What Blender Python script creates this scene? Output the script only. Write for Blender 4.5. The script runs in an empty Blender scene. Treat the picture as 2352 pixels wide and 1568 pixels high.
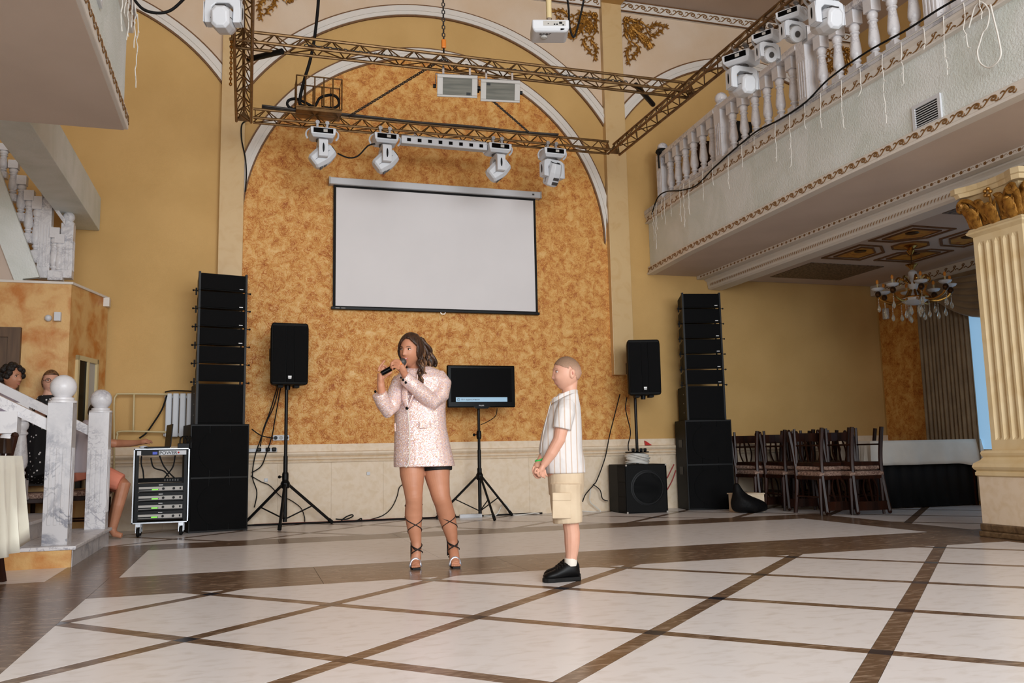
import bpy, bmesh, math, random
from mathutils import Vector, Matrix, Euler
random.seed(7)
S = bpy.context.scene
C = S.collection
R = math.radians
# ---------------------------------------------------------------- camera
IW, IH, FPX = 2352.0, 1568.0, 1988.4
CAMZ = 0.78
_yaw, _pit, _rol = R(17.1), R(7.3), R(-1.157)
_f0 = Vector((math.sin(_yaw), math.cos(_yaw), 0)); _r0 = Vector((math.cos(_yaw), -math.sin(_yaw), 0)); _z = Vector((0, 0, 1))
FW = math.cos(_pit)*_f0 + math.sin(_pit)*_z
_u = -math.sin(_pit)*_f0 + math.cos(_pit)*_z
RT = math.cos(_rol)*_r0 + math.sin(_rol)*_u
UP = -math.sin(_rol)*_r0 + math.cos(_rol)*_u
cam_d = bpy.data.cameras.new('camera'); cam = bpy.data.objects.new('camera', cam_d); C.objects.link(cam)
cam_d.sensor_width = 36; cam_d.lens = FPX/IW*36; cam_d.clip_end = 100
cam.matrix_world = Matrix((( RT.x, UP.x, -FW.x, 0), (RT.y, UP.y, -FW.y, 0), (RT.z, UP.z, -FW.z, CAMZ), (0, 0, 0, 1)))
S.camera = cam
# ---------------------------------------------------------------- world, light, exposure
S.view_settings.view_transform = 'Standard'; S.view_settings.look = 'None'
S.view_settings.gamma = 1; S.view_settings.use_curve_mapping = False
S.view_settings.exposure = 0.0
wd = bpy.data.worlds.new('world'); S.world = wd; wd.use_nodes = True
bg = wd.node_tree.nodes['Background']; bg.inputs[0].default_value = (0.80, 0.90, 1.0, 1); bg.inputs[1].default_value = 0.8
def area(name, loc, rot, sx, sy, power, col=(1, 1, 1)):
    l = bpy.data.lights.new(name, 'AREA'); l.shape = 'RECTANGLE'; l.size = sx; l.size_y = sy; l.energy = power; l.color = col
    o = bpy.data.objects.new(name, l); C.objects.link(o); o.location = loc; o.rotation_euler = rot; return o
# daylight from the tall windows of the hall behind the photographer
area('window_daylight', (2.2, -5.5, 3.4), (R(84), 0, R(0)), 8.6, 4.6, 1400, (0.93, 0.97, 1.0))
# ---------------------------------------------------------------- pixel -> place
def _ray(px, py): return FW + RT*((px-IW/2)/FPX) - UP*((py-IH/2)/FPX)
def A(px, py, Y):
    d = _ray(px, py); t = Y/d.y; return Vector((d.x*t, Y, CAMZ+d.z*t))
def F(px, py, z=0.0):
    d = _ray(px, py); t = (z-CAMZ)/d.z; return Vector((d.x*t, d.y*t, z))
def XP(px, py, X):
    d = _ray(px, py); t = X/d.x; return Vector((X, d.y*t, CAMZ+d.z*t))
# ---------------------------------------------------------------- colours and materials
def lin(v):
    v /= 255.0
    return v/12.92 if v <= 0.04045 else ((v+0.055)/1.055)**2.4
def rgb(r, g, b): return (lin(r), lin(g), lin(b), 1)
MATS = {}
def mk(name, col, rough=0.5, metal=0.0, col2=None, scale=8.0, detail=4.0, dist=0.0, lo=0.35, hi=0.65, bump=0.0, bscale=60.0, spec=0.5, coat=0.0, stretch=None, col3=None, emit=None, trans=0.0, alpha=1.0, sheen=0.0):
    m = bpy.data.materials.new(name); m.use_nodes = True; MATS[name] = m
    nt = m.node_tree; N = nt.nodes; L = nt.links; b = N['Principled BSDF']
    b.inputs['Base Color'].default_value = col; b.inputs['Roughness'].default_value = rough; b.inputs['Metallic'].default_value = metal
    b.inputs['Specular IOR Level'].default_value = spec
    if coat: b.inputs['Coat Weight'].default_value = coat; b.inputs['Coat Roughness'].default_value = 0.08
    if trans: b.inputs['Transmission Weight'].default_value = trans
    if sheen: b.inputs['Sheen Weight'].default_value = sheen
    if alpha < 1: b.inputs['Alpha'].default_value = alpha
    if emit: b.inputs['Emission Color'].default_value = emit[0]; b.inputs['Emission Strength'].default_value = emit[1]
    tc = None
    if col2 or bump:
        tc = N.new('ShaderNodeTexCoord'); src = tc.outputs['Object']
        if stretch:
            mp = N.new('ShaderNodeMapping'); mp.inputs['Scale'].default_value = stretch; L.new(src, mp.inputs['Vector']); src = mp.outputs['Vector']
    if col2:
        n = N.new('ShaderNodeTexNoise'); n.inputs['Scale'].default_value = scale; n.inputs['Detail'].default_value = detail; n.inputs['Distortion'].default_value = dist
        L.new(src, n.inputs['Vector'])
        r = N.new('ShaderNodeValToRGB'); r.color_ramp.elements[0].position = lo; r.color_ramp.elements[1].position = hi
        r.color_ramp.elements[0].color = col; r.color_ramp.elements[1].color = col2
        if col3:
            e = r.color_ramp.elements.new((lo+hi)/2); e.color = col3
        L.new(n.outputs['Fac'], r.inputs['Fac']); L.new(r.outputs['Color'], b.inputs['Base Color'])
    if bump:
        n2 = N.new('ShaderNodeTexNoise'); n2.inputs['Scale'].default_value = bscale; n2.inputs['Detail'].default_value = 3
        L.new(src, n2.inputs['Vector'])
        bp = N.new('ShaderNodeBump'); bp.inputs['Strength'].default_value = bump; bp.inputs['Distance'].default_value = 0.01
        L.new(n2.outputs['Fac'], bp.inputs['Height']); L.new(bp.outputs['Normal'], b.inputs['Normal'])
    return m
mk('yellow_plaster', rgb(206, 166, 104), 0.75, col2=rgb(198, 158, 96), scale=1.6, detail=5, bump=0.22, bscale=170)
mk('cream_plaster', rgb(218, 196, 172), 0.8, col2=rgb(213, 186, 156), scale=2.0, bump=0.2, bscale=150)
mk('ceiling_paint', rgb(196, 176, 160), 0.85, col2=rgb(188, 168, 152), scale=1.5, bump=0.15, bscale=150)
mk('soffit_paint', rgb(206, 188, 174), 0.85, col2=rgb(198, 180, 166), scale=1.5, bump=0.1, bscale=150)
mk('pilaster_stone', rgb(208, 176, 126), 0.45, col2=rgb(198, 160, 106), scale=4, detail=9, dist=1.6, lo=0.5, hi=0.8, coat=0.1)
mk('white_moulding', rgb(218, 212, 204), 0.5, col2=rgb(222, 214, 204), scale=9)
mk('brown_line', rgb(122, 84, 48), 0.6, col2=rgb(104, 70, 40), scale=30)
mk('gilt', rgb(176, 126, 52), 0.42, 0.55, col2=rgb(120, 78, 26), scale=26, detail=4, lo=0.4, hi=0.7, bump=0.3, bscale=90)
mk('gilt_worn', rgb(150, 112, 66), 0.55, 0.3, col2=rgb(112, 76, 40), scale=40, lo=0.35, hi=0.7)
mk('fascia_plaster', rgb(226, 230, 228), 0.75, col2=rgb(210, 216, 210), scale=2.4, detail=8, dist=0.6, bump=0.5, bscale=60)
mk('limestone', rgb(230, 211, 186), 0.5, col2=rgb(218, 194, 160), scale=14, detail=10, dist=0.6, lo=0.42, hi=0.8, bump=0.05, bscale=90)
mk('cream_tile', rgb(236, 232, 231), 0.27, col2=rgb(216, 208, 202), scale=9, detail=10, dist=0.5, lo=0.5, hi=0.82, spec=0.3, stretch=(1, 2, 1))
mk('brown_marble', rgb(160, 138, 118), 0.24, col2=rgb(106, 84, 66), scale=7, detail=10, dist=1.4, lo=0.3, hi=0.72, col3=rgb(112, 88, 69), spec=0.35, stretch=(1, 3.2, 1))
mk('black_marble', rgb(44, 42, 48), 0.15, col2=rgb(66, 64, 72), scale=14, detail=8, dist=1.5, lo=0.5, hi=0.7)
mk('brown_base_stone', rgb(116, 92, 64), 0.35, col2=rgb(78, 58, 38), scale=16, detail=9, dist=1.5)
mk('column_stone', rgb(224, 202, 160), 0.4, col2=rgb(212, 184, 134), scale=5, detail=9, dist=0.8, lo=0.45, hi=0.8, spec=0.35)
mk('grout', rgb(120, 106, 92), 0.8)
mk('black_box', rgb(9, 9, 9), 0.6, spec=0.15, bump=0.12, bscale=300)
mk('black_grille', rgb(5, 5, 6), 0.65, spec=0.12, bump=0.35, bscale=420)
mk('black_plastic', rgb(9, 9, 10), 0.42, spec=0.18)
mk('black_metal', rgb(11, 11, 12), 0.45, spec=0.3)
mk('black_rubber', rgb(14, 13, 13), 0.7, spec=0.25)
mk('gloss_black', rgb(5, 5, 6), 0.2, spec=0.07)
mk('white_plastic', rgb(206, 208, 212), 0.42)
mk('grey_plastic', rgb(176, 172, 166), 0.5)
mk('dark_grey', rgb(62, 58, 56), 0.5)
mk('chrome', rgb(210, 210, 212), 0.2, 1.0)
mk('steel', rgb(170, 172, 176), 0.35, 0.9)
mk('truss_gold', rgb(132, 102, 66), 0.36, 0.7, col2=rgb(92, 66, 38), scale=12, lo=0.35, hi=0.7)
mk('screen_white', rgb(224, 220, 220), 0.7, col2=rgb(219, 215, 215), scale=1.2)
mk('wood_dark', rgb(52, 25, 14), 0.36, col2=rgb(30, 14, 8), scale=10, detail=6, dist=1, stretch=(1, 1, 0.15), spec=0.2)
mk('seat_fabric', rgb(168, 140, 124), 0.85, col2=rgb(112, 84, 72), scale=38, detail=5, dist=1.5, lo=0.45, hi=0.55)
mk('cloth_white', rgb(226, 218, 206), 0.8, col2=rgb(216, 208, 196), scale=4, bump=0.1, bscale=300, sheen=0.2)
mk('cloth_ivory', rgb(238, 236, 220), 0.6, bump=0.05, bscale=300, sheen=0.2)
mk('curtain', rgb(148, 126, 96), 0.6, col2=rgb(128, 106, 78), scale=5, sheen=0.3)
mk('orange_bulb', rgb(220, 140, 50), 0.3)
mk('red_plastic', rgb(190, 40, 36), 0.4)
mk('cable_red', rgb(150, 36, 34), 0.5)
mk('cable_white', rgb(220, 216, 208), 0.5)
mk('hook_orange', rgb(214, 120, 30), 0.4)
mk('crystal', rgb(236, 236, 226), 0.03, spec=0.8, trans=0.75, coat=0.5)
mk('brass', rgb(176, 132, 66), 0.24, 0.95)
mk('dark_brass', rgb(74, 50, 28), 0.3, 0.8)
mk('beige_metal', rgb(206, 186, 140), 0.45)
def marble(name, base, vein, scale, width, rough=0.32):
    """pale stone with thin branching veins and soft clouds"""
    m = mk(name, base, rough, spec=0.4); nt = m.node_tree; N = nt.nodes; L = nt.links; b = N['Principled BSDF']
    tc = N.new('ShaderNodeTexCoord'); f = []
    for sc_, w in ((scale, width), (scale*2.3, width*0.7)):
        n = N.new('ShaderNodeTexNoise'); n.inputs['Scale'].default_value = sc_; n.inputs['Detail'].default_value = 7; n.inputs['Roughness'].default_value = 0.62; n.inputs['Distortion'].default_value = 0.5; L.new(tc.outputs['Object'], n.inputs['Vector'])
        a = N.new('ShaderNodeMath'); a.operation = 'SUBTRACT'; a.inputs[1].default_value = 0.5; L.new(n.outputs['Fac'], a.inputs[0])
        c = N.new('ShaderNodeMath'); c.operation = 'ABSOLUTE'; L.new(a.outputs[0], c.inputs[0])
        d = N.new('ShaderNodeMapRange'); d.inputs[2].default_value = w; d.inputs[3].default_value = 1.0; d.inputs[4].default_value = 0.0; L.new(c.outputs[0], d.inputs[0]); f.append(d.outputs[0])
    p = N.new('ShaderNodeTexNoise'); p.inputs['Scale'].default_value = scale*0.8; p.inputs['Detail'].default_value = 2; L.new(tc.outputs['Object'], p.inputs['Vector'])
    pm = N.new('ShaderNodeMapRange'); pm.inputs[1].default_value = 0.42; pm.inputs[2].default_value = 0.62; pm.inputs[3].default_value = 0.08; pm.inputs[4].default_value = 0.8; L.new(p.outputs['Fac'], pm.inputs[0])
    mxx = N.new('ShaderNodeMath'); mxx.operation = 'MAXIMUM'; L.new(f[0], mxx.inputs[0]); L.new(f[1], mxx.inputs[1])
    mu = N.new('ShaderNodeMath'); mu.operation = 'MULTIPLY'; L.new(mxx.outputs[0], mu.inputs[0]); L.new(pm.outputs[0], mu.inputs[1])
    r = N.new('ShaderNodeMix'); r.data_type = 'RGBA'; r.inputs[6].default_value = base; r.inputs[7].default_value = vein; L.new(mu.outputs[0], r.inputs[0]); L.new(r.outputs[2], b.inputs['Base Color']); return m
marble('white_marble', rgb(222, 220, 222), rgb(142, 140, 152), 3.2, 0.03)
marble('grey_marble', rgb(206, 204, 206), rgb(104, 108, 124), 3.0, 0.06)
# ---------------------------------------------------------------- mesh builder
class MB:
    def __init__(s): s.v = []; s.f = []; s.m = Matrix.Identity(4)
    def _a(s, vs, fs):
        o = len(s.v); s.v += [s.m @ Vector(p) for p in vs]; s.f += [tuple(i+o for i in q) for q in fs]; return s
    def box(s, x0, x1, y0, y1, z0, z1):
        return s._a([(x0,y0,z0),(x1,y0,z0),(x1,y1,z0),(x0,y1,z0),(x0,y0,z1),(x1,y0,z1),(x1,y1,z1),(x0,y1,z1)],
                    [(3,2,1,0),(4,5,6,7),(0,1,5,4),(1,2,6,5),(2,3,7,6),(3,0,4,7)])
    def hexa(s, p): return s._a(p, [(3,2,1,0),(4,5,6,7),(0,1,5,4),(1,2,6,5),(2,3,7,6),(3,0,4,7)])
    def cbox(s, c, d): return s.box(c[0]-d[0]/2, c[0]+d[0]/2, c[1]-d[1]/2, c[1]+d[1]/2, c[2]-d[2]/2, c[2]+d[2]/2)
    def loft(s, rings, caps=True, closed=False):
        n = len(rings[0]); vs = [p for r in rings for p in r]; fs = []
        K = len(rings)
        for k in range(K if closed else K-1):
            a = k*n; b = ((k+1) % K)*n
            for i in range(n):
                j = (i+1) % n; fs.append((a+i, a+j, b+j, b+i))
        if caps and not closed:
            fs.append(tuple(reversed(range(n)))); fs.append(tuple(range((K-1)*n, K*n)))
        return s._a(vs, fs)
    def tube(s, pts, r, n=8, caps=True, flat=1.0, closed=False):
        pts = [Vector(p) for p in pts]; K = len(pts); rings = []; nx = None
        for i, p in enumerate(pts):
            if closed: t = pts[(i+1) % K]-pts[i-1]
            else: t = (pts[min(i+1, K-1)]-pts[max(i-1, 0)])
            if t.length < 1e-9: t = Vector((0, 0, 1))
            t.normalize()
            if nx is None:
                h = Vector((0, 0, 1)) if abs(t.z) < 0.9 else Vector((1, 0, 0)); nx = h.cross(t).normalized()
            else:
                nx = nx-t*nx.dot(t)
                nx = nx.normalized() if nx.length > 1e-6 else Vector((1, 0, 0)).cross(t).normalized()
            ny = t.cross(nx); rr = r[i] if isinstance(r, (list, tuple)) else r
            rings.append([p+nx*rr*math.cos(2*math.pi*k/n)+ny*rr*flat*math.sin(2*math.pi*k/n) for k in range(n)])
        return s.loft(rings, caps, closed)
    def cyl(s, a, b, r, n=12, r2=None): return s.tube([a, b], [r, r if r2 is None else r2], n)
    def lathe(s, prof, n=16, c=(0, 0, 0), caps=True):
        c = Vector(c); return s.loft([[c+Vector((q*math.cos(2*math.pi*k/n), q*math.sin(2*math.pi*k/n), z)) for k in range(n)] for q, z in prof], caps)
    def ball(s, c, r, n=12, m=8, sc=(1, 1, 1)):
        c = Vector(c); prof = []
        rings = []
        for j in range(m+1):
            a = -math.pi/2+math.pi*j/m; q = max(math.cos(a), 0.02); z = math.sin(a)
            rings.append([c+Vector((r*q*math.cos(2*math.pi*k/n)*sc[0], r*q*math.sin(2*math.pi*k/n)*sc[1], r*z*sc[2])) for k in range(n)])
        return s.loft(rings)
    def prism(s, poly, fn, d0, d1):
        a = [fn(p[0], p[1], d0) for p in poly]; b = [fn(p[0], p[1], d1) for p in poly]; return s.loft([a, b])
    def build(s, name, mat, parent=None, smooth=False, bevel=0.0, seg=2, weld=False):
        me = bpy.data.meshes.new(name); off = WORG.get(parent.name, Vector((0, 0, 0))) if parent else Vector((0, 0, 0))
        me.from_pydata([tuple(p-off) for p in s.v], [], s.f); me.update()
        bm = bmesh.new(); bm.from_mesh(me); bmesh.ops.recalc_face_normals(bm, faces=bm.faces); bm.to_mesh(me); bm.free()
        if mat: me.materials.append(MATS[mat] if isinstance(mat, str) else mat)
        o = bpy.data.objects.new(name, me); C.objects.link(o)
        if smooth:
            for p in me.polygons: p.use_smooth = True
            if smooth != 'all':
                try: me.set_sharp_from_angle(angle=R(38))
                except Exception: pass
        if parent:
            o.parent = parent; WORG[o.name] = off
        if bevel:
            b = o.modifiers.new('bevel', 'BEVEL'); b.width = bevel; b.segments = seg; b.limit_method = 'ANGLE'; b.angle_limit = R(35)
        return o
WORG = {}      # where each parent's origin stands, for parts written in world coordinates
def thing(name, label, cat, loc=(0, 0, 0), rz=0.0, group=None, local=False):
    o = bpy.data.objects.new(name, None); C.objects.link(o); o.location = loc; o.rotation_euler = (0, 0, rz)
    o.empty_display_size = 0.1; o['label'] = label; o['category'] = cat
    if group: o['group'] = group
    WORG[o.name] = Vector((0, 0, 0)) if local else Vector(loc)
    return o
def tag(o, label, cat, group=None, kind=None):
    if label: o['label'] = label
    if cat: o['category'] = cat
    if group: o['group'] = group
    if kind: o['kind'] = kind
    return o
def struct(o): o['kind'] = 'structure'; return o
def copy_tree(o, parent=None):
    c = o.copy(); C.objects.link(c); c.parent = parent
    for ch in list(o.children): copy_tree(ch, c)
    return c
def put(o, loc, rz=None, rot=None):
    o.location = loc
    if rot is not None: o.rotation_euler = rot
    elif rz is not None: o.rotation_euler = (0, 0, rz)
    return o
def inst(src, name, parent, loc, rot=(0, 0, 0), sc=(1, 1, 1)):
    o = bpy.data.objects.new(name, src.data); C.objects.link(o); o.parent = parent
    o.location = Vector(loc)-WORG.get(parent.name, Vector((0, 0, 0))) if parent else loc
    o.rotation_euler = rot; o.scale = sc
    for m in src.modifiers:
        if m.type == 'BEVEL':
            b = o.modifiers.new('bevel', 'BEVEL'); b.width = m.width; b.segments = m.segments; b.limit_method = 'ANGLE'
    return o
def clip(poly, a, b, c):
    """keep the part of a 2D polygon where a*x+b*y <= c"""
    out = []
    for i in range(len(poly)):
        p, q = poly[i], poly[(i+1) % len(poly)]
        dp, dq = a*p[0]+b*p[1]-c, a*q[0]+b*q[1]-c
        if dp <= 0: out.append(p)
        if (dp < 0 < dq) or (dq < 0 < dp):
            t = dp/(dp-dq); out.append((p[0]+t*(q[0]-p[0]), p[1]+t*(q[1]-p[1])))
    return out
def clipbox(poly, x0, x1, y0, y1):
    for a, b, c in ((1, 0, x1), (-1, 0, -x0), (0, 1, y1), (0, -1, -y0)):
        poly = clip(poly, a, b, c)
        if len(poly) < 3: return []
    return poly
def parea(p): return abs(sum(p[i][0]*p[(i+1) % len(p)][1]-p[(i+1) % len(p)][0]*p[i][1] for i in range(len(p))))/2
def bez(p0, p1, p2, p3, n=10):
    p0, p1, p2, p3 = map(Vector, (p0, p1, p2, p3))
    return [p0*(1-t)**3+p1*3*t*(1-t)**2+p2*3*t*t*(1-t)+p3*t**3 for t in [i/n for i in range(n+1)]]
def smoothpath(pts, n=6):
    """Catmull-Rom through the points"""
    P = [Vector(p) for p in pts]; out = []
    for i in range(len(P)-1):
        a = P[max(i-1, 0)]; b = P[i]; c = P[i+1]; d = P[min(i+2, len(P)-1)]
        for k in range(n):
            t = k/n; out.append(0.5*((2*b)+(c-a)*t+(2*a-5*b+4*c-d)*t*t+(3*b-a-3*c+d)*t**3))
    out.append(P[-1]); return out

def lettering(txt, size, loc, rot, mat, parent, name='lettering', sx_=1.0):
    cu = bpy.data.curves.new(name, 'FONT'); cu.body = txt; cu.size = size; cu.extrude = 0.0008; cu.align_x = 'LEFT'
    tmp = bpy.data.objects.new(name, cu); C.objects.link(tmp); bpy.context.view_layer.update()
    me = bpy.data.meshes.new_from_object(tmp.evaluated_get(bpy.context.evaluated_depsgraph_get())); bpy.data.objects.remove(tmp)
    me.materials.clear(); me.materials.append(MATS[mat]); o = bpy.data.objects.new(name, me); C.objects.link(o); o.parent = parent
    o.location = Vector(loc)-WORG.get(parent.name, Vector((0, 0, 0))); o.rotation_euler = rot; o.scale = (sx_, 1, 1); return o
# ================================================================ the hall: floor
YW = 10.70                                   # plane of the end wall
flo = MB().box(-7, 9.3, -6, 11.0, -0.15, -0.008).build('floor', 'grout'); struct(flo)
WORG['floor'] = Vector((0, 0, 0))
sx, sy, th = 1.157*CAMZ, 1.2116*CAMZ, R(-1.134)
LO = Vector((-1.1036*CAMZ, 6.1648*CAMZ)); d1 = Vector((math.cos(th-math.pi/4), math.sin(th-math.pi/4))); d2 = Vector((math.cos(th+math.pi/4), math.sin(th+math.pi/4)))
def lat(i, j): return LO+d1*(i*sx)+d2*(j*sy)
HW = 0.041                                   # half width of the dark strips
def slab(poly, name, mat, top=0.0):
    if len(poly) < 3 or parea(poly) < 2e-4: return
    cx = sum(p[0] for p in poly)/len(poly); cy = sum(p[1] for p in poly)/len(poly)
    m = MB()
    m.loft([[(p[0], p[1], -0.01) for p in poly], [(p[0], p[1], top) for p in poly]])
    o = m.build(name, mat, flo); return o
def lattice(oi, oj, i0, i1, j0, j1, box):
    ai, aj = HW/sx, HW/sy; g = 0.0012
    for i in range(i0, i1):
        for j in range(j0, j1):
            a, b = i+oi, j+oj
            def q(u0, u1, v0, v1): return [tuple(lat(u, v)) for u, v in ((u0, v0), (u1, v0), (u1, v1), (u0, v1))]
            for nm, mt, (u0, u1, v0, v1) in (('floor_tile', 'cream_tile', (a+ai, a+1-ai, b+aj, b+1-aj)),
                                             ('marble_strip', 'brown_marble', (a+ai, a+1-ai, b-aj, b+aj)),
                                             ('marble_strip', 'brown_marble', (a-ai, a+ai, b+aj, b+1-aj)),
                                             ('marble_inset', 'black_marble', (a-ai, a+ai, b-aj, b+aj))):
                p = clipbox(q(u0+g, u1-g, v0+g, v1-g), *box)
                if len(p) >= 3 and parea(p) > 1e-3: slab(p, nm, mt)
DX0, DX1, DY1 = -0.86, 5.81, 5.585           # the dance floor
lattice(0, 0, -5, 12, -5, 8, (DX0, DX1, 0.4, DY1))
BX0, BX1, BY0, BY1 = -0.80, 5.85, 6.485, 8.30 # the pale band beyond it
OX0, OX1, OY1 = -1.15, 6.35, 8.82            # outer edge of the dark frame
def run(x0, x1, y0, y1, nm, mt, nx=1, ny=1, g=0.0012):
    for a in range(nx):
        for b in range(ny):
            xa = x0+(x1-x0)*a/nx; xb = x0+(x1-x0)*(a+1)/nx; ya = y0+(y1-y0)*b/ny; yb = y0+(y1-y0)*(b+1)/ny
            slab([(xa+g, ya+g), (xb-g, ya+g), (xb-g, yb-g), (xa+g, yb-g)], nm, mt)
run(DX0, DX1, DY1, BY0, 'marble_band', 'brown_marble', 5, 1)
run(BX0, BX1, BY0, BY1, 'floor_tile', 'cream_tile', 3, 1)
run(BX0, BX1, BY1, OY1, 'marble_band', 'brown_marble', 6, 1)
run(BX1, OX1, BY0, OY1, 'marble_band', 'brown_marble', 1, 2)
run(DX1, OX1, 0.4, BY0, 'marble_band', 'brown_marble', 1, 5)
run(OX1, 9.04, 5.95, BY0, 'marble_band', 'brown_marble', 3, 1)
run(-1.25, BX0, BY0, OY1, 'marble_band', 'brown_marble', 1, 2)
run(-2.3, DX0, 5.6, BY0, 'marble_band', 'brown_marble', 1, 1)
run(-1.6, DX0, 0.4, 5.6, 'marble_band', 'brown_marble', 1, 4)
run(-3.2, -1.25, BY0, 7.3, 'floor_tile', 'cream_tile', 2, 1)
run(-5.0, -1.6, 0.4, 5.6, 'floor_tile', 'cream_tile', 3, 4)
lattice(0.55, 0.45, -7, 12, 0, 16, (-3.5, OX1, OY1, 10.62))
lattice(0.55, 0.45, -1, 12, 3, 16, (OX1, 9.04, BY0, 10.66))
lattice(0.55, 0.45, 1, 14, -3, 10, (OX1, 9.04, 1.5, 5.95))
# ================================================================ end wall
wb = MB().box(-7, 9.3, YW, YW+0.25, 0, 7.2).build('wall_back', 'yellow_plaster'); struct(wb)
WORG['wall_back'] = Vector((0, 0, 0))
def arc(cx, cz, r, x0, x1, n=40):
    """points (x,z) of the upper arc between two x"""
    a0 = math.acos(max(-1, min(1, (x0-cx)/r))); a1 = math.acos(max(-1, min(1, (x1-cx)/r)))
    return [(cx+r*math.cos(a0+(a1-a0)*i/n), cz+r*math.sin(a0+(a1-a0)*i/n)) for i in range(n+1)]
def wallpoly(pts, y, th_, name, mat, parent=None):
    m = MB(); m.prism(pts, lambda a, b, d: (a, d, b), y-th_, y); return m.build(name, mat, parent or wb)
XL, XR = -0.08, 4.68                          # inner faces of the two pilasters
# orange marbled panel
m = bpy.data.materials.new('orange_marbled_plaster'); m.use_nodes = True; MATS['orange_panel'] = m
nt = m.node_tree; N = nt.nodes; L = nt.links; b = N['Principled BSDF']; b.inputs['Roughness'].default_value = 0.5
tc = N.new('ShaderNodeTexCoord')
n0 = N.new('ShaderNodeTexNoise'); n0.inputs['Scale'].default_value = 7; n0.inputs['Detail'].default_value = 3; L.new(tc.outputs['Object'], n0.inputs['Vector'])
mx = N.new('ShaderNodeMix'); mx.data_type = 'RGBA'; mx.blend_type = 'ADD'; mx.inputs[0].default_value = 0.22
L.new(tc.outputs['Object'], mx.inputs[6]); L.new(n0.outputs['Color'], mx.inputs[7])
# crumpled strokes: ridges of two warped noises
def ridge(scale, w):
    n = N.new('ShaderNodeTexNoise'); n.inputs['Scale'].default_value = scale; n.inputs['Detail'].default_value = 3.5; n.inputs['Roughness'].default_value = 0.6; n.inputs['Distortion'].default_value = 1.6; L.new(mx.outputs[2], n.inputs['Vector'])
    a = N.new('ShaderNodeMath'); a.operation = 'SUBTRACT'; a.inputs[1].default_value = 0.5; L.new(n.outputs['Fac'], a.inputs[0])
    c = N.new('ShaderNodeMath'); c.operation = 'ABSOLUTE'; L.new(a.outputs[0], c.inputs[0])
    d = N.new('ShaderNodeMapRange'); d.inputs[1].default_value = 0.0; d.inputs[2].default_value = w; d.inputs[3].default_value = 1.0; d.inputs[4].default_value = 0.0; L.new(c.outputs[0], d.inputs[0]); return d.outputs[0]
r1, r2 = ridge(12, 0.035), ridge(26, 0.05)
n1 = N.new('ShaderNodeTexNoise'); n1.inputs['Scale'].default_value = 9; n1.inputs['Detail'].default_value = 7; n1.inputs['Roughness'].default_value = 0.62; L.new(mx.outputs[2], n1.inputs['Vector'])
md = N.new('ShaderNodeMapRange'); md.inputs[1].default_value = 0.30; md.inputs[2].default_value = 0.68; L.new(n1.outputs['Fac'], md.inputs[0])
rs = N.new('ShaderNodeMath'); rs.operation = 'MAXIMUM'; L.new(r1, rs.inputs[0]); L.new(r2, rs.inputs[1])
f1 = N.new('ShaderNodeMath'); f1.operation = 'MULTIPLY'; L.new(rs.outputs[0], f1.inputs[0]); L.new(md.outputs[0], f1.inputs[1])
f2 = N.new('ShaderNodeMath'); f2.operation = 'MULTIPLY_ADD'; f2.inputs[1].default_value = 0.42; L.new(md.outputs[0], f2.inputs[0])
f3 = N.new('ShaderNodeMath'); f3.operation = 'MULTIPLY'; f3.inputs[1].default_value = 0.75; L.new(f1.outputs[0], f3.inputs[0]); L.new(f3.outputs[0], f2.inputs[2])
rp = N.new('ShaderNodeValToRGB'); e = rp.color_ramp.elements
e[0].position = 0.0; e[0].color = rgb(230, 184, 114); e[1].position = 0.95; e[1].color = rgb(158, 78, 20)
q = e.new(0.28); q.color = rgb(218, 160, 80); q = e.new(0.55); q.color = rgb(198, 122, 44)
L.new(f2.outputs[0], rp.inputs['Fac']); L.new(rp.outputs['Color'], b.inputs['Base Color'])
bp = N.new('ShaderNodeBump'); bp.inputs['Strength'].default_value = 0.3; bp.inputs['Distance'].default_value = 0.015; bp.invert = True
L.new(f2.outputs[0], bp.inputs['Height']); L.new(bp.outputs['Normal'], b.inputs['Normal'])
ci = (2.27, 3.572)
pan = [(XL, 0.90), (4.93, 0.90), (4.93, 1.78), (XR, 1.78)] + arc(ci[0], ci[1], 2.42, XR, XL, 48)
wallpoly(pan, YW, 0.012, 'marbled_panel', 'orange_panel')
# cream spandrels over the three arches
co, cr_, cl_ = (2.304, 3.686, 2.99), (6.937, 3.941, 2.546), (-2.33, 3.941, 2.546)
wallpoly([(XL, 6.985), (XL, co[1]+math.sqrt(co[2]**2-(XL-co[0])**2))] + arc(*co, XL, XR, 40)[1:] + [(XR, 6.985)], YW, 0.012, 'spandrel', 'cream_plaster')
wallpoly([(4.98, 6.985), (4.98, cr_[1]+math.sqrt(cr_[2]**2-(4.98-cr_[0])**2))] + arc(*cr_, 4.98, 8.9, 40)[1:] + [(8.9, 6.985)], YW, 0.012, 'spandrel', 'cream_plaster')
wallpoly([(-4.3, 6.985), (-4.3, cl_[1]+math.sqrt(cl_[2]**2-(-4.3-cl_[0])**2))] + arc(*cl_, -4.3, -0.36, 40)[1:] + [(-0.36, 6.985)], YW, 0.012, 'spandrel', 'cream_plaster')
def archband(cx, cz, r0, r1, x0, x1, y0, y1, name, mat):
    a = arc(cx, cz, r1, x0, x1, 44); b_ = arc(cx, cz, r0, max(x0, cx-r0+1e-4), min(x1, cx+r0-1e-4), 44)
    m = MB(); rings = []
    for p, q in zip(a, b_): rings.append([(p[0], y1, p[1]), (p[0], y0, p[1]), (q[0], y0, q[1]), (q[0], y1, q[1])])
    m.loft(rings); return m.build(name, mat, wb)
tn = 0
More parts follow.
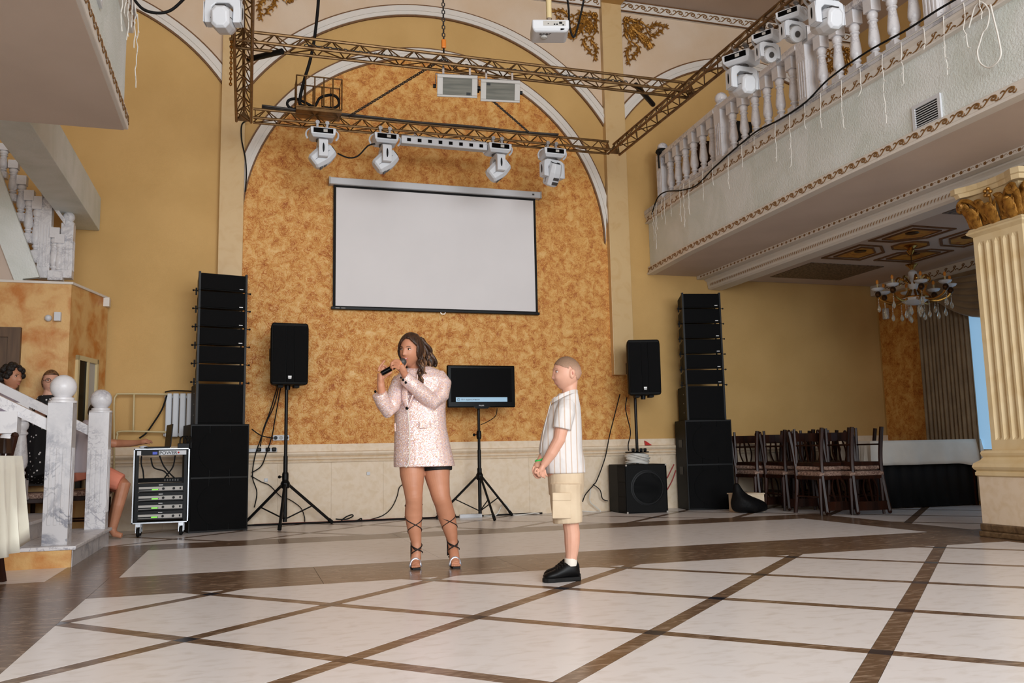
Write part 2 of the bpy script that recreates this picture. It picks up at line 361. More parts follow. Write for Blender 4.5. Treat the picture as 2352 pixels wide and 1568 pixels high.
for cx, cz, r, x0, x1, w in ((ci[0], ci[1], 2.505, XL, XR, 0.125), (co[0], co[1], co[2], XL, XR, 0.125), (cr_[0], cr_[1], cr_[2], 4.98, 8.9, 0.125), (cl_[0], cl_[1], cl_[2], -4.3, -0.36, 0.125)):
    archband(cx, cz, r-w, r, x0, x1, YW-0.045, YW-0.005, 'arch_moulding', 'white_moulding')
    archband(cx, cz, r, r+0.022, x0, x1, YW-0.03, YW-0.005, 'arch_outline', 'brown_line')
    archband(cx, cz, r-w-0.018, r-w, x0, x1, YW-0.03, YW-0.005, 'arch_outline', 'brown_line')
    archband(cx, cz, r-w*0.62, r-w*0.38, x0, x1, YW-0.058, YW-0.04, 'arch_bead', 'white_moulding')
# pilasters
for k, (x0, x1, z0) in enumerate(((-0.36, XL, 1.78), (XR, 4.98, 1.78))):
    o = MB().box(x0, x1, YW-0.10, YW+0.01, z0, 7.16).build('trim_%d' % (k+1), 'pilaster_stone', bevel=0.006); struct(o)
# stone dado with ledge
dz = [(0.0, 0.035), (0.0, 0.07), (0.705, 0.07)]
da = MB(); xs = [-1.5]
while xs[-1] < 9.0: xs.append(xs[-1]+0.62)
dad = struct(MB().box(-1.5, 9.05, YW-0.055, YW+0.01, 0, 0.92).build('baseboard_back', 'limestone')); WORG['baseboard_back'] = Vector((0, 0, 0))
for a, b_ in zip(xs, xs[1:]): MB().box(a+0.0004, min(b_, 9.05)-0.0004, YW-0.075, YW-0.05, 0.0, 0.71).build('stone_slab', 'limestone', dad, bevel=0.001)
for a, b_ in zip(xs[::2], xs[2::2]): MB().box(a+0.0004, min(b_, 9.05)-0.0004, YW-0.06, YW-0.04, 0.835, 0.925).build('stone_slab', 'limestone', dad, bevel=0.001)
prof = [(0.05, 0.705), (0.10, 0.71), (0.105, 0.725), (0.092, 0.735), (0.115, 0.748), (0.118, 0.765), (0.098, 0.775), (0.12, 0.79), (0.135, 0.81), (0.13, 0.832), (0.05, 0.84)]
m = MB(); m.loft([[(x, YW-p, z) for p, z in prof] for x in (-1.5, 9.05)]); m.build('dado_moulding', 'limestone', dad)
# ceiling
cei = struct(MB().box(-7, 9.3, -6, 11, 7.15, 7.3).build('ceiling', 'ceiling_paint')); WORG['ceiling'] = Vector((0, 0, 0))
for x0, x1 in ((-0.36, XL), (XR, 4.98)): MB().box(x0, x1, -2, YW-0.1, 7.05, 7.16).build('ceiling_beam', 'yellow_plaster', cei)
mk('parquet_panel', rgb(120, 76, 40), 0.45, col2=rgb(78, 44, 22), scale=9, detail=5, dist=1.5, lo=0.4, hi=0.6, stretch=(1, 6, 1))
for cx, cy in ((7.0, 8.9), (7.0, 6.4), (2.3, 8.2)):
    MB().box(cx-0.95, cx+0.95, cy-0.8, cy+0.8, 7.135, 7.15).build('coffer_panel', 'parquet_panel', cei)
    for a, b_, c_, d_ in ((cx-1.02, cx-0.95, cy-0.87, cy+0.87), (cx+0.95, cx+1.02, cy-0.87, cy+0.87), (cx-0.95, cx+0.95, cy-0.87, cy-0.8), (cx-0.95, cx+0.95, cy+0.8, cy+0.87)):
        MB().box(a, b_, c_, d_, 7.12, 7.15).build('coffer_frame', 'white_moulding', cei)
# side walls far left and right
struct(MB().box(-7.2, -7, -6, 11, 0, 7.2).build('wall_left', 'yellow_plaster'))
# scrollwork motif used on cornices: a wave with two spiral curls, about 1 unit long, relief towards -Y (x along, z up)
def spiral(cx, cz, r0, turns, a0, sgn, n=18):
    return [(cx+r0*(1-0.8*i/n)*math.cos(a0+sgn*turns*2*math.pi*i/n), 0, cz+r0*(1-0.8*i/n)*math.sin(a0+sgn*turns*2*math.pi*i/n)) for i in range(n+1)]
def motif_mesh(name, mat, kind=0):
    m = MB()
    if kind == 0:      # running scroll
        w = bez((-0.5, 0, -0.22), (-0.25, 0, -0.3), (-0.1, 0, 0.35), (0.22, 0, 0.26), 8)
        m.tube(w + [Vector(p) for p in spiral(0.22, 0.06, 0.2, 1.25, math.pi/2, -1, 14)][1:], [0.06+0.045*math.sin(math.pi*min(1, i/22.0)) for i in range(9+14)], 5, flat=0.7)
        m.tube(bez((-0.1, 0, 0.1), (-0.2, 0, 0.3), (-0.32, 0, 0.3), (-0.36, 0, 0.12), 6), [0.03, 0.08, 0.085, 0.08, 0.07, 0.06, 0.03], 5, flat=0.7)
        m.tube(bez((0.3, 0, -0.15), (0.42, 0, -0.3), (0.5, 0, -0.2), (0.5, 0, -0.02), 5), [0.03, 0.08, 0.085, 0.07, 0.05, 0.03], 5, flat=0.7)
    elif kind == 1:    # single crested wave curl
        m.tube(bez((-0.5, 0, -0.3), (-0.2, 0, -0.3), (0.05, 0, -0.05), (0.12, 0, 0.2), 6) + [Vector(p) for p in spiral(0.05, 0.16, 0.19, 1.1, 0.2, 1, 10)], [0.08, 0.10, 0.10, 0.10, 0.09, 0.085, 0.08]+[0.075]*11, 5, flat=0.7)
        m.tube(bez((0.1, 0, -0.2), (0.25, 0, -0.05), (0.35, 0, 0.0), (0.45, 0, -0.2), 5), 0.075, 5, flat=0.7)
    elif kind == 2:    # rosette and leaf
        for k in range(6):
            a = k*math.pi/3; m.ball((-0.2+0.14*math.cos(a), 0, 0.02+0.2*math.sin(a)), 0.1, 6, 4, (1, 0.5, 1.2))
        m.ball((-0.2, -0.03, 0.02), 0.09, 6, 4)
        m.tube(bez((0.05, 0, -0.15), (0.2, 0, 0.3), (0.35, 0, 0.3), (0.45, 0, -0.1), 6), [0.02, 0.06, 0.07, 0.07, 0.06, 0.05, 0.02], 5, flat=0.6)
    else:              # upright leaf of a leaf-and-dart moulding
        m.tube(bez((-0.35, 0, -0.35), (-0.3, 0, 0.1), (0.1, 0, 0.4), (0.3, 0, 0.3), 6), [0.03, 0.14, 0.17, 0.15, 0.12, 0.08, 0.02], 5, flat=0.5)
    o = m.build(name, mat); me = o.data; bpy.data.objects.remove(o); return me
MOTIF = [motif_mesh('scroll_motif', 'gilt_worn', k) for k in range(4)]
def motif_row(parent, kind, p0, p1, n, size_h, face, name='scroll_motif', length=None):
    """a row of n relief motifs from p0 to p1; face = direction the relief looks"""
    p0, p1 = Vector(p0), Vector(p1); d = (p1-p0); step = d.length/n; ex = d.normalized(); ey = -Vector(face).normalized(); ez = ex.cross(ey)
    if ez.z < 0 and abs(ez.z) > 0.3: ex, p0, p1 = -ex, p1, p0; ez = ex.cross(ey)
    for i in range(n):
        c = p0+ex*step*(i+0.5); o = bpy.data.objects.new(name, MOTIF[kind]); C.objects.link(o); o.parent = parent
        off = WORG.get(parent.name, Vector((0, 0, 0)))
        L_ = length or step
        o.matrix_local = Matrix(((ex.x*L_, ey.x*0.03, ez.x*size_h, c.x-off.x), (ex.y*L_, ey.y*0.03, ez.y*size_h, c.y-off.y), (ex.z*L_, ey.z*0.03, ez.z*size_h, c.z-off.z), (0, 0, 0, 1)))
# cornice on the end wall
for k, (x0, x1) in enumerate(((-4.4, -0.36), (XL, XR), (4.98, 9.0))):
    co_ = struct(MB().box(x0, x1, YW-0.06, YW+0.01, 6.985, 7.15).build('trim_%d' % (k+3), 'white_moulding')); WORG[co_.name] = Vector((0, 0, 0))
    for z0, z1 in ((6.985, 7.0), (7.135, 7.15)): MB().box(x0, x1, YW-0.07, YW-0.05, z0, z1).build('gilt_line', 'brown_line', co_)
    motif_row(co_, 0, (x0+0.02, YW-0.06, 7.067), (x1-0.02, YW-0.06, 7.067), max(2, round((x1-x0)/0.205)), 0.15, (0, -1, 0))
# gilded corner ornaments on the spandrels
def ornament(name, label, cx, cz, sgn, s=0.72):
    t = thing(name, label, 'ornament', (cx, YW-0.03, cz))
    def T(u, v, d=0.0): return Vector((cx+sgn*u*s, YW-0.045-d, cz-v*s))
    def leafy(pts, w, nm='acanthus_scroll'):
        P = [T(*p) for p in pts]; P = smoothpath(P, 5); K = len(P)
        m = MB(); m.tube(P, [w*s*(0.35+0.65*math.sin(math.pi*min(1, 0.12+0.88*(1-i/K)))) for i in range(K)], 6, flat=0.8)
        for i in range(3, K-2, 4):
            d = (P[i+1]-P[i-1]).normalized(); nrm = Vector((0, -1, 0)).cross(d)
            for sg in (-1, 1):
                m.tube([P[i], P[i]+nrm*sg*w*s*1.6+d*w*s*0.8, P[i]+nrm*sg*w*s*2.0+d*w*s*2.0], [w*s*0.6, w*s*0.5, w*s*0.1], 5, flat=0.8)
        m.build(nm, 'gilt', t, smooth=True)
    def curl(u, v, r, a0, sg, turns=1.2, w=0.022):
        leafy([(u+r*(1-0.75*i/8)*math.cos(a0+sg*turns*6.28*i/8), v+r*(1-0.75*i/8)*math.sin(a0+sg*turns*6.28*i/8)) for i in range(9)], w)
    # corner rosette, two side runs, the inner diagonal bouquet and the two trailing tips
    for k in range(6):
        a = k*math.pi/3; m = MB(); m.ball(T(0.07+0.045*math.cos(a), 0.07+0.045*math.sin(a), 0.01), 0.034*s, 8, 5); m.build('petal', 'gilt', t, smooth=True)
    for sw in (0, 1):
        def q(pts): return [(b_, a) if sw else (a, b_) for a, b_ in pts]
        leafy(q([(0.08, 0.06), (0.18, 0.03), (0.27, 0.07), (0.36, 0.04), (0.45, 0.09)]), 0.03)
        leafy(q([(0.16, 0.13), (0.26, 0.16), (0.30, 0.12), (0.38, 0.15), (0.47, 0.18)]), 0.024)
        leafy(q([(0.45, 0.09), (0.54, 0.14), (0.62, 0.15), (0.66, 0.09), (0.73, 0.05), (0.82, 0.06), (0.93, 0.09), (0.99, 0.05)]), 0.028)
        leafy(q([(0.50, 0.18), (0.56, 0.28), (0.64, 0.32), (0.73, 0.27), (0.80, 0.19), (0.86, 0.19)]), 0.03)
        curl(*(q([(0.20, 0.25)])[0]), 0.08, 0.5, 1 if sw else -1)
        curl(*(q([(0.36, 0.21)])[0]), 0.07, 2.5, -1 if sw else 1)
    leafy([(0.12, 0.12), (0.20, 0.20), (0.30, 0.30), (0.42, 0.38), (0.52, 0.47)], 0.036)
    leafy([(0.30, 0.30), (0.40, 0.46), (0.52, 0.52), (0.58, 0.60)], 0.04)
    leafy([(0.32, 0.28), (0.48, 0.36), (0.56, 0.48), (0.62, 0.58)], 0.04)
    for k in range(7):
        a = k*0.9; m = MB(); m.ball(T(0.47+0.05*math.cos(a), 0.45+0.05*math.sin(a), 0.012), 0.036*s, 8, 5); m.build('petal', 'gilt', t, smooth=True)
    return t
ornament('gilt_corner_ornament', 'gilded scrollwork corner ornament right of the tall pilaster above the balcony', 5.03, 6.91, 1)
ornament('gilt_corner_ornament', 'gilded scrollwork corner ornament behind the hanging white projector', 4.64, 6.91, -1)
ornament('gilt_corner_ornament', 'gilded scrollwork corner ornament high above the left end of the truss', 0.02, 6.91, 1)
ornament('gilt_corner_ornament', 'gilded scrollwork corner ornament seen through the balcony balusters', 8.86, 6.91, -1)

struct(MB().box(6.6, 9.05, 4.2, 4.35, 0, 3.15).build('wall_light_block', 'yellow_plaster'))  # unseen partition added to keep direct daylight out of the gallery
# ================================================================ right-hand balcony over the side gallery
BP = [(10.7, 5.32), (9.4, 5.22), (8.0, 5.18), (6.5, 5.15), (4.5, 5.16), (0.5, 5.16), (-4.0, 5.16)]
def bx(y):
    for (y1, x1), (y0, x0) in zip(BP, BP[1:]):
        if y0 <= y <= y1: return x0+(x1-x0)*(y-y0)/(y1-y0)
    return BP[-1][1]
def sweep(prof, ys, name, mat, parent, smooth=False):
    """profile of (offset from the balcony edge, z) swept along it"""
    m = MB(); m.loft([[(bx(y)+o, y, z) for o, z in prof] for y in ys]); return m.build(name, mat, parent, smooth)
YS = [10.695, 9.4, 8.0, 6.5, 4.5, 0.5, -4.0]
bal = thing('balcony', 'pale green plastered balcony with gilded mouldings above the chandelier gallery', 'balcony', (5.3, 10.6, 3.19))
sweep([(0.0, 3.20), (0.9, 3.20), (0.9, 4.0), (0.0, 4.0)], YS, 'fascia', 'fascia_plaster', bal)
sweep([(0.05, 3.185), (1.06, 3.185), (1.06, 3.21), (0.05, 3.21)], YS, 'soffit', 'soffit_paint', bal)
m_ = MB(); m_.box(5.9, 9.04, -4, 10.68, 3.85, 4.0); m_.build('slab', 'soffit_paint', bal)
sweep([(-0.06, 4.03), (0.4, 4.03), (0.4, 4.08), (-0.06, 4.08)], YS, 'coping', 'grey_marble', bal)
sweep([(-0.05, 3.90), (0.02, 3.90), (0.02, 4.03), (-0.05, 4.03), (-0.06, 4.0), (-0.035, 3.985), (-0.035, 3.925), (-0.055, 3.91)], YS, 'upper_moulding', 'white_moulding', bal)
sweep([(-0.05, 3.18), (0.05, 3.18), (0.05, 3.30), (-0.02, 3.30), (-0.04, 3.285), (-0.035, 3.27), (-0.035, 3.215), (-0.055, 3.20)], YS, 'lower_moulding', 'white_moulding', bal)
for (y1, x1), (y0, x0) in zip(BP[:5], BP[1:5]):
    n = round((y1-y0)/0.155)
    motif_row(bal, 1, (x1-0.037, y1, 3.955), (x0-0.037, y0, 3.957), n, 0.11, (-1, 0, 0))
    motif_row(bal, 0, (x1-0.037, y1, 3.243), (x0-0.037, y0, 3.243), n, 0.10, (-1, 0, 0))
# ventilation grille in the fascia
vy0, vy1 = 5.20, 5.50
vg = thing('vent_grille', 'white louvred ventilation grille set in the balcony fascia at upper right', 'vent', (bx(5.3), 5.35, 3.38))
x_ = bx(5.3)
m_ = MB()
for a, b_, c_, d_ in ((vy0, vy1, 3.28, 3.31), (vy0, vy1, 3.475, 3.505), (vy0, vy0+0.03, 3.31, 3.475), (vy1-0.03, vy1, 3.31, 3.475)): m_.box(x_-0.018, x_-0.001, a, b_, c_, d_)
m_.build('frame', 'white_plastic', vg)
MB().box(x_-0.006, x_-0.001, vy0+0.03, vy1-0.03, 3.31, 3.475).build('backing', 'black_rubber', vg)
for k in range(8):
    z = 3.322+k*0.0195; m_ = MB(); m_.hexa([(x_-0.017, vy0+0.03, z-0.006), (x_-0.007, vy0+0.03, z+0.004), (x_-0.007, vy1-0.03, z+0.004), (x_-0.017, vy1-0.03, z-0.006), (x_-0.017, vy0+0.03, z-0.002), (x_-0.007, vy0+0.03, z+0.008), (x_-0.007, vy1-0.03, z+0.008), (x_-0.017, vy1-0.03, z-0.002)]); m_.build('slat', 'white_plastic', vg)
# balustrade
def baluster_mesh(h=0.62, s=1.0):
    m = MB(); a = 0.052*s
    m.box(-a, a, -a, a, 0, 0.11*h/0.62); m.box(-a, a, -a, a, h-0.12*h/0.62, h)
    k = h/0.62
    prof = [(0.046, 0.11), (0.05, 0.118), (0.03, 0.128), (0.028, 0.137), (0.042, 0.15), (0.043, 0.162), (0.032, 0.172), (0.034, 0.182), (0.047, 0.20), (0.053, 0.23), (0.05, 0.27), (0.044, 0.32), (0.038, 0.37), (0.034, 0.40), (0.036, 0.406), (0.045, 0.412), (0.046, 0.422), (0.036, 0.43), (0.034, 0.436), (0.044, 0.45), (0.049, 0.468), (0.047, 0.485), (0.036, 0.50)]
    m.lathe([(r*s, z*k) for r, z in prof], 14); return m
def newel(m, cx, cy, z0, h, w, ball):
    m.box(cx-w, cx+w, cy-w, cy+w, z0, z0+h)
    for s_ in (-1, 0, 1):          # raised reeds on each face
        for f in range(4):
            a = s_*w*0.5
            if f == 0: m.box(cx-w-0.006, cx-w, cy+a-w*0.14, cy+a+w*0.14, z0+h*0.14, z0+h*0.68)
            if f == 1: m.box(cx+w, cx+w+0.006, cy+a-w*0.14, cy+a+w*0.14, z0+h*0.14, z0+h*0.68)
            if f == 2: m.box(cx+a-w*0.14, cx+a+w*0.14, cy-w-0.006, cy-w, z0+h*0.14, z0+h*0.68)
            if f == 3: m.box(cx+a-w*0.14, cx+a+w*0.14, cy+w, cy+w+0.006, z0+h*0.14, z0+h*0.68)
    return m
def finial(cx, cy, z, r):
    m = MB(); prof = [(r*1.05, 0), (r*1.05, r*0.18), (r*0.85, r*0.25), (r*0.85, r*0.42), (r*0.62, r*0.5)]
    for i in range(9):
        a = -0.9+(math.pi/2+0.9)*i/8; prof.append((max(0.002, r*math.cos(a)), r*0.5+r*math.sin(0.9)+r*math.sin(a)))
    m.lathe(prof, 20, (cx, cy, z)); return m
ZS = 4.08
bu = thing('balustrade', 'white marble balustrade with ball-topped posts along the right balcony', 'balustrade', (5.3, 8.6, ZS))
posts = [10.32, 8.62, 6.95, 5.27, 3.6]
bm0 = None
for i, py_ in enumerate(posts):
    px_ = bx(py_)+0.10
    newel(MB(), px_, py_, ZS, 0.70, 0.072, 0).build('newel_post', 'white_marble', bu, bevel=0.004)
    finial(px_, py_, ZS+0.70, 0.075).build('ball_finial', 'white_marble', bu, smooth=True)
    if i+1 < len(posts):
        q = posts[i+1]
        for k in range(6):
            y = py_+(q-py_)*(k+1)/7.0
            if bm0 is None:
                bm0 = baluster_mesh(0.635).build('baluster', 'white_marble', bu, smooth=True); bm0.location = Vector((bx(y)+0.10, y, ZS))-WORG[bu.name]
                for v in bm0.data.vertices: v.co += WORG[bu.name]
            else: inst(bm0, 'baluster', bu, (bx(y)+0.10, y, ZS))
        m_ = MB(); x0, x1 = bx(py_)+0.10, bx(q)+0.10
        a, b_ = Vector((x0, py_-0.07, 0)), Vector((x1, q+0.07, 0))
        pr = [(-0.075, 0.635), (0.075, 0.635), (0.08, 0.66), (0.07, 0.70), (-0.07, 0.70), (-0.08, 0.66)]
        m_.loft([[(p.x+o, p.y, ZS+z) for o, z in pr] for p in (a, b_)]); m_.build('handrail', 'white_marble', bu)
# things resting on the upper gallery: black bag on the far post, dark chairs glimpsed
cap = MB(); cap.ball((bx(10.32)+0.06, 10.26, 4.80), 0.085, 12, 8, (1.1, 1, 0.6)); cap.tube(smoothpath([(bx(10.32)-0.01, 10.24, 4.80), (bx(10.32)-0.02, 10.22, 4.7), (bx(10.32)-0.015, 10.22, 4.55)], 5), 0.012, 6)
tag(cap.build('bag', 'black_rubber', None, smooth=True), 'black cloth bag hung over the farthest balcony post', 'bag')
def slumped(name, label, c, d, mat):
    t = thing(name, label, 'chair', (c[0], c[1], 4.0)); m = MB(); m.box(c[0]-d/2, c[0]+d/2, c[1]-d/2, c[1]+d/2, 4.42, 4.5); m.build('seat', mat, t, bevel=0.02)
    m = MB(); m.box(c[0]-d/2, c[0]+d/2, c[1]+d/2-0.05, c[1]+d/2, 4.5, 4.95); m.build('backrest', mat, t, bevel=0.02)
    for sx_ in (-1, 1):
        for sy_ in (-1, 1): MB().cyl((c[0]+sx_*d*0.42, c[1]+sy_*d*0.42, 4.0), (c[0]+sx_*d*0.42, c[1]+sy_*d*0.42, 4.42), 0.02, 8).build('leg', mat, t)
slumped('gallery_chair', 'dark chair on the balcony behind the farthest balusters', (5.95, 9.9), 0.45, 'wood_dark')
slumped('gallery_chair', 'dark chair on the balcony nearer the second ball-topped post', (5.95, 9.15), 0.45, 'black_rubber')
# dark door of the upper gallery
dk = struct(MB().box(8.98, 9.05, 4.6, 5.9, 4.0, 6.3).build('door_1', 'wood_dark', bevel=0.01)); WORG['door_1'] = Vector((0, 0, 0))
# cables and light strings on the balcony face
def cable(name, label, pts, r, mat, cat='cable', n=6, group=None, seg=6):
    m = MB(); m.tube(smoothpath(pts, seg), r, n); o = m.build(name, mat, None, smooth='all'); return tag(o, label, cat, group)
cp = [(1497, 492), (1510, 455), (1530, 440), (1565, 437), (1600, 425), (1640, 385), (1690, 340), (1740, 300), (1790, 275), (1850, 235), (1905, 180), (1990, 120), (2080, 70), (2150, 25), (2210, -10)]
cable('balcony_cable', 'thick black cable draped along the foot of the balcony balusters', [XP(x, y, bx(XP(x, y, 5.2).y)-0.075) for x, y in cp], 0.0085, 'black_rubber')
# icicle light string: drops with small branching wires
ic = thing('icicle_lights', 'white icicle light string hanging over the balcony moulding', 'string lights', (5.1, 8, 4.0))
random.seed(3)
y = 10.45; prev = None; lead = []
drops = [(10.35, .42), (10.28, .55), (10.22, .3), (10.05, .2), (9.95, .3), (9.75, .25), (9.45, .4), (9.35, .5), (9.2, .38), (8.85, .3), (8.6, .2), (8.25, .35), (7.95, .2), (7.7, .12), (7.3, .35), (7.05, .48), (6.8, .2), (6.55, .28), (6.25, .4), (6.0, .18), (5.72, .55), (5.5, .3), (5.25, .12), (5.05, .42), (4.85, .3), (4.7, .15)]
for yy, ln in drops:
    x = bx(yy)-0.066; m_ = MB(); p = [Vector((x+0.0, yy, 4.06))]; lead.append((x, yy, 4.06))
    steps = max(3, int(ln/0.045))
    for k in range(steps): p.append(Vector((x-0.008+random.uniform(-.006, .006), yy+random.uniform(-.012, .012), 4.0-ln*(k+1)/steps)))
    m_.tube(p, 0.0035, 4)
    for q in p[2::2]: m_.tube([q, q+Vector((-0.004, random.choice((-1, 1))*0.022, -0.012))], 0.003, 4)
    m_.build('light_drop', 'cable_white', ic)
m_ = MB(); m_.tube(smoothpath(lead, 3), 0.004, 4); m_.build('lead_wire', 'cable_white', ic)
wl = [(2225, 65), (2232, 40), (2240, 15), (2255, 5), (2272, 25), (2268, 60), (2258, 75), (2250, 100), (2245, 120), (2252, 145), (2275, 155), (2298, 130), (2294, 90), (2282, 40), (2275, 10)]
cable('extension_lead', 'loose loop of white cable hanging on the balcony face at far upper right', [XP(x, y, 5.095) for x, y in wl], 0.006, 'cable_white')
MB().tube([XP(2228, 72, 5.09), XP(2224, 55, 5.09)], 0.013, 8)
# ================================================================ beam, gallery ceiling, right wall
gb = thing('gallery_beam', 'deep white beam with two gilded leaf mouldings under the balcony', 'beam', (6.3, 10.6, 3.0))
def ybox(x0, x1, z0, z1, nm, mt, par): return MB().box(x0, x1, -4, 10.69, z0, z1).build(nm, mt, par)
m_ = MB(); pf = [(6.12, 3.184), (6.12, 3.165), (6.15, 3.15), (6.15, 3.13), (6.17, 3.12), (6.19, 3.105), (6.19, 3.085), (6.20, 3.05), (6.20, 3.02), (6.23, 3.0), (6.42, 3.0), (6.45, 3.03), (6.45, 3.184), (6.12, 3.184)]
m_.loft([[(x, y, z) for x, z in pf] for y in (10.69, -4.0)]); m_.build('beam_body', 'white_moulding', gb)
m_ = MB(); m_.box(6.03, 6.125, -4, 10.69, 3.14, 3.187); m_.build('leaf_moulding', 'white_moulding', gb)
motif_row(gb, 2, (6.03, 10.6, 3.162), (6.03, 2.2, 3.162), 96, 0.05, (-1, 0, 0), 'leaf_motif')
motif_row(gb, 3, (6.19, 10.6, 3.06), (6.19, 2.2, 3.06), 190, 0.055, (-1, 0, 0), 'leaf_motif')
gc = struct(MB().box(6.44, 9.05, -4, 10.69, 3.15, 3.3).build('trim_6', 'soffit_paint')); WORG[gc.name] = Vector((0, 0, 0)); gc['label'] = 'gallery ceiling'
wr = struct(MB().box(9.05, 9.25, -6, 11, 0, 7.2).build('wall_right', 'yellow_plaster')); WORG['wall_right'] = Vector((0, 0, 0))
# gallery ceiling panels: outlined hexagons, gold centres with a dark medallion
mk('gold_panel', rgb(206, 150, 62), 0.45, col2=rgb(170, 96, 34), scale=5, detail=7, dist=2, lo=0.45, hi=0.7)
mk('mosaic_panel', rgb(78, 60, 44), 0.6, col2=rgb(126, 106, 84), scale=34, detail=2, lo=0.42, hi=0.55)
ZG = 3.15
def pent(x0, x1, y0, y1, cx, cy):
    """rectangle with the corner towards (cx, cy) cut off, outlined twice, gold field and dark medallion"""
    def ring(k, cut):
        mx_, my_ = (x0+x1)/2, (y0+y1)/2; hx_, hy_ = (x1-x0)/2-k, (y1-y0)/2-k
        P = []
        for sx_, sy_ in ((-1, -1), (1, -1), (1, 1), (-1, 1)):
            px_, py_ = mx_+sx_*hx_, my_+sy_*hy_
            if (cx-mx_)*sx_ > 0 and (cy-my_)*sy_ > 0:
                a = (px_-sx_*cut, py_); b_ = (px_, py_-sy_*cut)
                P += [b_, a] if sx_*sy_ > 0 else [a, b_]
            else: P.append((px_, py_))
        return P
    def frame(o, i_, nm, mt, z):
        m = MB(); n = len(o)
        for k in range(n):
            a, b_, c_, d_ = o[k], o[(k+1) % n], i_[(k+1) % n], i_[k]
            m.hexa([(a[0], a[1], z), (b_[0], b_[1], z), (c_[0], c_[1], z), (d_[0], d_[1], z), (a[0], a[1], ZG+0.003), (b_[0], b_[1], ZG+0.003), (c_[0], c_[1], ZG+0.003), (d_[0], d_[1], ZG+0.003)])
        m.build(nm, mt, gc)
    frame(ring(0, 0.27), ring(0.03, 0.255), 'panel_outline', 'brown_line', ZG-0.014)
    frame(ring(0.105, 0.20), ring(0.122, 0.19), 'panel_outline', 'brown_line', ZG-0.016)
    h = ring(0.12, 0.19); m = MB(); m.loft([[(p[0], p[1], ZG-0.008) for p in h], [(p[0], p[1], ZG+0.002) for p in h]]); m.build('gold_panel', 'gold_panel', gc)
    mx_, my_ = (x0+x1)/2, (y0+y1)/2
    m = MB(); m.lathe([(0.03, ZG-0.022), (0.065, ZG-0.02), (0.075, ZG-0.012), (0.075, ZG-0.004)], 14, (mx_-0.07, my_-0.09, 0)); m.build('medallion', 'dark_brass', gc)
GCX, GCY = 7.60, 8.31
pent(6.90, 7.50, 7.51, 8.22, GCX, GCY); pent(6.93, 7.52, 8.40, 9.13, GCX, GCY); pent(7.70, 8.32, 8.40, 9.10, GCX, GCY); pent(7.68, 8.30, 7.51, 8.23, GCX, GCY)
oc = [(GCX-0.02+0.20*math.cos(k*math.pi/4+0.39), GCY+0.20*math.sin(k*math.pi/4+0.39)) for k in range(8)]
m = MB(); m.loft([[(p[0], p[1], z) for p in oc] for z in (ZG-0.006, ZG+0.002)]); m.build('gold_panel', 'gold_panel', gc)
m = MB()
for k in range(8):
    a, b_ = oc[k], oc[(k+1) % 8]; f_ = lambda p: (GCX-0.02+(p[0]-GCX+0.02)*1.13, GCY+(p[1]-GCY)*1.13); c_, d_ = f_(b_), f_(a)
    m.hexa([(q[0], q[1], ZG-0.014) for q in (a, b_, c_, d_)]+[(q[0], q[1], ZG+0.002) for q in (a, b_, c_, d_)])
m.build('panel_outline', 'brown_line', gc)
for x0, x1, y0, y1 in ((6.98, 8.12, 9.40, 10.33), (6.85, 8.30, 6.1, 7.03)): MB().box(x0, x1, y0, y1, ZG-0.008, ZG+0.002).build('mosaic_panel', 'mosaic_panel', gc)
# right wall: marbled lower field, cornice with gilded scroll, window behind the curtain
MB().box(9.035, 9.05, 5.6, 10.65, 0.0, 2.98).build('marbled_field', 'orange_panel', wr)
MB().box(8.95, 9.05, 1.5, 10.69, 3.0, 3.15).build('cornice', 'white_moulding', wr)
motif_row(wr, 1, (8.945, 10.6, 3.08), (8.945, 6.2, 3.08), 30, 0.11, (-1, 0, 0))
MB().box(9.0, 9.03, 6.6, 9.05, 0.7, 2.75).build('window_1', None)
w1 = bpy.data.objects['window_1']; struct(w1); WORG['window_1'] = Vector((0, 0, 0))
mk('sky_pane', rgb(150, 186, 214), 0.2, emit=(rgb(142, 184, 218), 0.75)); w1.data.materials.append(MATS['sky_pane'])
for y in (6.6, 7.6, 9.02): MB().box(8.985, 9.03, y-0.03, y+0.03, 0.7, 2.75).build('window_frame', 'white_plastic', w1)
# curtains
def curtain(name, label, y0, y1, z0, z1, xf, folds, amp, gather=None):
    n = folds*8; m = MB(); cols = []
    for i in range(n+1):
        t = i/n; col = []
        for k in range(15):
            s_ = k/14; z = z1+(z0-z1)*s_
            yy = y0+(y1-y0)*t
            if gather: yy = gather+(yy-gather)*(1-0.32*math.sin(math.pi*min(1, s_*1.05))**1.5*0.9)
            col.append(Vector((xf+amp*math.sin(t*folds*2*math.pi+0.6*math.sin(3*t*6))*(0.7+0.3*s_), yy, z)))
        cols.append(col)
    vs = [p for c in cols for p in c]; fs = [(i*15+k, (i+1)*15+k, (i+1)*15+k+1, i*15+k+1) for i in range(n) for k in range(14)]
    m._a(vs, fs); o = m.build(name, 'curtain', None, smooth='all'); sd = o.modifiers.new('solid', 'SOLIDIFY'); sd.thickness = 0.006
    return tag(o, label, 'curtain')
curtain('curtain', 'pleated taupe curtain hanging beside the window in the gallery', 8.86, 9.72, 0.05, 2.78, 8.90, 12, 0.03)
sw_ = thing('swag_valance', 'draped taupe swag valance over the gallery window', 'curtain', (8.85, 8.5, 2.9))
for k in range(6):
    d = 0.1+0.075*k; m = MB(); P = [Vector((8.86-0.01*k, 7.4+2.0*t, 2.96-0.02*k-d*math.sin(math.pi*min(1, t*1.0))**0.8)) for t in [i/14 for i in range(15)]]
    m.tube(P, [0.035+0.02*math.sin(math.pi*i/14) for i in range(15)], 8); m.build('swag_fold', 'curtain', sw_, smooth='all')
m = MB()
for k in range(12): pass
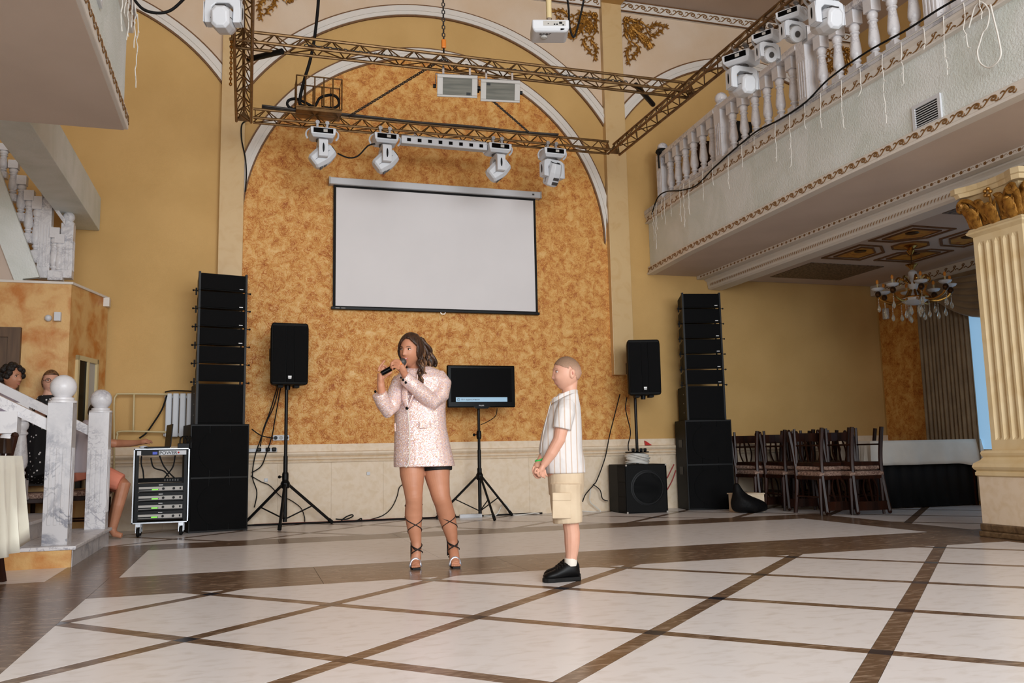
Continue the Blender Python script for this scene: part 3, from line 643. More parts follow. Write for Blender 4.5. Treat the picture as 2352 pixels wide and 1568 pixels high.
m._a([(8.90, 7.4+2.0*i/14, 2.99) for i in range(15)] + [(8.90, 7.4+2.0*i/14, 2.96-0.42*math.sin(math.pi*i/14)**0.8) for i in range(15)], [(i, i+1, 16+i, 15+i) for i in range(14)])
o = m.build('swag_lining', 'curtain', sw_); o.modifiers.new('s', 'SOLIDIFY').thickness = 0.01
dev = MB().box(8.97, 9.03, 10.42, 10.5, 2.62, 2.78).build('wall_sensor', 'white_plastic', None, bevel=0.008); tag(dev, 'small white sensor box on the marbled wall near the gallery corner', 'sensor')
# ================================================================ column
cxl, cy0, cy1 = 5.98, 5.36, 5.86      # left face, near and far faces of the shaft
cw = cy1-cy0; cX0, cX1 = 6.02, 6.02+cw
colm = thing('column', 'cream fluted square column with gilded leaf capital at the right edge', 'column', (6.27, (cy0+cy1)/2, 0))
ccx, ccy = (cX0+cX1)/2, (cy0+cy1)/2
def sq(m, w, z0, z1, w2=None):
    w2 = w if w2 is None else w2; m.hexa([(ccx-w, ccy-w, z0), (ccx+w, ccy-w, z0), (ccx+w, ccy+w, z0), (ccx-w, ccy+w, z0), (ccx-w2, ccy-w2, z1), (ccx+w2, ccy-w2, z1), (ccx+w2, ccy+w2, z1), (ccx-w2, ccy+w2, z1)]); return m
h_ = cw/2
sq(MB(), h_+0.11, 0.0, 0.05).build('base_stone', 'brown_base_stone', colm, bevel=0.012); sq(MB(), h_+0.10, 0.05, 0.11).build('base_stone', 'brown_base_stone', colm, bevel=0.012)
sq(MB(), h_+0.085, 0.11, 0.50).build('pedestal', 'limestone', colm, bevel=0.004)
m = MB(); lv = [(0.085, 0.50), (0.10, 0.51), (0.10, 0.535), (0.09, 0.545), (0.105, 0.56), (0.115, 0.58), (0.105, 0.61), (0.07, 0.635), (0.05, 0.66), (0.06, 0.675), (0.065, 0.695), (0.055, 0.715), (0.02, 0.72)]
for (a, z0), (b_, z1) in zip(lv, lv[1:]): sq(m, h_+a, z0, z1, h_+b_)
m.build('base_moulding', 'column_stone', colm)
m = MB()
def fluted(w, n=5, dpt=0.022, rm=0.035):
    """square section with concave flutes; ring of points"""
    pts = []; fw = (2*w-2*rm)/n
    def side(f):
        out = []
        out.append(f(-w)[0:2]+(0,)); 
        for k in range(n):
            u0 = -w+rm+k*fw
            for i in range(5):
                t = i/4; out.append((u0+fw*(0.12+0.76*t), 0, -dpt*math.sin(math.pi*t)))
        return out
    res = []
    for s_ in range(4):
        loc = [(-w, 0.0)]
        for k in range(n):
            u0 = -w+rm+k*fw
            for i in range(5): t = i/4; loc.append((u0+fw*(0.12+0.76*t), dpt*math.sin(math.pi*t)))
        a = s_*math.pi/2
        for u, d in loc:
            x, y = u, -(w-d); res.append((ccx+x*math.cos(a)-y*math.sin(a), ccy+x*math.sin(a)+y*math.cos(a)))
    return res
rings = [[(x, y, z) for x, y in fluted(h_, dpt=d)] for z, d in ((0.72, 0.0), (0.80, 0.0), (0.825, 0.022), (2.47, 0.022), (2.50, 0.0), (2.56, 0.0))]
m.loft(rings); m.build('fluted_shaft', 'column_stone', colm)
m = MB()
for (a, z0), (b_, z1) in zip([(0.0, 2.55), (0.035, 2.575), (0.04, 2.59), (0.03, 2.60)], [(0.035, 2.575), (0.04, 2.59), (0.03, 2.60), (0.02, 2.62)]): sq(m, h_+a, z0, z1, h_+b_)
m.build('neck_moulding', 'column_stone', colm)
sq(MB(), h_-0.03, 2.60, 2.93, h_+0.02).build('capital_core', 'column_stone', colm)
# capital abacus with concave sides
ab = []
for s_ in range(4):
    a = s_*math.pi/2
    for u, d in ((-0.35, 0.35), (-0.29, 0.36), (-0.2, 0.325), (-0.1, 0.305), (0, 0.30), (0.1, 0.305), (0.2, 0.325), (0.29, 0.36)):
        y = -d*1.02; x = u*1.0
        ab.append((ccx+x*math.cos(a)-y*math.sin(a), ccy+x*math.sin(a)+y*math.cos(a)))
m = MB(); m.loft([[(ccx+(x-ccx)*k, ccy+(y-ccy)*k, z) for x, y in ab] for k, z in ((0.92, 2.905), (0.95, 2.94), (1.0, 2.945), (1.0, 2.992))]); m.build('abacus', 'column_stone', colm)
# gilded acanthus leaves and volutes on the visible faces
for s_ in range(4):
    a = s_*math.pi/2; rot = Matrix.Translation((ccx, ccy, 0)) @ Matrix.Rotation(a, 4, 'Z')
    def T(u, d, z): return rot @ Vector((u, -(h_-0.02+d), z))
    for u in (-0.18, 0.0, 0.18):
        m = MB(); P = [T(u*1.0, 0.02, 2.615), T(u*1.02, 0.05, 2.68), T(u*1.05, 0.07, 2.74), T(u*1.08, 0.10, 2.78), T(u*1.1, 0.115, 2.765)]
        m.tube(smoothpath(P, 4), [0.045, 0.05, 0.055, 0.058, 0.06, 0.06, 0.058, 0.055, 0.05, 0.046, 0.042, 0.038, 0.034, 0.03, 0.025, 0.02, 0.012], 7, flat=0.45)
        for k in (1, 2, 3):
            for sg in (-1, 1): m.tube([P[k-1], P[k-1]+(T(u+sg*0.045, 0.06, P[k].z)-P[k-1])*0.9, T(u+sg*0.062, 0.075, P[k].z+0.03)], [0.016, 0.014, 0.004], 5)
        m.build('acanthus_leaf', 'gilt', colm, smooth=True)
    for sg in (-1, 1):
        m = MB(); P = [T(sg*0.08, 0.03, 2.66), T(sg*0.12, 0.05, 2.76), T(sg*0.19, 0.08, 2.85), T(sg*0.255, 0.10, 2.875)]
        P = smoothpath(P, 4)+[T(sg*(0.255+0.045*(1-0.1*i)*math.sin(i*0.7)), 0.10+0.005*i, 2.83+0.045*(1-0.1*i)*math.cos(i*0.7)) for i in range(1, 9)]
        m.tube(P, 0.02, 7); m.build('volute', 'gilt', colm, smooth=True)
        m = MB(); m.ball(T(sg*0.255, 0.11, 2.83), 0.026, 8, 6); m.build('volute_eye', 'gilt', colm, smooth=True)
    for u in (-0.25, -0.1, 0.1, 0.25):
        m = MB(); P = smoothpath([T(u*0.95, 0.02, 2.63), T(u, 0.04, 2.74), T(u*1.05, 0.075, 2.82), T(u*1.08, 0.10, 2.83), T(u*1.1, 0.105, 2.81)], 4)
        m.tube(P, [0.03+0.012*math.sin(math.pi*i/16) if i < 13 else 0.03-(i-12)*0.006 for i in range(len(P))], 7, flat=0.45); m.build('acanthus_leaf', 'gilt', colm, smooth=True)
    m = MB(); m.tube([T(0, 0.03, 2.70), T(0, 0.05, 2.80), T(0.01, 0.07, 2.86)], [0.012, 0.012, 0.01], 6)
    for k in range(5): m.ball(T(0.03*math.cos(k*1.26), 0.08, 2.88+0.03*math.sin(k*1.26)), 0.018, 7, 5)
    m.build('capital_flower', 'gilt', colm, smooth=True)
    for sg in (-1, 1): MB().box(0, 0, 0, 0, 0, 0)
# ================================================================ left balcony, beam, booth, stairs
LBX, LBY = -0.90, 6.62
lb = thing('balcony', 'left balcony corner with pale soffit and gilded mouldings, cut by the frame', 'balcony', (LBX, LBY, 3.19))
MB().box(-6.9, LBX, 0.2, LBY, 3.19, 4.05).build('fascia', 'fascia_plaster', lb)
MB().box(-6.9, LBX+0.005, 0.2, LBY+0.005, 3.17, 3.195).build('soffit', 'soffit_paint', lb)
MB().box(LBX-0.02, LBX+0.035, 0.2, LBY+0.01, 3.175, 3.29).build('lower_moulding', 'white_moulding', lb, bevel=0.008)
MB().box(LBX-0.02, LBX+0.045, 0.2, LBY+0.03, 3.93, 4.06).build('upper_moulding', 'white_moulding', lb, bevel=0.008)
MB().box(LBX-0.1, LBX+0.06, 0.2, LBY+0.05, 4.06, 4.09).build('coping', 'grey_marble', lb)
motif_row(lb, 0, (LBX+0.038, LBY, 3.233), (LBX+0.038, 3.6, 3.233), 20, 0.1, (1, 0, 0))
motif_row(lb, 1, (LBX+0.048, LBY, 3.995), (LBX+0.048, 5.0, 3.995), 11, 0.1, (1, 0, 0))
vg2 = thing('vent_grille', 'white louvred grille in the left balcony fascia at the top edge', 'vent', (LBX, 5.5, 3.7))
m_ = MB()
for a, b_, c_, d_ in ((5.1, 5.45, 3.5, 3.53), (5.1, 5.45, 3.76, 3.79), (5.1, 5.13, 3.53, 3.76), (5.42, 5.45, 3.53, 3.76)): m_.box(LBX, LBX+0.018, a, b_, c_, d_)
m_.build('frame', 'white_plastic', vg2)
for k in range(9): z = 3.54+k*0.025; MB().box(LBX, LBX+0.012, 5.13, 5.42, z, z+0.01).build('slat', 'white_plastic', vg2)
ic2 = thing('icicle_lights', 'white icicle lights dangling from the left balcony corner', 'string lights', (LBX, LBY, 4.05))
random.seed(5)
for yy, ln in ((6.64, .55), (6.5, .3), (6.35, .22), (6.15, .42), (6.0, .3), (5.85, .5)):
    m_ = MB(); p = [Vector((LBX+0.065, yy, 4.085))]; st = int(ln/0.045)
    for k in range(st): p.append(Vector((LBX+0.07+random.uniform(-.006, .006), yy+random.uniform(-.012, .012), 4.06-ln*(k+1)/st)))
    m_.tube(p, 0.0035, 4)
    for q in p[2::2]: m_.tube([q, q+Vector((0.004, random.choice((-1, 1))*0.022, -0.012))], 0.003, 4)
    m_.build('light_drop', 'cable_white', ic2)
# landing beam running to the end wall
o = MB().box(-1.98, -1.66, 6.7, 10.69, 3.41, 3.80).build('landing_beam', 'fascia_plaster', None, bevel=0.006); tag(o, 'grey plastered landing beam running to the yellow wall under the left balcony', 'beam')
# stone booth under the stairs
mk('booth_stone', rgb(216, 172, 110), 0.5, col2=rgb(190, 118, 48), scale=5, detail=12, dist=0.35, lo=0.42, hi=0.66, bump=0.25, bscale=45)
bo = thing('booth', 'orange stone-clad booth with a chamfered side under the stairs', 'booth', (-2.5, 9.8, 0))
pl = [(-1.757, 9.75), (-1.53, 10.62), (-4.2, 10.62), (-4.2, 9.75)]
m = MB(); m.loft([[(x, y, z) for x, y in pl] for z in (0, 2.595)]); m.build('cladding', 'booth_stone', bo)
m = MB(); m.loft([[(x+(0.015 if x > -4 else 0), y-0.015, z) for x, y in pl] for z in (2.595, 2.62)]); m.build('coping', 'white_moulding', bo)
m = MB(); m.box(-1.58, -1.50, 10.5, 10.6, 2.50, 2.6); m.build('corner_block', 'white_moulding', bo)
def bface(u, z, d):     # along the chamfered side: u from the near corner 0..1.173, d outwards
    e = Vector((0.227, 0.87, 0)).normalized(); nrm = Vector((e.y, -e.x, 0)); p = Vector((-1.757, 9.75, 0))+e*u+nrm*d; return (p.x, p.y, z)
def bbox(u0, u1, z0, z1, d0, d1, nm, mt):
    m = MB(); m.hexa([bface(u0, z0, d0), bface(u1, z0, d0), bface(u1, z0, d1), bface(u0, z0, d1), bface(u0, z1, d0), bface(u1, z1, d0), bface(u1, z1, d1), bface(u0, z1, d1)]); return m.build(nm, mt, bo)
for u0, u1, z0, z1 in ((0.16, 0.20, 0.5, 1.88), (0.62, 0.66, 0.5, 1.88), (0.16, 0.66, 1.83, 1.88), (0.40, 0.43, 0.5, 1.83)): bbox(u0, u1, z0, z1, 0.0, 0.03, 'window_frame', 'beige_metal')
bbox(0.20, 0.40, 0.5, 1.83, 0.0, 0.012, 'window_pane', 'gloss_black'); bbox(0.43, 0.62, 0.5, 1.83, 0.0, 0.006, 'window_pane', 'grey_plastic')
for x, nm in ((-1.955, 'round_detector'), (-1.865, 'box_detector')):
    m = MB()
    if nm[0] == 'r': m.ball((x, 9.73, 2.235), 0.035, 10, 8)
    else: m.box(x-0.03, x+0.03, 9.69, 9.75, 2.205, 2.295)
    tag(m.build('detector', 'white_plastic', None, smooth=True), 'round white detector on the orange stone booth' if nm[0] == 'r' else 'boxy white motion detector on the orange stone booth', 'detector')
d2_ = struct(MB().box(-3.0, -2.24, 9.72, 9.76, 0, 2.04).build('door_2', 'dark_grey')); WORG['door_2'] = Vector((0, 0, 0))
mk('door_wood', rgb(96, 70, 46), 0.5, col2=rgb(80, 56, 36), scale=6, stretch=(6, 6, 0.6)); d2_.data.materials[0] = MATS['door_wood']
for x0, x1, z0, z1 in ((-2.30, -2.19, 0, 2.03), (-3.1, -2.19, 2.03, 2.13)): MB().box(x0, x1, 9.69, 9.75, z0, z1).build('door_frame', 'door_wood', d2_)
# upper stair flight with its balusters, behind the landing beam
st = thing('upper_stair', 'upper stair flight with white marble balusters above the stone booth', 'staircase', (-2.1, 9.95, 2.62))
def pp(pts, y0, y1, nm, mt):
    m = MB(); m.loft([[A(x, y, y0) for x, y in pts], [Vector((A(x, y, y0).x, y1, A(x, y, y0).z)) for x, y in pts]]); return m.build(nm, mt, st)
pp([(-60, 250), (0, 392), (90, 636), (52, 640), (50, 690), (0, 560), (-60, 400)], 9.77, 9.84, 'stringer', 'fascia_plaster')
pp([(-60, 400), (0, 560), (50, 690), (0, 690), (-60, 690)], 9.80, 9.88, 'soffit', 'soffit_paint')
for px, pyb, pyt in ((5, 405, 330), (28, 460, 370), (46, 505, 405), (63, 555, 440), (80, 600, 455), (122, 640, 525), (134, 640, 540)):
    b0, t0 = A(px, pyb, 9.94), A(px, pyt, 9.94); h = max(0.35, t0.z-b0.z)
    m = baluster_mesh(0.62, 1.0)
    o = m.build('baluster', 'white_marble', st, smooth=True); o.location = Vector((b0.x, 9.94+0.003*(px % 7), b0.z-0.02))-WORG[st.name]; o.scale = (0.9, 0.9, h/0.62*1.05)
    for v in o.data.vertices: v.co += WORG[st.name]
for px, pyb, pyt in ((100, 640, 462), (152, 640, 515)):
    b0, t0 = A(px, pyb, 9.98), A(px, pyt, 9.98); newel(MB(), b0.x, 9.98, b0.z, t0.z-b0.z, 0.06, 0).build('newel_post', 'white_marble', st, bevel=0.004); finial(b0.x, 9.98, t0.z, 0.06).build('ball_finial', 'white_marble', st, smooth=True)
m = MB(); a, b_ = A(-40, 250, 9.96), A(152, 520, 9.96); m.loft([[(p.x, 9.90, p.z), (p.x, 10.02, p.z), (p.x, 10.02, p.z+0.06), (p.x, 9.90, p.z+0.06)] for p in (a, b_)]); m.build('handrail', 'white_marble', st)
# ---------------------------------------------------------------- lower stair with newels at the left
ls = thing('marble_stair', 'grey-veined white marble stair with ball-topped newels at lower left', 'staircase', (-1.6, 8.2, 0))
SX, SY0, SY1, RISE, GO = -1.20, 7.27, 9.12, 0.155, 0.30
for k in range(7):
    z0 = k*RISE; x1 = SX-k*GO-(0.0 if k == 0 else 0.12)
    MB().box(-4.2, x1-0.025, SY0+0.02, SY1-0.02, z0, z0+RISE-0.03).build('riser', 'grey_marble' if k else 'grey_marble', ls)
    MB().box(-4.2 if k == 6 else x1-GO-0.15, x1, SY0-0.005, SY1, z0+RISE-0.03, z0+RISE).build('tread', 'white_marble', ls, bevel=0.008)
m = MB(); m.box(-4.2, SX-0.03, SY0-0.004, SY0+0.03, 0, RISE-0.03); m.build('stone_plinth', 'booth_stone', ls)
for (nx_, ny_, zz) in ((-1.37, 7.47, RISE), (-1.32, 8.98, RISE)):
    newel(MB(), nx_, ny_, zz, 1.075, 0.088, 0).build('newel_post', 'grey_marble' if ny_ < 8 else 'white_marble', ls, bevel=0.004)
    finial(nx_, ny_, zz+1.075, 0.097).build('ball_finial', 'white_marble', ls, smooth=True)
    # sloping handrail going up to the left
    sl = 0.53
    m = MB(); rr = [(-0.05, -0.045), (0.05, -0.045), (0.05, 0.045), (-0.05, 0.045)]
    m.loft([[(x, ny_+o, zz+0.86-sl*(x-nx_)+z) for o, z in rr] for x in (nx_-0.08, nx_-2.4)]); m.build('handrail', 'white_marble', ls)
    if ny_ > 8:
        m = MB(); m.loft([[(x, ny_+o, zz+0.86-sl*(x-nx_)+z) for o, z in rr] for x in (nx_-0.09, nx_-0.4)])
    for k in range(5):
        x = nx_-0.36-k*0.30; zb = RISE*(2+k)+0.0; zt = zz+0.82-sl*(x-nx_)
        o = baluster_mesh(0.75, 1.25).build('baluster', 'white_marble', ls, smooth=True); o.location = Vector((x, ny_, zb))-WORG[ls.name]; o.scale = (1, 1, (zt-zb)/0.75)
        for v in o.data.vertices: v.co += WORG[ls.name]
# ================================================================ lighting truss
TZ = 4.49
def truss(name, label, p, q, h=0.13, w=0.155, pitch=0.26):
    p, q = Vector(p), Vector(q); d = (q-p); ln = d.length; ex = d.normalized(); ey = Vector((0, 0, 1)).cross(ex)
    t = thing(name, label, 'truss', p)
    def T(s, o): return p+ex*s+(ey*(-w/2) if o == 0 else ey*(w/2) if o == 1 else Vector((0, 0, h)))
    for o in range(3):
        m = MB(); m.tube([T(0, o), T(ln, o)], 0.0155, 8); m.build('chord', 'truss_gold', t, smooth=True)
    n = int(ln/pitch)
    for k in range(n):
        s0, s1 = ln*k/n, ln*(k+1)/n; sm = (s0+s1)/2
        for a, b_ in (((0, s0), (2, sm)), ((2, sm), (0, s1)), ((1, s0), (2, sm)), ((2, sm), (1, s1)), ((0, s0) if k % 2 else (1, s0), (1, s1) if k % 2 else (0, s1))):
            m = MB(); m.tube([T(a[1], a[0]), T(b_[1], b_[0])], 0.0065, 5); m.build('brace', 'truss_gold', t)
    for s in (0.02, ln-0.02):
        m = MB(); c = [T(s, 0), T(s, 1), T(s, 2)]; m.loft([[v-ex*0.006 for v in c], [v+ex*0.006 for v in c]]); m.build('end_plate', 'truss_gold', t)
    return t
RX, LX, RY, FY = 4.38, -0.09, 9.62, 7.88
truss('lighting_truss', 'gold-painted lattice truss nearest the wall, carrying the moving heads', (LX+0.1, RY, TZ), (RX-0.1, RY, TZ))
truss('lighting_truss', 'gold-painted lattice truss in front, carrying the two flood lights', (LX-0.12, FY, TZ+0.04), (RX+0.12, FY, TZ+0.04))
truss('lighting_truss', 'gold-painted lattice truss running forward along the left side', (LX, 5.2, TZ), (LX, RY+0.08, TZ))
truss('lighting_truss', 'gold-painted lattice truss running forward along the balcony side', (RX, 4.6, TZ), (RX, RY+0.08, TZ))
for k, (a, b_) in enumerate(((A(572, 136, FY+0.35), A(648, 118, FY)), (A(1500, 240, FY+0.45), A(1460, 195, FY)))):
    m = MB(); m.tube([a, b_], 0.028, 10); tag(m.build('corner_strut', 'black_metal', None, smooth=True), ('black corner strut bracing the left truss corner', 'black corner strut bracing the right truss corner')[k], 'strut')
# ---------------------------------------------------------------- moving heads: hang from z=0 downwards, panel faces -y
def oct_ring(w, h, ch, y): return [(-w+ch, y, -h), (w-ch, y, -h), (w, y, -h+ch), (w, y, h-ch), (w-ch, y, h), (-w+ch, y, h), (-w, y, h-ch), (-w, y, -h+ch)]
def moving_head(label, loc, base_rz, pan, tilt, s=1.0, kind=0, group='white moving-head lights on the truss'):
    t = thing('moving_head_light', label, 'stage light', loc, base_rz, group, local=True); t.scale = (s, s, s)
    for x in (-0.055, 0.055):
        m = MB(); m.box(x-0.012, x+0.012, -0.018, 0.018, -0.075, 0.0); m.cyl((x, -0.03, 0.015), (x, 0.03, 0.015), 0.024, 10); m.build('clamp', 'steel', t)
    m = MB(); m.loft([[(-0.13, -0.12, -0.075), (0.13, -0.12, -0.075), (0.13, 0.12, -0.075), (-0.13, 0.12, -0.075)], [(-0.145, -0.13, -0.085), (0.145, -0.13, -0.085), (0.145, 0.13, -0.085), (-0.145, 0.13, -0.085)], [(-0.135, -0.125, -0.155), (0.135, -0.125, -0.155), (0.135, 0.125, -0.155), (-0.135, 0.125, -0.155)], [(-0.11, -0.09, -0.185), (0.11, -0.09, -0.185), (0.11, 0.09, -0.185), (-0.11, 0.09, -0.185)]])
    bs = m.build('base', 'white_plastic', t, bevel=0.006)
    m = MB(); m.box(-0.11, 0.11, -0.134, -0.12, -0.145, -0.092); cpn = m.build('control_panel', 'gloss_black', t)
    m = MB(); m.box(0.0, 0.045, -0.137, -0.133, -0.135, -0.102); m.build('display', 'grey_plastic', cpn)
    for sx_ in (-1, 1):
        m = MB(); m.tube(smoothpath([(sx_*0.14, -0.07, -0.085), (sx_*0.175, -0.04, -0.105), (sx_*0.18, 0.0, -0.14), (sx_*0.16, 0.03, -0.165)], 4), 0.012, 6, flat=0.6); m.build('handle', 'white_plastic', t, smooth=True)
    Rz = Matrix.Translation((0, 0, -0.185)) @ Matrix.Rotation(pan, 4, 'Z')
    m = MB(); m.m = Rz; m.lathe([(0.07, 0.0), (0.07, -0.02)], 16); m.build('pan_collar', 'dark_grey', t)
    arch = [((-0.145, -0.24), (-0.085, -0.24)), ((-0.15, -0.14), (-0.088, -0.13)), ((-0.142, -0.04), (-0.086, -0.105)), ((-0.10, -0.018), (-0.05, -0.07)), ((0, -0.01), (0, -0.07)), ((0.10, -0.018), (0.05, -0.07)), ((0.142, -0.04), (0.086, -0.105)), ((0.15, -0.14), (0.088, -0.13)), ((0.145, -0.24), (0.085, -0.24))]
    m = MB(); m.m = Rz; rings = []
    if kind == 1: arch = [((a[0]*0.95, a[1]*0.86), (b_[0]*0.95, b_[1]*0.86)) for a, b_ in arch]
    for a, b_ in arch: rings.append([(a[0], -0.052, a[1]), (b_[0], -0.052, b_[1]), (b_[0], 0.052, b_[1]), (a[0], 0.052, a[1])])
    m.loft(rings); yk = m.build('yoke', 'white_plastic', t, bevel=0.008)
    for sx_ in (-1, 1):
        m = MB(); m.m = Rz; m.hexa([(sx_*0.149, -0.05, -0.235), (sx_*0.155, -0.05, -0.235), (sx_*0.155, 0.05, -0.235), (sx_*0.149, 0.05, -0.235), (sx_*0.151, -0.05, -0.05), (sx_*0.154, -0.05, -0.05), (sx_*0.154, 0.05, -0.05), (sx_*0.151, 0.05, -0.05)]); m.build('arm_cover', 'white_plastic', yk)
        m = MB(); m.m = Rz @ Matrix.Translation((sx_*0.156, 0, -0.14)); m.ball((0, 0, 0), 0.055, 10, 6, (0.05, 0.22, 1.0)); m.build('logo_oval', 'black_plastic', yk)
    H = Rz @ Matrix.Translation((0, 0, -0.20 if kind == 0 else -0.165)) @ Matrix.Rotation(tilt, 4, 'X')
    m = MB(); m.m = H
    if kind == 0:
        m.loft([oct_ring(0.055, 0.07, 0.03, 0.135), oct_ring(0.075, 0.09, 0.035, 0.115), oct_ring(0.083, 0.105, 0.04, 0.02), oct_ring(0.083, 0.105, 0.04, -0.04), oct_ring(0.075, 0.085, 0.035, -0.12), oct_ring(0.068, 0.072, 0.03, -0.15)])
        hd = m.build('head', 'white_plastic', t, bevel=0.006)
        m = MB(); m.m = H @ Matrix.Rotation(R(90), 4, 'X'); m.lathe([(0.058, 0.145), (0.062, 0.158), (0.05, 0.158), (0.05, 0.15)], 18); ls_ = m.build('lens_ring', 'black_plastic', hd, smooth=True)
        m = MB(); m.m = H; m.box(-0.0835, 0.0835, -0.10, 0.10, -0.0015, 0.0015); m.build('seam', 'dark_grey', hd)
        for yy in (0.03, 0.085):
            m = MB(); m.m = H; m.box(-0.04, 0.04, yy-0.018, yy+0.018, -0.106, -0.098); m.build('vent', 'dark_grey', hd)
    else:
        m.m = H @ Matrix.Rotation(R(90), 4, 'X'); m.lathe([(0.04, -0.08), (0.075, -0.06), (0.09, -0.01), (0.092, 0.06), (0.085, 0.075)], 24); hd = m.build('head', 'white_plastic', t, smooth=True)
        m = MB(); m.m = H @ Matrix.Rotation(R(90), 4, 'X')
        for k in range(28):
            a = k*2*math.pi/28; m.box(0.091*math.cos(a)-0.004, 0.091*math.cos(a)+0.004, 0.091*math.sin(a)-0.004, 0.091*math.sin(a)+0.004, -0.01, 0.062)
        m.build('cooling_fins', 'grey_plastic', hd)
        m = MB(); m.m = H @ Matrix.Rotation(R(90), 4, 'X'); m.lathe([(0.03, 0.074), (0.036, 0.08), (0.02, 0.084), (0.004, 0.082)], 18); m.build('lens', 'dark_grey', hd, smooth=True)
    return t
for px, py, pan, tilt, lab in ((740, 292, R(90), R(-38), 'white moving-head light leftmost on the rear truss, above the screen corner'), (884, 303, R(90), R(-38), 'white moving-head light second from left on the rear truss, beside the LED bar'), (1142, 331, R(90), R(-40), 'white moving-head light right of the white LED bar on the rear truss'), (1267, 341, R(14), R(-60), 'white moving-head light rightmost on the rear truss, yoke facing the room')):
    p = A(px, py, RY-0.08); moving_head(lab, (p.x, RY-0.078, TZ-0.012), R(2), pan, tilt, 0.98)
for px, py, z, pan, tilt, s, kind, lab in ((1701, 112, 0, R(28), R(192), 0.95, 0, 'large white moving-head light nearest the truss corner on the balcony side'), (1760, 66, 0, R(30), R(18), 0.72, 1, 'round-faced white moving-head light, lower of the two wash lights'), (1818, 14, 0, R(30), R(18), 0.74, 1, 'round-faced white moving-head light, upper of the two wash lights'), (1893, -44, 0, R(28), R(192), 0.9, 0, 'large white moving-head light at the top edge before the balusters'), (516, -52, 0, R(-8), R(192), 0.92, 0, 'large white moving-head light at the top of the left truss')):
    p = F(px, py, TZ-0.02); moving_head(lab, (p.x, p.y, TZ-0.02), R(-58) if px > 1000 else R(-5), (R(58)+pan-R(28)) if px > 1000 else pan, tilt, s, kind)
# ---------------------------------------------------------------- LED bar with eight openings
a, b_ = A(921, 318, RY-0.1), A(1117, 335, RY-0.1)
lbx = thing('led_bar', 'white LED batten bar with a row of black openings under the rear truss', 'stage light', ((a.x+b_.x)/2, RY-0.1, a.z))
zc = (a.z+b_.z)/2-0.02
MB().box(a.x, b_.x, RY-0.14, RY-0.06, zc-0.045, zc+0.045).build('housing', 'white_plastic', lbx, bevel=0.006)
for z in (zc-0.05, zc+0.045): MB().box(a.x, b_.x, RY-0.145, RY-0.06, z, z+0.006).build('rim', 'grey_plastic', lbx)
for k in range(8):
    x = a.x+(b_.x-a.x)*(k+0.7)/8.3; MB().box(x-0.022, x+0.022, RY-0.146, RY-0.139, zc-0.02, zc+0.018).build('led_window', 'gloss_black', lbx)
for x in (a.x+0.16, b_.x-0.16):
    m = MB(); m.tube([(x-0.05, RY-0.1, zc+0.045), (x, RY-0.1, zc+0.085), (x+0.05, RY-0.1, zc+0.045)], 0.006, 5); m.cyl((x, RY-0.1, zc+0.085), (x, RY-0.08, TZ), 0.008, 6); m.build('bracket', 'steel', lbx)
# ---------------------------------------------------------------- two flood lights on the front truss
mk('flood_glass', rgb(112, 110, 100), 0.5, col2=rgb(84, 84, 76), scale=3, stretch=(1, 1, 14), spec=0.2)
for px, py, lab in ((1049, 200, 'grey box flood light left of the pair on the front truss'), (1147, 211, 'grey box flood light right of the pair on the front truss')):
    c = A(px, py, FY-0.04); t = thing('flood_light', lab, 'stage light', c, R(-8), 'flood lights on the front truss', local=True)
    K = Matrix.Rotation(R(16), 4, 'X')
    m = MB(); m.m = K; m.loft([[(x*1.0, -0.06, z) for x, z in ((-0.195, -0.105), (0.195, -0.105), (0.195, 0.105), (-0.195, 0.105))], [(x, 0.02, z) for x, z in ((-0.185, -0.095), (0.185, -0.095), (0.185, 0.095), (-0.185, 0.095))], [(x, 0.10, z) for x, z in ((-0.13, -0.06), (0.13, -0.06), (0.13, 0.06), (-0.13, 0.06))]]); m.build('housing', 'grey_plastic', t)
    m = MB(); m.m = K
    for x0, x1, z0, z1 in ((-0.195, 0.195, 0.075, 0.105), (-0.195, 0.195, -0.105, -0.085), (-0.195, -0.14, -0.085, 0.075), (0.14, 0.195, -0.085, 0.075)): m.box(x0, x1, -0.075, -0.06, z0, z1)
    m.build('front_frame', 'grey_plastic', t, bevel=0.004)
    m = MB(); m.m = K; m.box(-0.14, 0.14, -0.066, -0.0605, -0.085, 0.075); m.build('glass', 'flood_glass', t)
    m = MB(); m.m = K; m.box(-0.135, -0.1, -0.07, -0.066, 0.05, 0.07) if px > 1100 else m.box(0.09, 0.13, -0.07, -0.066, -0.08, -0.055); m.build('label_plate', 'black_plastic', t)
    m = MB(); m.tube([(-0.205, 0, 0.0), (-0.205, 0, 0.125), (0.205, 0, 0.125), (0.205, 0, 0.0)], 0.006, 6); m.build('bracket', 'steel', t)
    for sx_ in (-1, 1):
        m = MB(); m.cyl((sx_*0.2, 0, 0), (sx_*0.23, 0, 0), 0.02, 8); m.build('knob', 'black_plastic', t)
        m = MB(); m.box(sx_*0.13-0.01, sx_*0.13+0.01, -0.015, 0.015, 0.125, 0.21); m.build('clamp', 'chrome', t)
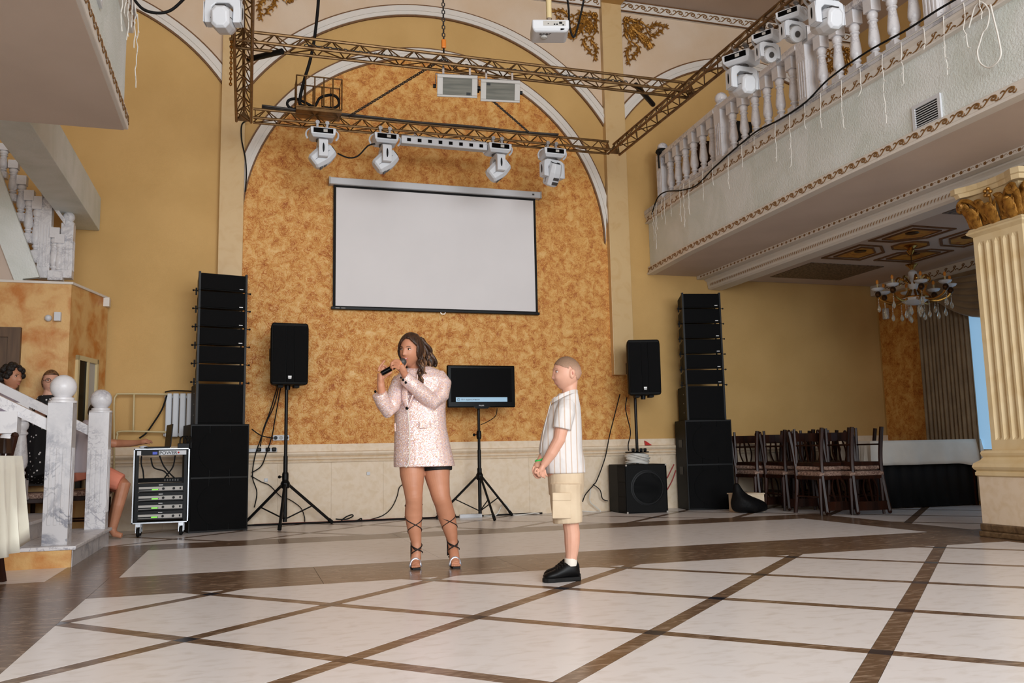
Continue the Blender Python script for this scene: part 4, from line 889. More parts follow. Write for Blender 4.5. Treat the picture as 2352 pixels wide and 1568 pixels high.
# ---------------------------------------------------------------- wire basket with coiled cable on the rear truss
bt = A(731, 255, RY); bk = thing('cable_basket', 'gold wire basket holding coiled cables on the rear truss', 'basket', (bt.x, RY, TZ+0.14))
bz0, bz1, bw, bd = TZ+0.16, TZ+0.52, 0.25, 0.13
m = MB(); m.box(bt.x-bw, bt.x+bw, RY-bd, RY+bd, bz0-0.04, bz0-0.01); m.build('tray', 'truss_gold', bk)
for x in [bt.x-bw+bw*2*k/5 for k in range(6)]:
    for y in (RY-bd, RY+bd): m = MB(); m.tube([(x, y, bz0), (x, y, bz1)], 0.008, 5); m.build('wire', 'truss_gold', bk)
for z in (bz0, bz0+0.17, bz1):
    m = MB(); m.tube([(bt.x-bw, RY-bd, z), (bt.x+bw, RY-bd, z), (bt.x+bw, RY+bd, z), (bt.x-bw, RY+bd, z)], 0.009, 5, closed=True)
    if z != bz0+0.17: m.build('rim', 'truss_gold', bk)
def pxs(pts, Y): return [A(x, y, Y) for x, y in pts]
cable('power_cable', 'thick black cable dropping from the ceiling into the wire basket', pxs([(732, -20), (730, 20), (722, 90), (712, 140), (700, 180), (690, 220), (690, 240), (710, 248)], RY-0.05), 0.02, 'black_rubber')
cable('coiled_cable', 'black cable coiled in loops inside the wire basket', pxs([(705, 250), (672, 250), (660, 240), (664, 230), (680, 227), (700, 235), (722, 244), (735, 225), (760, 218), (775, 225), (778, 240), (765, 248), (740, 246)], RY-0.02), 0.016, 'black_rubber')
m = MB()
for off, r_ in ((0, 0.02), (0.03, 0.014), (-0.03, 0.012)): m.tube(smoothpath([(x, RY+off, z) for x, z in ((0.1, TZ+0.165), (0.6, TZ+0.15), (1.0, TZ+0.155), (1.35, TZ+0.15), (1.9, TZ+0.14), (2.5, TZ+0.15), (3.1, TZ+0.14), (3.6, TZ+0.15))], 5), r_, 6)
tag(m.build('truss_cable_run', 'dark_grey', None, smooth='all'), 'grey bundle of cables lying along the top of the rear truss', 'cable')
for pts, lab in (([(775, 352), (800, 362), (822, 358), (845, 335), (862, 330)], 'black cable sagging between the first and second moving heads'), ([(573, 276), (556, 285), (555, 320), (563, 360), (566, 400), (563, 440)], 'thin black wire hanging down the left pilaster from the truss')):
    cable('cable', lab, pxs(pts, RY-0.08 if pts[0][0] > 600 else YW-0.12), 0.009, 'black_rubber')
cable('cable', 'black cable looping down from the ceiling at top left', pxs([(1005-700, -5), (330, 22), (365, 30), (395, 22), (425, -5)], 7.2), 0.012, 'black_rubber')
# ---------------------------------------------------------------- hoist chain, sling chains, gold garland
def chain(name, label, p, q, link=0.035, r=0.0045, sag=0.0, mat='dark_grey', cat='chain'):
    p, q = Vector(p), Vector(q); n = max(4, int((q-p).length/(link*0.78))); m = MB()
    for k in range(n):
        t = (k+0.5)/n; c = p.lerp(q, t)-Vector((0, 0, sag*4*t*(1-t))); d = (q-p).normalized(); h = Vector((0, 0, 1)) if abs(d.z) < 0.9 else Vector((1, 0, 0))
        s1 = d.cross(h).normalized(); s2 = d.cross(s1)
        s = s1 if k % 2 else s2
        m.tube([c+d*link*0.5*math.cos(a)+s*link*0.3*math.sin(a) for a in [i*math.pi/3 for i in range(6)]], r, 4, closed=True)
    return tag(m.build(name, mat, None), label, cat)
hk = F(1019, 128, TZ+0.16); hy = FY
hp = A(1019, 100, hy)
chain('hoist_chain', 'steel hoist chain hanging straight from the ceiling to an orange hook', (hp.x, hy, 7.1), (hp.x, hy, hp.z+0.03), 0.05, 0.006)
ho = thing('hoist_hook', 'orange hoist hook block above the front truss', 'hook', (hp.x, hy, hp.z))
m = MB(); m.box(hp.x-0.022, hp.x+0.022, hy-0.02, hy+0.02, hp.z-0.05, hp.z+0.04); m.build('hook_block', 'hook_orange', ho, bevel=0.01)
m = MB(); m.tube([(hp.x, hy, hp.z-0.05), (hp.x, hy, hp.z-0.1), (hp.x+0.02, hy, hp.z-0.12), (hp.x+0.025, hy, hp.z-0.1)], 0.009, 6); m.build('hook', 'black_metal', ho)
top = Vector((hp.x, hy, TZ+0.17))
for k, (px, py, Y, lab) in enumerate(((800, 262, RY, 'sling chain running from the hook to the rear truss on the left'), (1218, 306, RY, 'sling chain running from the hook to the rear truss on the right'), (700, 105, FY, 'sling chain lying along the front truss on the left'), (1440, 175, FY, 'sling chain lying along the front truss on the right'))):
    q = A(px, py, Y); chain('sling_chain', lab, top-Vector((0, 0, 0.09 if Y == FY else 0.04)), (q.x, Y, TZ+(0.14 if Y == RY else 0.10)), 0.045, 0.006)
g0 = Vector((LX-0.10, 7.75, TZ+0.0)); chain('garland', 'short gold tinsel garland hanging by the left truss corner', g0, g0-Vector((0, 0, 0.42)), 0.03, 0.006, 0, 'brass', 'garland')
# ---------------------------------------------------------------- projector on its ceiling pole
pc = A(1262, 72, 6.3); pj = thing('projector', 'white ceiling projector hanging from a pole with cables behind', 'projector', pc, R(-14), None, local=True)
m = MB(); m.loft([[(x, y, -0.055) for x, y in ((-0.13, -0.10), (0.13, -0.10), (0.13, 0.10), (-0.13, 0.10))], [(x, y, -0.03) for x, y in ((-0.15, -0.115), (0.15, -0.115), (0.15, 0.115), (-0.15, 0.115))], [(x, y, 0.045) for x, y in ((-0.15, -0.115), (0.15, -0.115), (0.15, 0.115), (-0.15, 0.115))]]); m.build('body', 'white_plastic', pj, bevel=0.012)
m = MB(); m.box(-0.06, 0.12, -0.118, -0.114, -0.01, 0.03); m.build('port_panel', 'grey_plastic', pj)
for x, z, r_ in ((0.08, 0.012, 0.012), (0.03, 0.0, 0.006), (0.05, 0.0, 0.006), (-0.02, 0.005, 0.004), (0.10, -0.005, 0.006)): m = MB(); m.box(x-r_, x+r_, -0.122, -0.117, z-r_*0.7, z+r_*0.7); m.build('port', 'black_plastic', pj)
m = MB(); m.box(-0.06, 0.06, -0.05, 0.05, 0.045, 0.06); m.cyl((0, 0, 0.06), (0, 0, 0.11), 0.022, 10); m.build('mount_plate', 'chrome', pj)
m = MB(); m.cyl((0, 0, 0.11), (0, 0, 7.1-pc.z), 0.024, 10); m.build('ceiling_pole', 'beige_metal', pj, smooth=True)
m = MB(); m.m = Matrix.Translation((-0.05, -0.02, -0.058)); m.lathe([(0.03, 0.0), (0.028, -0.012), (0.01, -0.018)], 12); m.build('foot', 'grey_plastic', pj)
lettering('acer', 0.055, (-0.09, -0.05, -0.057), (R(180), 0, 0), 'dark_grey', pj, 'brand_lettering')
cable('projector_cable', 'black cable hanging in a loop behind the projector', pxs([(1302, -10), (1306, 20), (1308, 60), (1318, 85), (1330, 50), (1343, -10)], 6.6), 0.009, 'black_rubber')
cable('projector_cable', 'short black lead plugged into the back of the projector', pxs([(1292, 55), (1300, 50), (1304, 58), (1296, 66), (1288, 67)], 6.17), 0.007, 'black_rubber')
# ---------------------------------------------------------------- projection screen
sc = thing('projection_screen', 'pull-down white projection screen with black border on the orange wall', 'screen', (2.35, YW-0.06, 2.57))
SYY = YW-0.07
p1, p2 = A(757, 409, SYY), A(1239, 442, SYY)
ztop = (p1.z+p2.z)/2; x0, x1 = p1.x, p2.x
MB().box(x0, x1, SYY-0.05, YW-0.014, ztop-0.085, ztop).build('roller_case', 'white_plastic', sc, bevel=0.012)
for x in (x0-0.01, x1-0.005): MB().box(x, x+0.018, SYY-0.052, YW-0.014, ztop-0.088, ztop+0.003).build('end_cap', 'grey_plastic', sc)
bl, br = A(762, 700, SYY), A(1233, 716, SYY); zb = A(757, 711, SYY).z*0.5+A(1234, 722, SYY).z*0.5
fx0, fx1 = x0+0.05, x1-0.06
MB().box(fx0, fx1, SYY+0.004, SYY+0.008, zb+0.02, ztop-0.085).build('black_border', 'black_rubber', sc)
MB().box(fx0+0.032, fx1-0.032, SYY, SYY+0.0045, zb+0.045, ztop-0.115).build('screen_fabric', 'screen_white', sc)
MB().box(fx0-0.02, fx1+0.02, SYY-0.012, SYY+0.018, zb, zb+0.035).build('weight_bar', 'black_plastic', sc, bevel=0.005)
for x in (fx0+0.03, fx0+0.10): MB().box(x, x+0.05, SYY-0.0135, SYY-0.011, zb+0.014, zb+0.02).build('logo_mark', 'grey_plastic', sc)
m = MB(); xx = (fx0+fx1)/2+0.05; m.tube(smoothpath([(xx-0.03, SYY, zb), (xx-0.02, SYY, zb-0.02), (xx+0.02, SYY, zb-0.02), (xx+0.03, SYY, zb)], 4), 0.004, 5); m.build('pull_loop', 'chrome', sc)
m = MB(); m.box(x1-0.12, x1-0.09, SYY-0.053, SYY-0.049, ztop-0.055, ztop-0.035); m.build('case_mark', 'dark_grey', sc)
# ================================================================ loudspeaker stacks
mk('badge_white', rgb(225, 225, 225), 0.4)
def place(t, loc, rz): t.location = loc; t.rotation_euler = (0, 0, rz); return t
def double_sub(label, loc, rz):
    t = thing('subwoofer', label, 'speaker', loc, rz, 'double subwoofers under the line arrays', local=True); W, D, H = 0.31, 0.46, 1.15
    MB().box(-W, W, 0.02, D, 0, H).build('cabinet', 'black_box', t, bevel=0.008)
    MB().box(-W, W, 0, 0.02, 0, H).build('front_frame', 'black_plastic', t, bevel=0.004)
    for k, (a, b_) in enumerate(((-W+0.015, -0.11), (-0.105, 0.105), (0.11, W-0.015))):
        for z0, z1 in ((0.02, 0.565), (0.585, H-0.02)):
            MB().box(a, b_, -0.012, 0.0, z0, z1).build('grille', 'black_grille', t, bevel=0.003)
    for z in (0.29, 0.86):
        m = MB(); m.m = Matrix.Translation((0, -0.012, z)) @ Matrix.Rotation(R(90), 4, 'X'); m.lathe([(0.225, 0.0), (0.225, 0.006), (0.19, 0.004), (0.09, 0.002), (0.06, 0.008), (0.01, 0.012)], 28); m.build('driver', 'black_grille', t, smooth=True)
    for sx_ in (-1, 1):
        for z in (0.45, 0.8): MB().box(sx_*W-0.004, sx_*W+0.004, 0.16, 0.3, z, z+0.1).build('side_handle', 'black_plastic', t)
    return t
def single_sub(label, loc, rz):
    t = thing('bass_cabinet', label, 'speaker', loc, rz, 'square bass cabinets of the line arrays', local=True); W, D, H = 0.262, 0.46, 0.44
    m = MB(); m.loft([[(x, y, z) for x, y in ((-W, 0.012), (W, 0.012), (W-0.03, D), (-W+0.03, D))] for z in (0, H)]); m.build('cabinet', 'black_box', t, bevel=0.006)
    MB().box(-W+0.02, W-0.02, -0.004, 0.012, 0.012, H-0.012).build('grille', 'black_grille', t, bevel=0.003)
    for sx_ in (-1, 1):
        MB().box(sx_*(W-0.012)-0.012, sx_*(W-0.012)+0.012, -0.006, 0.03, -0.004, H+0.02).build('rigging_bar', 'black_metal', t)
        for z in (0.1, 0.22, 0.34): m = MB(); m.ball((sx_*(W-0.008), 0.14, z), 0.008, 6, 4); m.build('rigging_pin', 'steel', t)
    return t
def array_box(label, loc, rz, badge=True):
    t = thing('line_array_cabinet', label, 'speaker', loc, rz, 'line array cabinets', local=True); W, D, H = 0.262, 0.36, 0.188
    m = MB(); m.loft([[(x, 0.012, z) for x, z in ((-W, 0.0), (W, 0.0), (W, H), (-W, H))], [(x, D, z) for x, z in ((-W+0.05, 0.03), (W-0.05, 0.03), (W-0.05, H-0.03), (-W+0.05, H-0.03))]]); m.build('cabinet', 'black_box', t, bevel=0.006)
    MB().box(-W+0.022, W-0.022, -0.004, 0.012, 0.01, H-0.01).build('grille', 'black_grille', t, bevel=0.003)
    for sx_ in (-1, 1):
        MB().box(sx_*(W-0.01)-0.011, sx_*(W-0.01)+0.011, -0.006, 0.03, -0.012, H+0.012).build('rigging_bar', 'black_metal', t)
        m = MB(); m.cyl((sx_*(W-0.015), 0.05, -0.008), (sx_*(W+0.045), 0.05, -0.008), 0.006, 6); m.ball((sx_*(W+0.045), 0.05, -0.008), 0.012, 8, 5); m.build('rigging_pin', 'black_metal', t)
        MB().box(sx_*(W-0.012)-0.008, sx_*(W-0.012)+0.008, 0.20, 0.22, -0.03, 0.05).build('rear_link', 'black_metal', t)
        m = MB(); m.box(sx_*(W-0.024)-0.004, sx_*(W-0.024)+0.006*sx_, 0.10, 0.17, 0.06, 0.13); m.build('side_handle', 'black_rubber', t)
    if badge: MB().box(W-0.085, W-0.045, -0.006, -0.003, 0.022, 0.03).build('badge', 'badge_white', t)
    return t
ORD = ['topmost', 'second from the top', 'third from the top', 'fourth from the top', 'fifth from the top', 'lowest']
for side, loc, rz in (('left', (-0.27, 10.0, 0), R(13)), ('right', (5.74, 10.06, 0), R(-11))):
    near = 'beside the rolling rack' if side == 'left' else 'beside the stacked chairs'
    double_sub('tall black double subwoofer at the foot of the line array %s' % near, loc, rz)
    ca = Vector((math.cos(rz), math.sin(rz), 0)); nb = Vector((-math.sin(rz), math.cos(rz), 0))
    l2 = Vector(loc)+nb*0.015+ca*(0.0 if side == 'left' else -0.01); z = 1.152
    single_sub('square black bass cabinet under the line array %s' % near, (l2.x, l2.y, z), rz); z += 0.465
    for k in range(5, -1, -1):
        array_box('%s slim black cabinet of the line array %s' % (ORD[k], near), (l2.x, l2.y, z), rz, not (side == 'left' and k > 3)); z += 0.203
    for sx_ in (-1, 1):
        q = l2+ca*(sx_*0.252); MB()
# ---------------------------------------------------------------- loudspeakers on poles
def pa_speaker(label, loc, rz, group='loudspeakers on poles'):
    t = thing('loudspeaker', label, 'speaker', loc, rz, group, local=True); H = 0.70
    sec = [(-0.205, 0.0), (0.205, 0.0), (0.21, 0.02), (0.2, 0.14), (0.12, 0.36), (-0.12, 0.36), (-0.2, 0.14), (-0.21, 0.02)]
    m = MB(); m.loft([[(x*k, y*k2+0.0, z) for x, y in sec] for z, k, k2 in ((0.0, 0.93, 0.85), (0.03, 0.985, 0.97), (0.3, 1, 1), (0.64, 1, 0.98), (0.68, 0.97, 0.9), (H, 0.91, 0.8))]); m.build('cabinet', 'black_box', t, bevel=0.012)
    for a, b_ in ((-0.19, -0.045), (-0.04, 0.04), (0.045, 0.19)): MB().box(a, b_, -0.012 if abs(a) < 0.1 else -0.008, 0.004, 0.03, H-0.035).build('grille', 'black_grille', t, bevel=0.004)
    MB().box(-0.02, 0.018, -0.016, -0.012, 0.075, 0.098).build('badge', 'badge_white', t); MB().box(-0.018, 0.016, -0.016, -0.012, 0.062, 0.069).build('badge', 'badge_white', t)
    m = MB(); m.lathe([(0.03, -0.05), (0.035, 0.0)], 10, (0, 0.16, 0)); m.build('pole_socket', 'black_plastic', t)
    for x in (-0.09, 0.09): MB().box(x-0.03, x+0.03, 0.06, 0.2, -0.03, 0.0).build('foot', 'black_rubber', t, bevel=0.004)
    for sx_ in (-1, 1): MB().box(sx_*0.19-0.012, sx_*0.19+0.012, 0.12, 0.2, 0.28, 0.42).build('handle_recess', 'black_rubber', t)
    return t
p = A(662, 878, 10.15); pa_speaker('black loudspeaker on the tripod stand beside the left subwoofer', (p.x+0.01, 10.02, A(662, 884, 10.1).z), R(6))
p = A(1466, 905, 10.1); pa_speaker('black loudspeaker on a pole above the carpeted subwoofer', (p.x+0.02, 9.93, A(1462, 907, 10.0).z), R(-14))
# tripod stands
def tripod(name, label, cx, cy, z1, hub, feet, knob, rp=0.02):
    t = thing(name, label, 'stand', (cx, cy, 0))
    m = MB(); m.tube([(cx, cy, 0.06), (cx, cy, hub+0.32)], rp*1.25, 10); m.build('lower_pole', 'black_metal', t, smooth=True)
    m = MB(); m.tube([(cx, cy, hub+0.3), (cx, cy, z1)], rp, 10); m.build('upper_pole', 'black_metal', t, smooth=True)
    m = MB(); m.lathe([(rp*1.9, hub-0.04), (rp*2.6, hub-0.02), (rp*2.6, hub+0.02), (rp*1.7, hub+0.05), (rp*1.7, hub+0.1)], 10, (cx, cy, 0)); m.build('hub', 'black_plastic', t)
    m = MB(); m.lathe([(rp*1.6, knob-0.05), (rp*1.8, knob-0.03), (rp*1.8, knob+0.03), (rp*1.5, knob+0.05)], 10, (cx, cy, 0)); m.build('collar', 'black_plastic', t)
    m = MB(); m.cyl((cx, cy, knob), (cx-0.06, cy-0.02, knob), 0.007, 6); m.ball((cx-0.065, cy-0.02, knob), 0.018, 8, 6); m.build('knob', 'black_plastic', t)
    for fx, fy in feet:
        d = Vector((fx-cx, fy-cy, 0)).normalized(); a = Vector((cx, cy, hub))+d*rp*2
        f = Vector((fx, fy, 0.02)); m = MB(); m.tube([a, f], rp*0.85, 8); lg = m.build('leg', 'black_metal', t, smooth=True)
        m = MB(); m.tube([f+(a-f).normalized()*0.05, f-(a-f).normalized()*0.012], rp*1.1, 8); m.build('rubber_foot', 'black_rubber', lg)
        mid = a.lerp(f, 0.55); m = MB(); m.tube([mid, (cx, cy, 0.09)], rp*0.42, 6); m.build('brace', 'black_metal', t)
    return t
tripod('speaker_stand', 'black tripod stand holding the loudspeaker by the left subwoofer', 0.43, 10.18, A(655, 890, 10.18).z, 0.47, ((0.36, 9.78), (0.97, 10.42), (-0.02, 10.52)), 0.56)
tripod('monitor_stand', 'black tripod stand holding the flat-screen monitor', 2.70, 10.22, A(1100, 935, 10.2).z+0.12, 0.50, ((2.76, 9.80), (3.17, 10.47), (2.22, 10.45)), 1.0, 0.017)
# ---------------------------------------------------------------- flat-screen monitor
ty = 10.10; a, b_ = A(1027, 838, ty), A(1184, 935, ty); zc0, zc1 = b_.z, a.z
tv = thing('monitor', 'black flat-screen monitor on a tripod showing a pale message strip', 'monitor', ((a.x+b_.x)/2, ty, zc0))
MB().box(a.x, b_.x, ty, ty+0.05, zc0, zc1).build('bezel', 'gloss_black', tv, bevel=0.012)
m = MB(); cxm = (a.x+b_.x)/2; m.loft([[(cxm+u, ty-0.002, zc0+v) for u, v in ((-0.12, 0.02), (-0.07, -0.015), (0.07, -0.015), (0.12, 0.02))], [(cxm+u, ty+0.045, zc0+v) for u, v in ((-0.12, 0.02), (-0.07, -0.015), (0.07, -0.015), (0.12, 0.02))]]); m.build('chin', 'gloss_black', tv)
mk('lcd', rgb(6, 5, 6), 0.4, spec=0.03); MB().box(a.x+0.045, b_.x-0.045, ty-0.003, ty, zc0+0.065, zc1-0.035).build('lcd_panel', 'lcd', tv)
mk('osd', rgb(130, 160, 180), 0.4, emit=(rgb(122, 158, 182), 0.55))
sx0, sx1 = A(1047, 920, ty).x, A(1165, 920, ty).x; sz0, sz1 = zc0+0.068, zc0+0.122
MB().box(sx0, sx1, ty-0.0045, ty-0.003, sz0, sz1).build('message_strip', 'osd', tv)
m = MB(); m.tube([(sx0+0.032+0.015*math.cos(k*0.524), ty-0.005, (sz0+sz1)/2+0.015*math.sin(k*0.524)) for k in range(12)], 0.0018, 4, closed=True); m.box(sx0+0.0305, sx0+0.0335, ty-0.006, ty-0.0045, (sz0+sz1)/2-0.008, (sz0+sz1)/2+0.004); m.build('info_icon', 'dark_grey', tv)
lettering('Нет аудиосигнала', 0.026, (sx0+0.065, ty-0.0055, (sz0+sz1)/2-0.008), (R(90), 0, 0), 'dark_grey', tv, 'message_text')
lettering('PHILIPS', 0.02, (cxm-0.038, ty-0.003, zc0+0.016), (R(90), 0, 0), 'badge_white', tv, 'brand_lettering')
MB().box(cxm-0.1, cxm+0.1, ty+0.05, ty+0.1, zc0+0.1, zc0+0.35).build('wall_bracket', 'black_metal', tv)
# ---------------------------------------------------------------- carpeted subwoofer with cable coil
ss = thing('carpet_subwoofer', 'black carpet-covered subwoofer with worn corners beneath the pole loudspeaker', 'speaker', (4.77, 9.98, 0), R(-6), None, local=True)
W, D, H = 0.30, 0.55, 0.60
m = MB(); m.loft([[(x, y, z) for x, y in ((-W+0.05, 0.0), (W-0.02, 0.0), (W, 0.03), (W, D), (-W, D), (-W, 0.18))] for z in (0, H)]); m.build('cabinet', 'black_box', ss, bevel=0.01)
m = MB(); m.m = Matrix.Translation((0.03, -0.002, 0.31)) @ Matrix.Rotation(R(90), 4, 'X'); m.lathe([(0.22, 0.0), (0.222, 0.004), (0.212, 0.005), (0.21, 0.001)], 32); m.lathe([(0.195, 0.001), (0.197, 0.004), (0.187, 0.005), (0.185, 0.001)], 32); m.build('driver_ring', 'black_plastic', ss, smooth=True)
for z0, z1 in ((0.03, 0.2), (0.21, 0.38), (0.39, 0.56)):
    m = MB(); m.hexa([(-W+0.003, 0.165, z0), (-W+0.042, 0.01, z0), (-W+0.047, 0.012, z0), (-W+0.01, 0.17, z0), (-W+0.0, 0.165, z1), (-W+0.042, 0.006, z1), (-W+0.047, 0.012, z1), (-W+0.01, 0.17, z1)]); m.build('bass_port', 'black_rubber', ss)
for x in (-W+0.06, W-0.02):
    for z in (0.01, H-0.01): m = MB(); m.ball((x, 0.0, z), 0.013, 8, 5); m.build('corner_cap', 'grey_plastic', ss)
m = MB(); m.cyl((4.77+0.02, 10.22, 0.60), (4.77+0.02, 10.22, A(1462, 907, 10.1).z+0.02), 0.019, 12); tag(m.build('speaker_pole', 'black_metal', None, smooth=True), 'black pole rising from the carpeted subwoofer to its loudspeaker', 'pole')
cc = thing('cable_coil', 'coil of white cable with a black plate lying on the carpeted subwoofer', 'cable', (4.79, 10.22, 0.6))
for k in range(9):
    z = 0.615+0.014*k; r_ = 0.145+0.012*math.sin(k*2.1); ph = k*0.7
    m = MB(); m.tube([(4.79+(r_+0.012*math.sin(3*i*0.314+ph))*math.cos(i*0.314), 10.22+0.75*(r_+0.012*math.cos(2*i*0.314+ph))*math.sin(i*0.314), z+0.009*math.sin(2*i*0.314+ph)) for i in range(20)], 0.0085, 6, closed=True); m.build('cable_loop', 'cable_white', cc, smooth='all')
m = MB(); m.lathe([(0.15, 0.745), (0.155, 0.752), (0.15, 0.76)], 20, (4.79, 10.22, 0)); m.build('reel_plate', 'black_plastic', cc)
for k in range(4): m = MB(); m.box(4.68+k*0.055, 4.715+k*0.055, 10.12, 10.16, 0.76, 0.80); m.build('plug', 'black_plastic', cc, bevel=0.008)
# ================================================================ rolling rack, laptop, radiator, frame
rx0, rx1, ry0, ry1, rz0, rz1 = A(302, 1190, 9.70).x, A(432, 1190, 9.70).x, 9.70, 9.97, 0.135, 0.895
rk = thing('amplifier_rack', 'black rolling rack case of amplifiers with green displays at left', 'rack', ((rx0+rx1)/2, ry0, 0))
for nm, bxv in (('side_panel', (rx0, rx0+0.02, ry0, ry1, rz0, rz1)), ('side_panel', (rx1-0.02, rx1, ry0, ry1, rz0, rz1)), ('base_panel', (rx0, rx1, ry0, ry1, rz0, rz0+0.02)), ('lid', (rx0, rx1, ry0, ry1, rz1-0.02, rz1))): MB().box(*bxv).build(nm, 'black_box', rk)
m = MB(); e_ = 0.012
for v in ((rx0, rx0+e_, rz0, rz1), (rx1-e_, rx1, rz0, rz1), (rx0, rx1, rz0, rz0+e_), (rx0, rx1, rz1-e_, rz1)): m.box(v[0], v[1], ry0-0.006, ry0+0.004, v[2], v[3])
m.build('aluminium_edge', 'steel', rk)
for x in (rx0+0.022, rx1-0.052): MB().box(x, x+0.03, ry0+0.01, ry0+0.014, rz0+0.02, rz1-0.02).build('rack_rail', 'black_plastic', rk)
mk('green_lcd', rgb(120, 220, 60), 0.4, emit=(rgb(120, 225, 50), 0.8)); mk('blue_lcd', rgb(40, 60, 150), 0.4, emit=(rgb(50, 70, 170), 0.5))
ix0, ix1 = rx0+0.05, rx1-0.05
for k in range(4):
    z = rz0+0.05+k*0.093
    am = MB().box(ix0, ix1, ry0+0.0, ry0+0.2, z-0.012, z+0.075).build('amplifier', 'black_plastic', rk)
    MB().box(ix0+0.01, ix1-0.01, ry0-0.006, ry0, z, z+0.04).build('face_plate', 'grey_plastic', am)
    MB().box(ix0+0.01, ix0+0.2, ry0-0.008, ry0-0.005, z+0.004, z+0.018).build('display_band', 'black_plastic', am)
    MB().box(ix0+0.135, ix0+0.195, ry0-0.0095, ry0-0.0075, z+0.006, z+0.017).build('green_display', 'green_lcd', am)
    for x in (ix0+0.245, ix0+0.345): m = MB(); m.m = Matrix.Translation((x, ry0-0.006, z+0.02)) @ Matrix.Rotation(R(90), 4, 'X'); m.lathe([(0.013, 0), (0.012, 0.012)], 12); m.build('dial', 'black_plastic', am)
    MB().box(ix1-0.04, ix1-0.025, ry0-0.009, ry0-0.005, z+0.01, z+0.03).build('power_switch', 'black_plastic', am)
    MB().box((ix0+ix1)/2-0.02, (ix0+ix1)/2+0.02, ry0-0.003, ry0+0.001, z+0.054, z+0.06).build('logo_mark', 'badge_white', am)
z = rz0+0.05+4*0.093
pr_ = MB().box(ix0, ix1, ry0, ry0+0.15, z-0.01, z+0.035).build('processor', 'gloss_black', rk)
for k in range(6): MB().box(ix0+0.25+k*0.025, ix0+0.262+k*0.025, ry0-0.003, ry0, z+0.002, z+0.022).build('button', 'dark_grey', pr_)
pw = MB().box(ix0-0.02, ix1+0.02, ry0, ry0+0.15, rz1-0.07, rz1-0.022).build('power_unit', 'black_plastic', rk)
MB().box(ix0-0.018, ix0+0.02, ry0-0.004, ry0, rz1-0.068, rz1-0.024).build('white_plate', 'white_plastic', pw); MB().box(ix0+0.19, ix1+0.015, ry0-0.004, ry0, rz1-0.068, rz1-0.024).build('white_plate', 'white_plastic', pw)
MB().box(ix0+0.13, ix0+0.175, ry0-0.004, ry0, rz1-0.062, rz1-0.035).build('blue_display', 'blue_lcd', pw)
lettering('POWER', 0.05, (ix0+0.195, ry0-0.006, rz1-0.064), (R(90), 0, 0), 'black_plastic', rk, 'power_lettering')
m = MB(); m.ball((ix1-0.06, ry0-0.006, rz1-0.045), 0.01, 8, 5); m.build('red_switch', 'red_plastic', rk)
m = MB(); m.box(rx0-0.006, rx0, ry0+0.12, ry0+0.17, rz0+0.42, rz0+0.54); m.build('handle', 'steel', rk)
for x in (rx0+0.06, rx1-0.07):
    for y in (ry0+0.05, ry1-0.06):
        m = MB(); m.box(x-0.025, x+0.025, y-0.02, y+0.02, 0.1, rz0); m.box(x-0.025, x-0.018, y-0.02, y+0.02, 0.04, 0.1); m.box(x+0.018, x+0.025, y-0.02, y+0.02, 0.04, 0.1); cs = m.build('caster', 'steel', rk)
        m = MB(); m.m = Matrix.Translation((x, y, 0.045)) @ Matrix.Rotation(R(90), 4, 'Y'); m.lathe([(0.035, -0.016), (0.045, -0.01), (0.045, 0.01), (0.035, 0.016)], 14); m.build('wheel', 'black_rubber', cs, smooth=True)
for k, pts in enumerate(([(.16, .80), (.19, .7), (.29, .66), (.34, .60)], [(.24, .82), (.28, .72), (.34, .64), (.40, .58)], [(.39, .82), (.37, .7), (.30, .6), (.28, .56)], [(.06, .82), (.06, .74), (.08, .66), (.09, .56)])):
    m = MB(); m.tube(smoothpath([(rx0+x, ry0+0.05+0.03*k, z) for x, z in pts], 5), 0.008, 6); m.build('patch_cable', 'black_rubber', rk, smooth='all')
lp = thing('laptop', 'open black laptop seen edge-on on top of the amplifier rack', 'laptop', (A(366, 1000, 9.85).x-0.02, 9.86, 0.896), R(-76), None, local=True)
MB().box(-0.17, 0.17, -0.13, 0.10, 0.0, 0.018).build('keyboard_deck', 'black_plastic', lp, bevel=0.004)
m = MB(); m.hexa([(-0.17, 0.10, 0.012), (0.17, 0.10, 0.012), (0.17, 0.112, 0.012), (-0.17, 0.112, 0.012), (-0.17, 0.118, 0.25), (0.17, 0.118, 0.25), (0.17, 0.128, 0.25), (-0.17, 0.128, 0.25)]); m.build('screen_lid', 'black_plastic', lp, bevel=0.003)
ms = MB(); ms.ball((A(330, 1018, 9.84).x, 9.84, 0.912), 0.036, 12, 8, (1.2, 0.8, 0.5)); tag(ms.build('computer_mouse', 'white_plastic', None, smooth='all'), 'white computer mouse under the hand on the rack', 'mouse')
mxr = thing('mixer_box', 'small black audio box with cables beside the laptop on the rack', 'audio box', (rx1-0.07, 9.85, 0.896))
MB().box(rx1-0.13, rx1-0.01, 9.80, 9.94, 0.896, 0.946).build('body', 'black_plastic', mxr, bevel=0.005)
for k in range(3): m = MB(); m.tube(smoothpath([(rx1-0.11+0.035*k, 9.86, 0.946), (rx1-0.105+0.035*k, 9.87, 1.0), (rx1-0.07+0.03*k, 9.90, 1.02), (rx1-0.03+0.02*k, 9.93, 0.95)], 4), 0.007, 6); m.build('plug_lead', 'black_rubber', mxr)
rd = thing('radiator', 'white ribbed radiator on the yellow wall behind the left stack', 'radiator', (-0.72, YW-0.05, 1.05))
for k in range(5): x = -0.885+k*0.075; MB().box(x, x+0.066, YW-0.12, YW-0.03, 1.03, 1.53).build('fin', 'white_plastic', rd, bevel=0.012)
for z in (1.06, 1.49): m = MB(); m.cyl((-0.9, YW-0.06, z), (-0.5, YW-0.06, z), 0.018, 8); m.build('header_pipe', 'white_plastic', rd)
